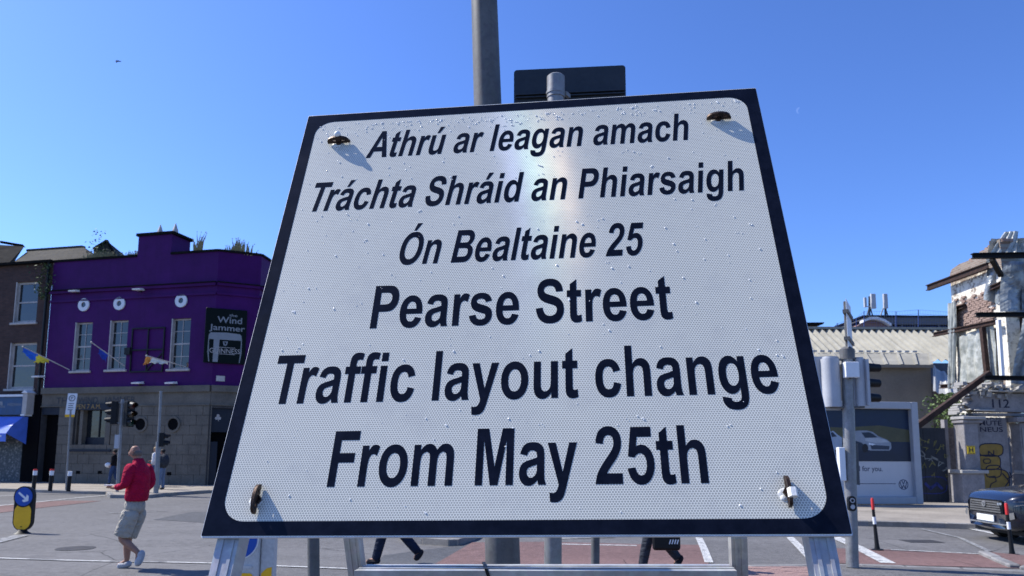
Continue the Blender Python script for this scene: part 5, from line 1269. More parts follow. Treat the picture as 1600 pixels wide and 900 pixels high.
# low lean-to roof right of the grey wall
o_ = corrugated('roof_sheet', P(1457, 614, 29), P(1506, 618, 29), P(1457, 572, 32), P(1490, 592, 32), 0.55, 0.08, MAT['corr2'], shed, 'rib')
mb = MB(); mb.box((xb + 0.01, 30.9, 0), (xb + 3, 31.1, P(1470, 600, 31).z)); mb.build('wall', mat('rubble_wall', (0.11, 0.085, 0.07), 0.9, var=0.5, scale=4, fine=15, bump=0.5), shed)
# far hall with a curved roof
Yh = 60.0
hall = thing('vaulted_hall', P(1400, 700, Yh) * Vector((1, 1, 0)).x if False else Vector((P(1400, 700, Yh).x, Yh, 0)), 'distant brick hall with a shallow curved grey roof beyond the shed', 'building')
k = Yh / 1149
ap = [(1334, 515), (1334, 513), (1345, 506), (1356, 501.5), (1366, 501.5), (1378, 505), (1387, 510), (1387, 520), (1334, 520)]
mb = MB(); T, FH, _ = frameT((0, Yh), (10, Yh)); mb.shape([[FH(x, y) for x, y in ap]], -8, 0, flat(T))
MAT['brick2'] = brickm('distant_red_brick', (0.20, 0.10, 0.075), (0.26, 0.14, 0.10), (0.2, 0.17, 0.15)); mb.build('gable', MAT['brick2'], hall)
mb = MB(); rim = [(1346, 503), (1356, 499), (1367, 498.8), (1378, 502), (1389, 509)]
mb.shape([[FH(x, y - 2.5) for x, y in rim] + [FH(x, y + 1.5) for x, y in rim[::-1]]], -0.3, 0.4, flat(T)); mb.build('arched_verge', MAT['white'], hall)
mb = MB(); r_ = [(1348, 499), (1352, 495.5), (1500, 496.5), (1500, 507), (1389, 507), (1376, 499.5), (1366, 497)]
mb.shape([[FH(x, y) for x, y in r_]], -6, 0.0, flat(T)); mb.build('roof', MAT['galv_dull'], hall)
mb = MB(); mb.shape([[FH(x, y) for x, y in ((1347, 495), (1500, 496), (1500, 493.8), (1347, 493))]], -6, 0.15, flat(T)); mb.build('roof_edge', MAT['slate'], hall)
mb = MB(); mb.shape([[FH(x, y) for x, y in ((1388, 507.2), (1500, 507.2), (1500, 520), (1388, 520))]], -5, -0.3, flat(T)); mb.build('glazed_strip', MAT['dark'], hall)
mb = MB()
for x in (1396, 1412, 1432, 1470): q = FH(x, 514); mb.box((q[0] - 0.06, -0.28, q[1] - 0.4), (q[0] + 0.06, -0.2, q[1] + 0.4), T)
mb.build('mullion', MAT['galv_dull'], hall)
mb = MB(); T_, FL_, _ = frameT((0, 58), (10, 58))
mb.shape([[FL_(x, y) for x, y in ((1230, 504), (1288, 503.5), (1287, 506), (1282, 508), (1230, 508))]], -8, 0, flat(T_)); lr = mb.build('low_canopy', MAT['slate']); tag(lr, 'dark overhanging flat roof edge just right of the notice, beyond the shed', 'roof')
mb = MB(); mb.shape([[FL_(x, y) for x, y in ((1230, 508.2), (1280, 508.2), (1268, 520), (1230, 520))]], -7.5, -0.3, flat(T_)); mb.build('soffit', mat('soffit_brown', (0.14, 0.11, 0.09), 0.8), lr)
# phone mast antennas
for (px_, w_, lab) in ((1363.5, 6, 'pair of pale antenna panels, the left one on the curved roof'), (1382.5, 5, 'single tall pale antenna panel, the right one on the curved roof')):
    q = P(px_, 494, 59.5); root = thing('antenna', q, lab, 'antenna', 'antennas on the curved roof')
    mb = MB(); mb.tube([P(px_ - (5 if w_ == 6 else -1), 494, 59.5), P(px_ - (5 if w_ == 6 else -1), 463, 59.5)], 0.09, 8)
    mb.tube([P(px_ - (9 if w_ == 6 else 7), 494, 59.5), P(px_ - (5 if w_ == 6 else 1), 478, 59.5)], 0.05, 6); mb.tube([P(px_ + (0 if w_ == 6 else 5), 494, 60.5), P(px_ - (4 if w_ == 6 else 0), 478, 59.5)], 0.05, 6); mb.build('mast', MAT['signback'], root)
    a_, b_ = P(px_ - w_ / 2 + 1, 482, 59.2), P(px_ + w_ / 2 + 1, 459, 59.2)
    mb = MB(); mb.box((a_.x, 59.1, a_.z), (b_.x, 59.35, b_.z)); bevel(mb.build('panel', MAT['pearl'], root), 0.04)
    if w_ == 6:
        a_, b_ = P(1350.5, 480, 59.2), P(1353, 465, 59.2); mb = MB(); mb.box((a_.x, 59.1, a_.z), (b_.x, 59.3, b_.z)); mb.bar(P(1351, 479, 59.3), P(1366, 479, 59.3), 0.06, 0.06); mb.build('panel', MAT['pearl'], root)
# roof-edge netting
net = thing('roof_netting', P(1400, 496, 57), 'thin blue netting on slender posts along the roofs right of the notice', 'netting')
MAT['net'] = mat('blue_net', (0.06, 0.10, 0.25), 0.8)
mb = MB(); prof = [(1296, 517), (1306, 508), (1308, 505), (1338, 497), (1350, 486), (1400, 487), (1435, 484), (1500, 489)]
for x0_, y0_ in prof: mb.tube([P(x0_, 516, 57), P(x0_, y0_, 57)], 0.035, 5)
mb.build('post', MAT['net'], net)
mb = MB()
def prof_y(x):
    for (a1, b1), (a2_, b2_) in zip(prof, prof[1:]):
        if a1 <= x <= a2_: return b1 + (b2_ - b1) * (x - a1) / (a2_ - a1)
    return prof[-1][1]
for f in (0, .2, .4, .6, .8):
    pts = [P(x, prof_y(x) + (516 - prof_y(x)) * f, 57) for x in range(1298, 1498, 8)]
    mb.tube(pts, 0.010, 3, caps=False)
for x in range(1298, 1498, 4): mb.tube([P(x, 516, 57), P(x, prof_y(x), 57)], 0.006, 3, caps=False)
mb.build('mesh', MAT['net'], net)

# ================================================================== RIGHT: RUIN
Yq = 23.8
ruin = thing('ruined_building', Vector((P(1560, 780, Yq).x, Yq, ZP)), 'ruined stone and brick building stub wrapped in plastic sheeting and propped by rusty steel beams', 'ruin')
XP = P(1562, 400, 24.2).x
def wallp(px, py, dx=0.0): return PX(px, py, XP - dx)
Yfar = wallp(1484, 450).y
zt0, zt1 = wallp(1484, 424).z, wallp(1560, 382).z
# party wall facing the sun: block with ragged top
def ragged():
    t = NT('broken_plaster_wall'); ob = t.tc.outputs['Object']
    n1 = t.noise(0.9, 6, 0.72); n2 = t.noise(7, 5, 0.7)
    sep = t.n('ShaderNodeSeparateXYZ', {0: ob}); bv = t.n('ShaderNodeCombineXYZ', {0: sep.outputs[1], 1: sep.outputs[2]}).outputs[0]
    br = t.n('ShaderNodeTexBrick', {'Vector': bv, 'Scale': 1.0, 'Brick Width': 0.23, 'Row Height': 0.08, 'Mortar Size': 0.012, 'Color1': (0.17, 0.115, 0.085, 1), 'Color2': (0.26, 0.19, 0.15, 1), 'Mortar': (0.26, 0.24, 0.2, 1)})
    pl = t.mix(t.maprange(n2, 0.48, 0.66, 0, 0.85), (0.74, 0.70, 0.60, 1), (0.28, 0.24, 0.18, 1))
    mask = t.math('MAXIMUM', t.maprange(n1, 0.56, 0.60), t.maprange(t.math('ADD', sep.outputs[2], t.math('MULTIPLY', n2, 1.6)), 8.45, 8.65))
    t.base(t.mix(mask, pl, br.outputs['Color'])); t.b.inputs['Roughness'].default_value = 0.9
    t.bump(t.math('SUBTRACT', n2, t.math('MULTIPLY', mask, 0.8)), 0.6, 0.04); return t.m
MAT['ragged'] = ragged()
rnd = random.Random(11)
prof_ = [(1484, 428), (1487, 421), (1500, 414), (1508, 409), (1520, 404), (1528, 396), (1540, 388), (1550, 381), (1562, 374)]
topz = [(wallp(x, y).y, wallp(x, y).z + rnd.uniform(-0.06, 0.06)) for x, y in prof_]
mb = MB(); out = [(y, z) for y, z in topz] + [(topz[-1][0], ZP + 3.2), (topz[0][0], ZP + 0.0)]
mb.shape([out], 0.0, 0.45, lambda x, y, d: Vector((XP + 0.45 - d, x, y))); mb.build('wall', MAT['ragged'], ruin)
# courses of exposed brick proud of the wall
MAT['oldbrick'] = mat('old_pink_brick', (0.27, 0.19, 0.155), 0.9, var=0.35, scale=9, fine=40, bump=0.5)
src = None
ylo, yhi = wallp(1552, 480).y, wallp(1492, 500).y
zb0 = wallp(1490, 521).z
nb = int((yhi - ylo) / 0.235)
for j in range(16):
    for i in range(nb + 1):
        y = ylo + i * 0.235 + (j % 2) * 0.115; z = zb0 + 0.03 + j * 0.078
        if j > 11 and rnd.random() < (j - 10) * 0.16: continue
        if rnd.random() < 0.06 or y > yhi: continue
        if src is None: mb = MB(); mb.box((-0.02, -0.108, -0.034), (0.05, 0.108, 0.034)); src = mb.build('brick', MAT['oldbrick'], ruin, local=True); o = src
        else: o = share(src, ruin, (0, 0, 0))
        o.location = Vector((XP - 0.035 + rnd.uniform(-0.02, 0.015), y, z)) - origin(ruin); o.rotation_euler = (rnd.uniform(-.03, .03), 0, rnd.uniform(-.05, .05))
# rubble along the broken top
mb = MB()
for i in range(60):
    u = rnd.random(); yy = topz[0][0] + (topz[-1][0] - topz[0][0]) * u; zz = topz[0][1] + (topz[-1][1] - topz[0][1]) * u
    s = rnd.uniform(0.04, 0.12); mb.box((XP + rnd.uniform(-0.02, 0.3), yy - s, zz - 0.1), (XP + 0.42, yy + s * 0.8, zz + rnd.uniform(-0.02, 0.09)))
o = mb.build('broken_top', MAT['oldbrick'], ruin); o['kind'] = 'stuff'
MAT['darksteel'] = mat('dark_steel', (0.008, 0.008, 0.009), 0.6, metal=0.1, var=0.4, spec=0.15)
# plastic sheeting
def plastic(name, cols):
    t = NT(name); n1 = t.noise(3.5, 5, 0.6)
    t.base(t.mix(t.maprange(n1, 0.35, 0.65), c4(cols[0]), c4(cols[1]))); t.b.inputs['Roughness'].default_value = 0.3; t.b.inputs['Specular IOR Level'].default_value = 0.7
    rid = t.n('ShaderNodeTexNoise', {'Vector': t.tc.outputs['Object'], 'Scale': 3.0, 'Detail': 4, 'Distortion': 1.2}).outputs['Fac']
    t.bump(rid, 0.35, 0.06); return t.m
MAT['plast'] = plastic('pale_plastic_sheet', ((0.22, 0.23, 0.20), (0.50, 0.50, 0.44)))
MAT['plast_dark'] = plastic('shaded_plastic_sheet', ((0.10, 0.11, 0.12), (0.30, 0.33, 0.33)))  # darker copy of the sheet: shade on the front face put into the colour
def crumple(mb, corner, nU, nV, amp, seed, nrm, folds=5):
    rn = random.Random(seed); ph = [rn.uniform(0, 6) for _ in range(8)]
    g = []
    for j in range(nV + 1):
        for i in range(nU + 1):
            u, v = i / nU, j / nV
            p = corner(u, v)
            h = abs(math.sin(folds * 0.5 * math.pi * u + 1.2 * math.sin(2 * v + ph[0]) + ph[1])) * 0.6 + abs(math.sin(2.2 * (u * 1.3 + v) + ph[2])) * 0.4 + abs(math.sin(4 * v - 3 * u + ph[3])) * 0.15 + rn.uniform(0, 0.05)
            g.append(p + nrm * (h * amp))
    mb.add(g, [(j*(nU+1)+i, j*(nU+1)+i+1, (j+1)*(nU+1)+i+1, (j+1)*(nU+1)+i) for j in range(nV) for i in range(nU)])
def quadf(a, b, c, d): return lambda u, v: a.lerp(b, u).lerp(d.lerp(c, u), v)
Lft = Vector((-1, -0.1, 0)).normalized(); Fwd = Vector((-0.2, -1, 0)).normalized()
for nm, cs, nrm, sd, mt, am in (
    ('plastic_sheet', (wallp(1499, 612, .1), wallp(1540, 596, .1), wallp(1536, 512, .1), wallp(1497, 530, .1)), Lft, 1, 'plast', 0.12),
    ('plastic_sheet', (wallp(1541, 598, .1), wallp(1561, 592, .1), wallp(1556, 502, .1), wallp(1538, 512, .1)), Lft, 2, 'plast', 0.10),
    ('plastic_sheet', (wallp(1487, 608, .3), wallp(1499, 606, .2), wallp(1497, 470, .2), wallp(1486, 475, .1)), Lft, 3, 'plast', 0.16),
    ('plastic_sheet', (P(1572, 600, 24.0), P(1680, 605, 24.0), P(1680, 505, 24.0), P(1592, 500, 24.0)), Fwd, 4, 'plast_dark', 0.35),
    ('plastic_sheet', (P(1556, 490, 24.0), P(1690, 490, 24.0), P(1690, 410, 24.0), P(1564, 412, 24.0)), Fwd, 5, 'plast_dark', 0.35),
    ('plastic_sheet', (wallp(1541, 412, .05), P(1640, 410, 23.9), P(1640, 372, 24.1), wallp(1551, 374, .05)), (Lft + Fwd).normalized(), 6, 'plast', 0.16),
    ('plastic_sheet', (P(1545, 405, 24.3), P(1590, 400, 24.0), P(1592, 362, 24.3), P(1570, 363, 24.3)), (Lft + Fwd).normalized(), 7, 'plast', 0.14),
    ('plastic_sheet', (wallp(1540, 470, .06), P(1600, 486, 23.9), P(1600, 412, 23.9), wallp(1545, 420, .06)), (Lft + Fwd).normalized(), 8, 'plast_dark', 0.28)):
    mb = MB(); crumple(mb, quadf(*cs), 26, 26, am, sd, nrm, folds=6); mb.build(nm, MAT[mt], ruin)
mb = MB(); mb.box((XP + 0.01, 24.45, 4.0), (XP + 6, 24.7, P(1600, 372, 24.3).z)); mb.build('wall', MAT['brick'], ruin)
mb = MB(); mb.box((XP + 0.01, 24.38, P(1600, 470, 24.3).z), (XP + 6, 24.44, P(1600, 497, 24.3).z + 0.25)); mb.build('floor_edge', MAT['darksteel'], ruin)
# steel beams and props
def ibeam(a, b, h=0.26, w=0.16, mtl='rust'):
    mb = MB(); d = (b - a).normalized(); side = d.cross(Vector((0, 0, 1))).normalized(); u = side.cross(d).normalized()
    mb.bar(a + u * h / 2, b + u * h / 2, w, 0.03); mb.bar(a - u * h / 2, b - u * h / 2, w, 0.03); mb.bar(a, b, 0.03, h - 0.03)
    return mb.build('steel_beam', MAT[mtl], ruin)
ibeam(wallp(1449, 450, .3), wallp(1544, 415, .25), 0.19, 0.14)
ibeam(wallp(1459, 523, .3), wallp(1556, 503, .25), 0.13, 0.13)
ibeam(wallp(1546, 452, .12), wallp(1570, 441, .12), 0.12)
ibeam(wallp(1488, 485, .12), wallp(1508, 478, .12), 0.12)
ibeam(wallp(1470, 604, .3), wallp(1530, 600, .3), 0.12)
ibeam(P(1519, 400, 22.9), P(1700, 397, 22.9), 0.14, 0.16, 'darksteel')
ibeam(P(1525, 492, 22.9), P(1700, 491, 22.9), 0.11, 0.16, 'darksteel')
ibeam(P(1538, 590, 22.9), P(1700, 593, 22.9), 0.11, 0.16, 'darksteel')
mb = MB(); mb.bar(wallp(1535, 512, .35), wallp(1543, 590, .35), 0.14, 0.16); mb.build('prop', MAT['rust'], ruin)
mb = MB(); mb.bar(P(1430, 668, 23.0), P(1546, 583, 23.4), 0.17, 0.17); mb.build('prop', MAT['rust'], ruin)
mb = MB(); mb.bar(P(1560, 500, 23.7), P(1566, 590, 23.7), 0.13, 0.1); mb.build('prop', MAT['white'], ruin)
mb = MB(); mb.bar(P(1550, 405, 23.0), P(1564, 430, 23.9), 0.14, 0.14); mb.build('prop', MAT['darksteel'], ruin)
# ground floor in stone
MAT['stone'] = mat('dirty_limestone', (0.21, 0.20, 0.20), 0.85, var=0.3, scale=1.8, fine=18, bump=0.4)
MAT['stone_pale'] = mat('paler_limestone', (0.33, 0.32, 0.30), 0.85, var=0.25, scale=2)
Tg, Fg, _ = frameT((P(1490, 780, Yq).x, Yq), (P(1650, 780, Yq + 0.3).x, Yq + 0.3))
def gr(x0, y0, x1, y1): return px_rect(Fg, x0, y0, x1, y1)
def gbox(name, x0, y0, x1, y1, o0, o1, mt, zbase=None):
    a, b, c, d = gr(x0, y0, x1, y1)
    if zbase is not None: c = zbase
    mb = MB(); mb.box((a, o0, c), (b, o1, d), Tg); return bevel(mb.build(name, MAT[mt], ruin), 0.015, 1)
gbox('pilaster_base', 1494, 739, 1532, 790, -0.3, 0.28, 'stone', 0.1)
gbox('pilaster_plinth', 1491, 734, 1533, 739.5, -0.3, 0.36, 'stone_pale')
gbox('pilaster', 1499, 661, 1526, 734.5, -0.3, 0.2, 'stone')
gbox('capital', 1494, 651, 1529, 656, -0.3, 0.34, 'stone_pale'); gbox('capital', 1496, 656.5, 1527, 661.5, -0.3, 0.26, 'stone')
gbox('pilaster_base', 1591, 741, 1640, 800, -0.3, 0.28, 'stone', 0.1)
gbox('pilaster', 1586, 661, 1622, 745, -0.3, 0.2, 'stone'); gbox('capital', 1577, 652, 1640, 660.5, -0.3, 0.34, 'stone')
gbox('pilaster_strip', 1588.5, 668, 1592.5, 701, 0.2, 0.26, 'stone_pale')
gbox('pilaster_block', 1591, 735, 1608, 741, -0.2, 0.42, 'stone_pale')
gbox('blocked_doorway', 1526, 652, 1586, 800, -0.32, -0.05, 'stone', 0.1)
gbox('lintel', 1518, 645, 1640, 651, -0.3, 0.05, 'stone')
# entablature with a broken left end
a, b, c, d = gr(1511, 615, 1680, 645)
mb = MB(); pts = [(a + 0.3, c), (b, c), (b, d), (a + 0.2, d), (a + 0.05, d - 0.12), (a + 0.14, d - 0.25), (a - 0.1, d - 0.42), (a + 0.02, c + 0.1)]
mb.shape([pts], -0.4, 0.1, flat(Tg)); mb.build('entablature', MAT['stone'], ruin)
gbox('cornice', 1516, 640, 1548, 643, 0.1, 0.22, 'stone_pale')
gbox('cornice', 1536, 611, 1680, 615, -0.4, 0.3, 'stone_pale')
for dxx, hh_ in ((1575, 0.35),):
    a_ = Fg(1574, 611); b_ = Fg(1600, 597); c_ = Fg(1626, 611); mb = MB()
    mb.shape([[a_, (a_[0] + 0.2, a_[1]), (b_[0], b_[1] - 0.16), (c_[0] - 0.2, c_[1]), c_, b_]], 0.1, 0.36, flat(Tg)); mb.build('pediment', MAT['stone_pale'], ruin)
mb = MB()
for i in range(70):
    q = Fg(rnd.uniform(1500, 1575), rnd.uniform(598, 622)); s = rnd.uniform(0.02, 0.075)
    mb.box((q[0] - s, -0.4 + rnd.uniform(0, 0.3), q[1] - s), (q[0] + s, rnd.uniform(0.0, 0.25), q[1] + s * 0.6), Tg)
for i in range(30):
    q = Fg(rnd.uniform(1494, 1512), rnd.uniform(630, 656)); s = rnd.uniform(0.015, 0.05)
    mb.box((q[0] - s, -0.35, q[1] - s), (q[0] + s, rnd.uniform(-0.1, 0.2), q[1] + s * 0.6), Tg)
o = mb.build('rubble', MAT['stone_pale'], ruin); o['kind'] = 'stuff'
a, b, c, d = gr(1490, 655, 1500, 790); mb = MB(); mb.box((a - 0.1, -0.5, 0.1), (b, -0.32, d), Tg); mb.build('side_wall', MAT['stone'], ruin)
# graffiti: flat paint on the stone
spray = mat('black_spray', (0.012, 0.012, 0.03), 0.6); gold2 = mat('ochre_spray', (0.24, 0.155, 0.035), 0.7, var=0.25, scale=4)
mb = MB()
for tx, x0_, yb, x1_, hpx, base in (('112', 1547, 637, 1574, 13, 0.1), ('MUTE', 1532, 664.5, 1567, 7.5, -0.05), ('NEUS', 1533, 674.5, 1569, 7.5, -0.05), ('SARK', 1529, 655.5, 1568, 4, -0.05)):
    mb = MB(); p_ = Fg(x0_, yb); q_ = Fg(x1_, yb); words(mb, tx, flat(Tg), p_[0], p_[1], hpx * Yq / 1149, width=q_[0] - p_[0], depth=0.004, base=base, bold=0.015 if hpx > 5 else 0.0); mb.build('graffiti_word', spray, ruin)
mb = MB()
def stroke(mb, pts, w, T_, F_, base, dp=0.005):
    g = [F_(x, y) for x, y in pts]
    for (x0_, z0_), (x1_, z1_) in zip(g, g[1:]):
        L = math.hypot(x1_ - x0_, z1_ - z0_) or 1; nx, nz = -(z1_ - z0_) / L * w / 2, (x1_ - x0_) / L * w / 2
        ex_, ez_ = (x1_ - x0_) / L * w * 0.3, (z1_ - z0_) / L * w * 0.3
        mb.quad(T_(x0_ - nx - ex_, base + dp, z0_ - nz - ez_), T_(x1_ - nx + ex_, base + dp, z1_ - nz + ez_), T_(x1_ + nx + ex_, base + dp, z1_ + nz + ez_), T_(x0_ + nx - ex_, base + dp, z0_ + nz - ez_))
def blob(x0, y0, x1, y1, n=20, p=3.2):
    cx_, cy_, rx, ry = (x0 + x1) / 2, (y0 + y1) / 2, (x1 - x0) / 2, (y1 - y0) / 2
    return [(cx_ + rx * math.copysign(abs(math.cos(2*math.pi*i/n)) ** (2/p), math.cos(2*math.pi*i/n)), cy_ + ry * math.copysign(abs(math.sin(2*math.pi*i/n)) ** (2/p), math.sin(2*math.pi*i/n))) for i in range(n)]
mb2 = MB(); bl = [blob(1531, 693, 1569, 713), blob(1526.5, 711, 1565, 734), blob(1542, 727, 1566, 746), blob(1530, 733, 1579, 776)]
for i, q in enumerate(bl):
    mb2.shape([[Fg(x, y) for x, y in q]], -0.05, -0.046 + 0.0006 * i, flat(Tg)); stroke(mb, q + [q[0]], 0.035, Tg, Fg, -0.045, 0.003 + 0.0006 * i)
mb2.build('graffiti_fill', gold2, ruin)
stroke(mb, [(1546, 713), (1546, 705), (1554, 712), (1554, 704)], 0.04, Tg, Fg, -0.04)
stroke(mb, blob(1538, 717, 1549, 724, 10) + [(1549, 720)], 0.03, Tg, Fg, -0.04); stroke(mb, [(1548, 745), (1556, 744), (1558, 752), (1550, 756), (1548, 762)], 0.03, Tg, Fg, -0.04)
stroke(mb, [(1568, 740), (1578, 752), (1572, 760), (1566, 768)], 0.04, Tg, Fg, -0.04); stroke(mb, [(1576, 748), (1582, 745), (1579, 738)], 0.03, Tg, Fg, -0.04)
mb.build('graffiti_lines', spray, ruin)
a, b, c, d = gr(1503.5, 696.5, 1516.5, 709.5)
hs = thing('hydrant_sign', Tg(a, 0.21, c), 'small yellow plate with a black H on the stone pilaster', 'sign')
mb = MB(); mb.box((a, 0.203, c), (b, 0.22, d), Tg); mb.build('plate', mat('hydrant_yellow', (0.75, 0.5, 0.02), 0.4, var=0.05), hs)
mb = MB(); words(mb, 'H', flat(Tg), (a + b) / 2, c + (d - c) * 0.22, (d - c) * 0.58, depth=0.004, base=0.22, bold=0.03, align='C')
for x0_, x1_, z0_, z1_ in ((a+.01, b-.01, c+.01, c+.025), (a+.01, b-.01, d-.025, d-.01)): mb.box((x0_, 0.2205, z0_), (x1_, 0.223, z1_), Tg)
mb.build('letter', spray, hs)
# site hoarding, dark with scrawls
hd2 = px_rect(Fg, 1430, 668, 1491, 790)
site = thing('site_hoarding', Tg((hd2[0] + hd2[1]) / 2, 0, ZP), 'dark site hoarding covered in pale scrawled graffiti between the poster and the ruin', 'hoarding')
MAT['hoard'] = mat('dark_painted_ply', (0.012, 0.016, 0.026), 0.6, var=0.5, scale=1.2, col2=(0.03, 0.035, 0.045))
nbp = 3
for i in range(nbp):
    xa_, xb_ = hd2[0] + (hd2[1] - hd2[0]) * i / nbp, hd2[0] + (hd2[1] - hd2[0]) * (i + 1) / nbp
    mb = MB(); mb.box((xa_ + 0.004, -0.25, 0.1), (xb_ - 0.004, -0.2 + 0.006 * (i % 2), hd2[3]), Tg); mb.build('board', MAT['hoard'], site)
mb = MB(); rn = random.Random(5)
for (cx_, cy_, s_) in ((1443, 688, 4), (1452, 700, 5), (1470, 703, 6), (1484, 712, 5), (1462, 727, 6), (1450, 728, 5), (1486, 742, 4), (1438, 752, 4), (1464, 742, 5), (1448, 691, 6), (1458, 690, 5), (1468, 693, 5), (1478, 698, 5), (1446, 710, 7), (1455, 716, 7), (1466, 716, 8), (1476, 725, 7), (1481, 733, 6), (1440, 735, 4)):
    pts = [(cx_ + s_ * math.cos(t_) * rn.uniform(.4, 1), cy_ + s_ * math.sin(t_) * rn.uniform(.4, 1.1)) for t_ in [rn.uniform(0, 6.3) for _ in range(5)]]
    stroke(mb, pts, 0.022, Tg, Fg, -0.192)
    if s_ == 5: mb.build('scrawl', mat('yellow_scrawl', (0.15, 0.14, 0.05), 0.7, var=0.3), site); mb = MB()
mb.build('scrawl', mat('pale_scrawl', (0.20, 0.21, 0.20), 0.7, var=0.3), site)
mb = MB(); stroke(mb, blob(1440, 745, 1486, 772, 16), 0.03, Tg, Fg, -0.192); stroke(mb, [(1452, 756), (1460, 764), (1470, 756), (1478, 764)], 0.09, Tg, Fg, -0.191)
mb.build('scrawl', mat('blue_scrawl', (0.02, 0.03, 0.14), 0.7), site)
mb = MB(); mb.bar(Tg(hd2[1] - 0.9, -0.3, hd2[3] - 0.1), Tg(hd2[1] - 0.9, -0.3, hd2[3] + 0.6), 0.06, 0.06); mb.bar(Tg(hd2[1] - 1.4, -0.3, hd2[3]), Tg(hd2[1] - 0.5, -0.3, hd2[3] + 0.35), 0.05, 0.05); mb.build('post', MAT['trim'], site)
bs = P(1488, 668, 25.0)
tuft('shrub', bs + Vector((0, 0, 0)), 1.7, 1.15, 900, leafm('shrub_leaf', (0.05, 0.10, 0.02), (0.12, 0.17, 0.05)), 'green shrub growing out of the rubble behind the site hoarding', 'shrub', blade=False, dpt=1.0, seed=9)

# ================================================================== DARK CAR AT THE RIGHT EDGE
cb = G(1546, 836)
def make_car():
    # local: +x forward (nose), y to the left side, z up; nose at x = 0
    Lc, Wc = 4.4, 1.84
    hd = Vector((-1.0, 0.05, 0)).normalized(); left = Vector((-hd.y, hd.x, 0))
    nose = P(1541, 800, 14.35); nose = Vector((nose.x, 14.35, 0))
    root = thing('parked_car', nose - hd * 2.2, 'dark blue car with its grille and headlamp showing at the right edge of the picture', 'car')
    TT = lambda x, y, z: nose + hd * x + left * y + Vector((0, 0, z * 0.93))
    paint = mat('dark_blue_car_paint', (0.006, 0.009, 0.020), 0.25, metal=0.3, var=0.05, bump=0, coat=1.0)
    # sections along the length: (x, half width, z bottom, z belt, half width top, z top)
    secs = [(0.0, 0.60, 0.30, 0.80, 0.56, 0.84), (-0.06, 0.74, 0.24, 0.88, 0.66, 0.93), (-0.2, 0.86, 0.20, 0.94, 0.76, 1.0), (-0.45, 0.91, 0.2, 0.98, 0.80, 1.05), (-0.9, 0.92, 0.22, 1.0, 0.82, 1.10), (-1.25, 0.92, 0.22, 1.02, 0.80, 1.14),
            (-1.9, 0.92, 0.22, 1.04, 0.70, 1.60), (-2.6, 0.92, 0.22, 1.05, 0.68, 1.66), (-3.5, 0.92, 0.22, 1.06, 0.66, 1.62), (-4.1, 0.90, 0.24, 1.06, 0.70, 1.15), (-4.35, 0.84, 0.3, 1.0, 0.7, 1.05)]
    mb = MB(); ringN = 14
    for (x, w, zb, zbelt, wt_, zt_) in secs:
        side = [(w * 0.93, zb), (w, zb + 0.2), (w * 1.0, (zb + zbelt) / 2), (w * 0.98, zbelt), (wt_, zt_ - (zt_ - zbelt) * 0.25), (wt_ * 0.85, zt_), (wt_ * 0.4, zt_ + 0.02)]
        pts = side + [(-a, b) for a, b in side[::-1]]
        mb.v += [tuple(TT(x, a, b)) for a, b in pts]
    ns_ = len(secs)
    for i in range(ns_ - 1):
        for k_ in range(ringN):
            a_, b_ = i * ringN + k_, i * ringN + (k_ + 1) % ringN; mb.f.append((a_, b_, b_ + ringN, a_ + ringN))
    mb.f.append(tuple(range(ringN))); mb.f.append(tuple((ns_ - 1) * ringN + k_ for k_ in range(ringN))[::-1])
    body = mb.build('body', paint, root, smooth=True); sbv = body.modifiers.new('sub', 'SUBSURF'); sbv.levels = 1; sbv.render_levels = 2
    glass = MAT['pane']
    mb = MB(); mb.quad(TT(-1.27, -0.74, 1.15), TT(-1.27, 0.74, 1.15), TT(-1.88, 0.62, 1.57), TT(-1.88, -0.62, 1.57)); mb.build('windscreen', glass, root)
    for s in (-1, 1):
        mb = MB(); mb.quad(TT(-1.6, s * 0.93, 1.08), TT(-3.7, s * 0.93, 1.1), TT(-3.4, s * 0.71, 1.55), TT(-2.0, s * 0.73, 1.54)); mb.build('side_window', glass, root)
        for xw in (-0.85, -3.5):
            mb = MB(); mb.tube([TT(xw, s * 0.72, 0.34), TT(xw, s * 0.945, 0.34)], 0.34, 24); wh = mb.build('wheel', MAT['black'], root, smooth=True, auto=40)
            mb = MB(); mb.tube([TT(xw, s * 0.946, 0.34), TT(xw, s * 0.955, 0.34)], 0.22, 18); mb.build('rim', MAT['galv'], wh)
        # headlamp wraps the corner
        mb = MB(); hp = [(0.035, 0.42, 0.80), (-0.10, 0.77, 0.85), (-0.27, 0.885, 0.88), (-0.30, 0.89, 0.83), (-0.10, 0.79, 0.765), (0.035, 0.43, 0.75)]
        mb.quad(*[TT(x, s * y, z) for x, y, z in hp]); mb.quad(*[TT(x - 0.08, s * (y - 0.02), z) for x, y, z in hp[::-1]]); 
        lampm = emit('unused', (1, 1, 1), 0) if False else mat('headlamp_glass', (0.22, 0.23, 0.25), 0.12, metal=0.3, var=0.3, scale=20, bump=0); mb.build('headlamp', lampm, root)
        mb = MB(); mb.quad(*[TT(x, s * y, z) for x, y, z in ((0.0, 0.62, 0.60), (-0.05, 0.76, 0.64), (-0.04, 0.80, 0.52), (0.01, 0.64, 0.47))]); mb.build('fog_lamp', MAT['galv_dull'], root)
    grm = MAT['black']
    for j in range(5):
        z = 0.62 + j * 0.048; mb = MB(); mb.bar(TT(0.012, -0.50 + 0.01 * j, z), TT(0.012, 0.50 - 0.01 * j, z), 0.03, 0.026); mb.build('grille_slat', MAT['galv_dull'], root)
    mb = MB(); mb.box((-0.005, -0.53, 0.58), (0.004, 0.53, 0.86), TT); mb.build('grille', grm, root)
    mb = MB(); mb.box((0.012, -0.27, 0.42), (0.03, 0.27, 0.545), TT); mb.build('number_plate', mat('number_plate_white', (0.75, 0.76, 0.74), 0.4, var=0.05), root)
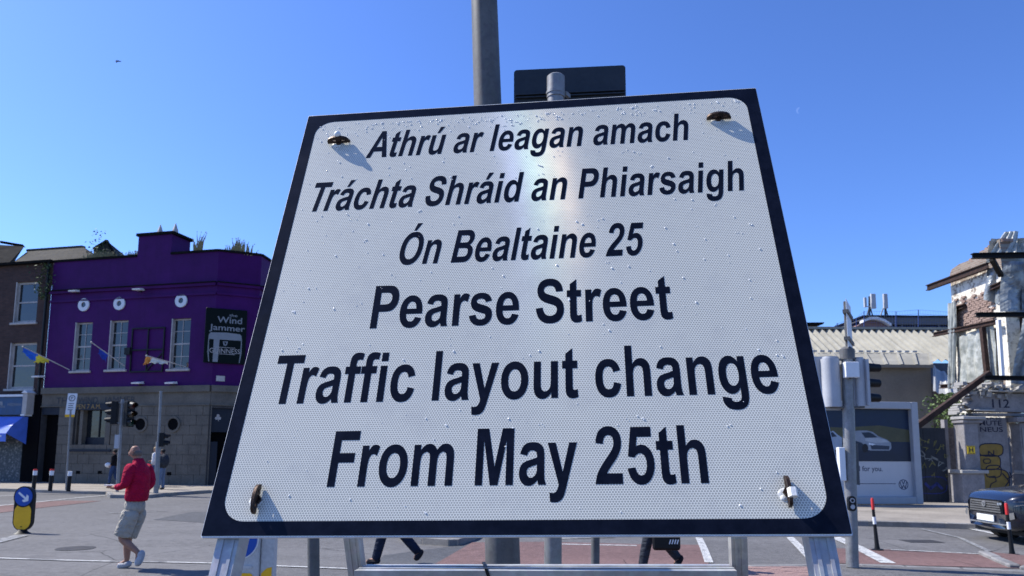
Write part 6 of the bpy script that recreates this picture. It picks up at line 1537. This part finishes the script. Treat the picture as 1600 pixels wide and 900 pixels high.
    mb = MB(); ring(mb, lambda s_, o_, z_: TT(0.028 + o_, s_, z_), 0, 0.76, 0.035, 0.06, 0, 0.015, 16); mb.bar(TT(0.04, -0.04, 0.735), TT(0.04, 0.04, 0.785), 0.01, 0.014); mb.bar(TT(0.04, 0.0, 0.72), TT(0.04, 0.0, 0.80), 0.014, 0.01); mb.build('badge', MAT['galv'], root)
    mb = MB(); 
    for p_, q_ in (((0.0, -0.55, 0.38), (0.0, 0.55, 0.38)), ((0.0, 0.55, 0.38), (-0.13, 0.76, 0.41)), ((0.0, -0.55, 0.38), (-0.13, -0.76, 0.41))): mb.bar(TT(*p_), TT(*q_), 0.03, 0.025)
    mb.build('bumper_trim', MAT['galv'], root)
    mb = MB(); mb.box((-4.2, -0.80, 0.18), (-0.22, 0.80, 0.27), TT); mb.build('underside', MAT['black'], root)
    return root
make_car()

# ================================================================== PEOPLE
def skinned(name, joints, edges, material, parent, sub=2, root_i=0):
    off = origin(parent); me = bpy.data.meshes.new(name)
    me.from_pydata([Vector(j[0]) - off for j in joints], edges, []); o = bpy.data.objects.new(name, me); COL.objects.link(o); o.parent = parent
    md = o.modifiers.new('skin', 'SKIN'); md.use_smooth_shade = True; md.branch_smoothing = 0.6
    for i, j in enumerate(joints):
        r = j[1]; me.skin_vertices[0].data[i].radius = r if isinstance(r, tuple) else (r, r)
        me.skin_vertices[0].data[i].use_root = (i == root_i)
    sb = o.modifiers.new('sub', 'SUBSURF'); sb.levels = sub; sb.render_levels = sub
    me.materials.append(material); return o
def clothm(name, col, var=0.15):
    t = NT(name); n1 = t.noise(9, 4, 0.6); f = t.noise(60, 2)
    t.base(t.mix(t.maprange(n1, 0.3, 0.7), c4(sc3(col, 1 - var)), c4(sc3(col, 1 + var)))); t.b.inputs['Roughness'].default_value = 0.85
    w_ = t.n('ShaderNodeTexNoise', {'Vector': t.tc.outputs['Object'], 'Scale': 7.0, 'Detail': 3, 'Distortion': 1.5}).outputs['Fac']
    t.b.inputs['Specular IOR Level'].default_value = 0.12
    t.bump(w_, 0.8, 0.08); return t.m
SKIN = mat('skin', (0.32, 0.165, 0.11), 0.55, var=0.12, scale=12, bump=0.1)
def person(base, scale, J, label, top, bottom, shoe, hair=None, short=False, sleeves='long', face=-1, fingers=True, skin=SKIN, group=None, jr=1.0):
    """J: joints (x, y, z) in metres for a 1.7 m figure; x along the picture, y away from the camera"""
    root = thing('person', base, label, 'person', group)
    def q(n, r=None): v = J[n]; return base + Vector(v) * scale
    S_ = scale; fx = Vector((face, 0, 0))
    hc = q('head'); nk = q('neck'); chst = q('chest'); wst = q('waist'); pel = q('pelvis')
    # body in one piece
    jo = [(pel, (0.12*S_, 0.10*S_)), (wst, (0.12*S_, 0.095*S_)), (chst, (0.14*S_, 0.10*S_)), (nk, 0.052*S_), (hc - Vector((0, 0, 0.045*S_)) , (0.072*S_, 0.078*S_)), (hc + Vector((0, 0, 0.03*S_)), (0.078*S_, 0.094*S_)), (hc + Vector((0, 0, 0.085*S_)), (0.045*S_, 0.055*S_))]
    ed = [(0,1),(1,2),(2,3),(3,4),(4,5),(5,6)]
    # nose and chin
    jo.append((hc - Vector((0, 0, 0.02*S_)) + fx * 0.095 * S_, 0.013*S_)); ed.append((4, len(jo)-1))
    for sfx in ('L', 'R'):
        i0 = len(jo); jo += [(q('sho'+sfx), 0.06*S_), (q('elb'+sfx), 0.042*S_), (q('wri'+sfx), 0.028*S_), (q('wri'+sfx).lerp(q('hand'+sfx), 0.7), (0.036*S_, 0.018*S_))]; ed += [(2,i0),(i0,i0+1),(i0+1,i0+2),(i0+2,i0+3)]
        i0 = len(jo); jo += [(q('hip'+sfx), 0.095*S_), (q('kne'+sfx), 0.056*S_), (q('kne'+sfx).lerp(q('ank'+sfx), 0.35), 0.056*S_), (q('ank'+sfx), 0.036*S_), (q('toe'+sfx), 0.03*S_)]; ed += [(0,i0),(i0,i0+1),(i0+1,i0+2),(i0+2,i0+3),(i0+3,i0+4)]
    skinned('body', jo, ed, skin, root)
    # ears
    for s in (-1, 1):
        mb = MB(); mb.sphere(tuple(hc + Vector((0.01 * -face, s * 0.082, 0)) * S_), 0.03 * S_, 8, 6, (0.6, 0.35, 1)); mb.build('ear', skin, root, smooth=True)
        mb = MB(); mb.sphere(tuple(hc + Vector((face * 0.083, s * 0.032, 0.012)) * S_), 0.011 * S_, 8, 6); mb.build('eye', MAT['black'], root, smooth=True)
    mb = MB(); mb.sphere(tuple(hc + Vector((face * 0.082, 0, -0.055)) * S_), 0.022 * S_, 8, 6, (0.35, 1, 0.3)); mb.build('mouth', mat('lips', (0.25, 0.09, 0.08), 0.6), root, smooth=True)
    # fingers
    for sfx in ('L', 'R'):
        w_, h_ = q('wri'+sfx), q('hand'+sfx); d = (h_ - w_).normalized(); sd_ = d.cross(Vector((0, 0.3, 1))).normalized(); dn = d.cross(sd_).normalized()
        palm = w_.lerp(h_, 0.7)
        for k_ in range(4):
            r0 = palm + sd_ * (k_ - 1.5) * 0.019 * S_; L = (0.062, 0.072, 0.068, 0.052)[k_] * S_
            skinned('finger', [(r0, 0.009*S_), (r0 + d * L * 0.5 + dn * 0.006 * S_, 0.0085*S_), (r0 + d * L * 0.95 + dn * 0.025 * S_, 0.007*S_)], [(0,1),(1,2)], skin, root, sub=1)
        r0 = w_.lerp(h_, 0.35) - sd_ * 0.03 * S_
        skinned('thumb', [(r0, 0.011*S_), (r0 + (d * 0.6 - sd_ * 0.7) * 0.035 * S_, 0.010*S_), (r0 + (d * 0.9 - sd_ * 0.5) * 0.06 * S_, 0.008*S_)], [(0,1),(1,2)], skin, root, sub=1)
    # garments follow the body
    up3 = Vector((0, 0, 1))
    def garment(name, runs, material):
        mb = MB()
        for run in runs:
            n = 14; base0 = len(mb.v)
            for i, (c_, rx, ry) in enumerate(run):
                d = (run[min(i + 1, len(run) - 1)][0] - run[max(i - 1, 0)][0]).normalized()
                u = Vector((1, 0, 0)); u = (u - d * u.dot(d))
                if u.length < 0.3: u = Vector((0, 0, 1)) - d * d.z
                u.normalize(); w = d.cross(u)
                for k_ in range(n):
                    an = 2 * math.pi * k_ / n; wob = 1 + 0.022 * math.sin(5 * an + i * 2.3) + 0.02 * math.sin(3 * an + i)
                    mb.v.append(tuple(c_ + (u * math.cos(an) * rx + w * math.sin(an) * ry) * S_ * wob))
            for i in range(len(run) - 1):
                for k_ in range(n):
                    a_, b_ = base0 + i * n + k_, base0 + i * n + (k_ + 1) % n; mb.f.append((a_, b_, b_ + n, a_ + n))
            mb.f.append(tuple(base0 + k_ for k_ in range(n))[::-1]); mb.f.append(tuple(base0 + (len(run) - 1) * n + k_ for k_ in range(n)))
        o = mb.build(name, material, root, smooth=True, auto=70); sb = o.modifiers.new('sub', 'SUBSURF'); sb.levels = 1; sb.render_levels = 1
        return o
    hem = q('hem') if 'hem' in J else pel
    mid_ = wst.lerp(chst, 0.5); yoke = chst.lerp((q('shoL') + q('shoR')) / 2, 0.75)
    torso = [(hem - up3 * 0.012 * S_, 0.135*jr, 0.165*jr), (hem + up3 * 0.01 * S_, 0.152*jr, 0.185*jr), (wst, 0.152*jr, 0.19*jr), (mid_, 0.15*jr, 0.19*jr), (chst, 0.142*jr, 0.195*jr), (yoke, 0.118, 0.20), (yoke.lerp(nk, 0.55), 0.085, 0.13), (nk - up3 * 0.0 * S_, 0.068, 0.078), (nk + up3 * 0.03 * S_, 0.066, 0.07)]
    runs = [torso]
    for sfx in ('L', 'R'):
        sh, el, wr = q('sho'+sfx), q('elb'+sfx), q('wri'+sfx); inn_ = sh.lerp(yoke, 0.3)
        if sleeves == 'long': runs.append([(inn_, 0.085, 0.085), (sh - up3 * 0.02 * S_, 0.082, 0.08), (sh.lerp(el, 0.5), 0.074, 0.07), (el, 0.066, 0.064), (el.lerp(wr, 0.5), 0.056, 0.054), (el.lerp(wr, 0.92), 0.043, 0.043)])
        else: runs.append([(inn_, 0.08, 0.08), (sh - up3 * 0.02 * S_, 0.075, 0.075), (sh.lerp(el, 0.75), 0.062, 0.062)])
    garment('jacket' if sleeves == 'long' else 'shirt', runs, top)
    runs = [[(hem + up3 * 0.05 * S_, 0.13, 0.155), (pel, 0.14, 0.165), (pel - up3 * 0.08 * S_, 0.12, 0.15)]]
    for sfx in ('L', 'R'):
        hp, kn_, ak = q('hip'+sfx), q('kne'+sfx), q('ank'+sfx); t0 = hp + up3 * 0.05 * S_
        if short: runs.append([(t0, 0.12, 0.10), (hp - up3 * 0.05 * S_, 0.122, 0.108), (hp.lerp(kn_, 0.5), 0.116, 0.10), (hp.lerp(kn_, 0.90), 0.118, 0.102), (hp.lerp(kn_, 0.93), 0.112, 0.098)])
        else: runs.append([(t0, 0.115, 0.095), (hp - up3 * 0.05 * S_, 0.115, 0.098), (hp.lerp(kn_, 0.6), 0.095, 0.088), (kn_, 0.078, 0.074), (kn_.lerp(ak, 0.4), 0.074, 0.07), (kn_.lerp(ak, 0.95), 0.066, 0.064), (kn_.lerp(ak, 1.04), 0.062, 0.06)])
    garment('shorts' if short else 'trousers', runs, bottom)
    for sfx in ('L', 'R'):
        a, t_ = q('ank'+sfx), q('toe'+sfx); dd_ = (t_ - a); heel = a + (a - t_) * 0.25 + Vector((0, 0, dd_.z * 0.9 if abs(dd_.z) < 0.12 * S_ else 0))
        h2 = q('heel'+sfx)
        sole = shoe
        skinned('shoe', [(a, 0.068*S_), (h2, 0.062*S_), (h2.lerp(t_, 0.55), (0.068*S_, 0.056*S_)), (t_, (0.058*S_, 0.044*S_))], [(0,1),(1,2),(2,3)], sole, root)
    if hair:
        mb = MB(); mb.sphere(tuple(hc + Vector((-face * 0.018, 0, 0.045)) * S_), 0.102 * S_, 14, 8, (1, 0.9, 0.85)); mb.build('hair', hair, root, smooth=True)
    return root, q
# the man in the red jacket, facing left, looking at the phone in his hand
b = G(204, 889); k = b.y / 1149
def m_(px, py, y=0.0): return ((px - 205) * k, y, (888.5 - py) * k)
J = dict(head=m_(200, 711, 0), neck=m_(206, 724, 0), chest=m_(209, 745, 0), waist=m_(208, 772, 0), pelvis=m_(205, 797, 0), hem=m_(206.5, 786, 0),
         shoL=m_(203, 734, -0.17), elbL=m_(202, 763, -0.24), wriL=m_(181, 765.5, -0.16), handL=m_(172, 764.5, -0.12),
         shoR=m_(212, 735, 0.17), elbR=m_(219, 762, 0.20), wriR=m_(206, 775, 0.12), handR=m_(198, 776, 0.05),
         hipL=m_(204, 803, -0.09), kneL=m_(193, 842, -0.09), ankL=m_(221, 863, -0.10), heelL=m_(227, 864, -0.10), toeL=m_(219, 883, -0.10),
         hipR=m_(206, 803, 0.09), kneR=m_(193, 845, 0.08), ankR=m_(194, 878, 0.08), heelR=m_(198, 884, 0.08), toeR=m_(180, 885.5, 0.07))
red = clothm('red_jacket', (0.34, 0.006, 0.038)); stone_ = clothm('stone_shorts', (0.36, 0.33, 0.28)); shoe_ = clothm('grey_trainer', (0.40, 0.41, 0.43))
grey_hair = mat('short_grey_hair', (0.14, 0.11, 0.09), 0.8)
man, q = person(b, 1.0, J, 'bald man in a crimson jacket and stone shorts walking left with a phone', red, stone_, shoe_, short=True)
hc_ = q('head'); mb = MB()
for i_ in range(11):
    an = R(-100 + 20 * i_); mb.sphere((hc_.x + 0.020 + 0.056 * math.cos(an), hc_.y + 0.058 * math.sin(an), hc_.z - 0.028), 0.030, 8, 6, (0.8, 0.8, 1.35))
mb.build('hair', grey_hair, man, smooth=True)
mb = MB(); hp = q('handL'); mb.box((hp.x - 0.07, hp.y - 0.035, hp.z + 0.018), (hp.x + 0.06, hp.y + 0.04, hp.z + 0.028)); ph = mb.build('phone', MAT['white']); tag(ph, 'pale phone held by the man in the crimson jacket', 'phone')
def walk(h=1.7, face=-1, ph=1.0, arms='down', carry=None):
    s = face
    return dict(head=(0.02*s, 0, 1.56), neck=(0, 0, 1.43), chest=(0, 0, 1.25), waist=(0, 0, 1.05), pelvis=(0, 0, 0.93), hem=(0, 0, 0.9),
        shoL=(0, -0.17, 1.38), elbL=(-0.08*s*ph, -0.21, 1.12), wriL=(0.06*s, -0.2, 0.92), handL=(0.10*s, -0.19, 0.85),
        shoR=(0, 0.17, 1.38), elbR=(0.10*s*ph, 0.2, 1.13), wriR=(0.26*s, 0.16, 1.06), handR=(0.33*s, 0.13, 1.07),
        hipL=(0, -0.09, 0.88), kneL=(0.17*s*ph, -0.09, 0.49), ankL=(0.26*s*ph, -0.09, 0.09), heelL=(0.22*s*ph, -0.09, 0.05), toeL=(0.40*s*ph, -0.09, 0.045),
        hipR=(0, 0.09, 0.88), kneR=(-0.03*s*ph, 0.09, 0.48), ankR=(-0.30*s*ph, 0.09, 0.17), heelR=(-0.36*s*ph, 0.09, 0.17), toeR=(-0.25*s*ph, 0.09, 0.05))
def stand(face=-1):
    J = walk(face=face, ph=0.25); J['ankR'] = (-0.05*face, 0.09, 0.08); J['heelR'] = (-0.09*face, 0.09, 0.05); J['toeR'] = (0.08*face, 0.09, 0.04); return J
jeans = clothm('blue_jeans', (0.04, 0.07, 0.15)); djeans = clothm('dark_jeans', (0.016, 0.022, 0.042)); blk = clothm('black_cloth', (0.012, 0.012, 0.016)); wht = clothm('white_shirt', (0.6, 0.6, 0.62)); greyc = clothm('dark_grey_cloth', (0.035, 0.04, 0.05)); pale = clothm('pale_jeans', (0.12, 0.17, 0.26))
dshoe = clothm('dark_shoe', (0.02, 0.02, 0.025)); dhair = mat('dark_hair', (0.012, 0.01, 0.01), 0.7); fair = mat('fair_hair', (0.32, 0.22, 0.12), 0.7)
b = G(176, 757.5, 0.112); s_ = (P(176, 703, b.y).z - b.z) / 1.66
pr, q = person(b, s_, walk(ph=0.5), 'person in a black top and blue jeans carrying a white bag outside the pub window', blk, jeans, dshoe, dhair)
hp = q('handR'); mb = MB(); mb.sphere((hp.x + 0.02, hp.y - 0.05, hp.z - 0.12), 0.14, 10, 7, (1.2, 0.6, 0.8)); mb.sphere((hp.x + 0.16, hp.y - 0.05, hp.z - 0.17), 0.11, 8, 6, (1.2, 0.6, 0.9)); tag(mb.build('carrier_bag', MAT['white'], smooth=True), 'crumpled white carrier bag held by the person in the black top', 'bag')
b = G(240.5, 760, 0.112); s_ = (P(240, 698, b.y).z - b.z) / 1.68
person(b, s_, stand(), 'fair haired person in a white top and blue jeans left of the bare grey pole', wht, jeans, dshoe, fair)
b = G(251, 765, 0.112); s_ = (P(252, 702, b.y).z - b.z) / 1.68
pr, q = person(b, s_, stand(), 'person in dark clothes and pale jeans with a backpack right of the bare grey pole', greyc, pale, dshoe, dhair)
c = q('chest'); mb = MB(); mb.sphere((c.x + 0.12, c.y - 0.08, c.z - 0.05), 0.2, 10, 7, (0.9, 0.8, 1.4)); tag(mb.build('backpack', greyc.copy(), smooth=True), 'black backpack worn by the person right of the bare grey pole', 'backpack')
# two walkers seen only by their legs under the notice
b = G(618, 882); person(b, 1.0, {**walk(face=-1, ph=1.05)}, 'walker in dark jeans whose striding legs show under the left half of the notice', blk, djeans, dshoe, dhair)
b = G(1030, 892); pr, q = person(b, 1.0, {**walk(face=-1, ph=0.95)}, 'walker in dark trousers beside a black bag, legs showing under the right of the notice', blk, greyc, dshoe, dhair)
bgx = P(1040, 847, b.y - 0.3); mb = MB(); mb.box((bgx.x - 0.18, bgx.y - 0.05, bgx.z - 0.11), (bgx.x + 0.2, bgx.y + 0.05, bgx.z + 0.2)); bgo = bevel(mb.build('bag', MAT['black']), 0.04, 3); tag(bgo, 'black bag with white marks hanging beside the walker in dark trousers', 'bag')
mb = MB()
for i in range(4): mb.bar(Vector((bgx.x + 0.04 + i * 0.035, bgx.y - 0.053, bgx.z - 0.02)), Vector((bgx.x + 0.06 + i * 0.035, bgx.y - 0.053, bgx.z + 0.04)), 0.004, 0.014)
mb.build('white_mark', MAT['white'], bgo)

# ================================================================== SKY: helicopter and day moon
hc = P(182, 96, 400.0); k = 400 / 1149
heli = thing('helicopter', hc, 'tiny dark helicopter high in the sky at the upper left', 'helicopter')
hm = mat('helicopter_paint', (0.02, 0.03, 0.05), 0.5)
mb = MB(); mb.sphere((hc.x, hc.y, hc.z - 0.6 * k * 1), 1.25 * k, 12, 8, (0.8, 1.6, 1.1)); mb.tube([(hc.x, hc.y, hc.z), (hc.x + 1.6 * k, hc.y + 3, hc.z + 4.3 * k)], [0.9 * k, 0.16 * k], 8); mb.build('body', hm, heli, smooth=True)
mb = MB(); ct = hc + Vector((0.6 * k, 0, 1.8 * k))
for a_ in (-4.6, 4.6): mb.bar(ct, ct + Vector((a_ * k, 1.5, (1.6 if a_ < 0 else 0.5) * k)), 0.22, 0.3)
mb.build('rotor_blade', hm, heli)
mb = MB(); tl = hc + Vector((1.6 * k, 3, 4.3 * k)); mb.bar(tl + Vector((-0.6 * k, 0, 0)), tl + Vector((0.6 * k, 0, 0.3 * k)), 0.1, 0.2); mb.build('tail_rotor', hm, heli)
mc = P(1249.5, 173, 3000.0); k = 3000 / 1149
t = NT('day_moon'); em = t.n('ShaderNodeEmission', {0: (0.75, 0.85, 1.0, 1), 1: 0.06}); tr = t.n('ShaderNodeBsdfTransparent'); ad = t.n('ShaderNodeAddShader', {0: em.outputs[0], 1: tr.outputs[0]}); t.link(ad.outputs[0], t.out.inputs[0])
cres = arc(0, 0, 6 * k, 95, 235, 14); inn = [(x * 0.72 + 1.6 * k, y * 0.86 - 0.7 * k) for x, y in cres[::-1]][1:-1]
mb = MB(); cs = cres + inn
tri = tessellate_polygon([[Vector((x, y, 0)) for x, y in cs]])
mb.add([mc + Vector((x, 0, y)) for x, y in cs], tri); mo = mb.build('moon', t.m); tag(mo, 'faint crescent day moon in the blue sky at the upper right', 'moon')
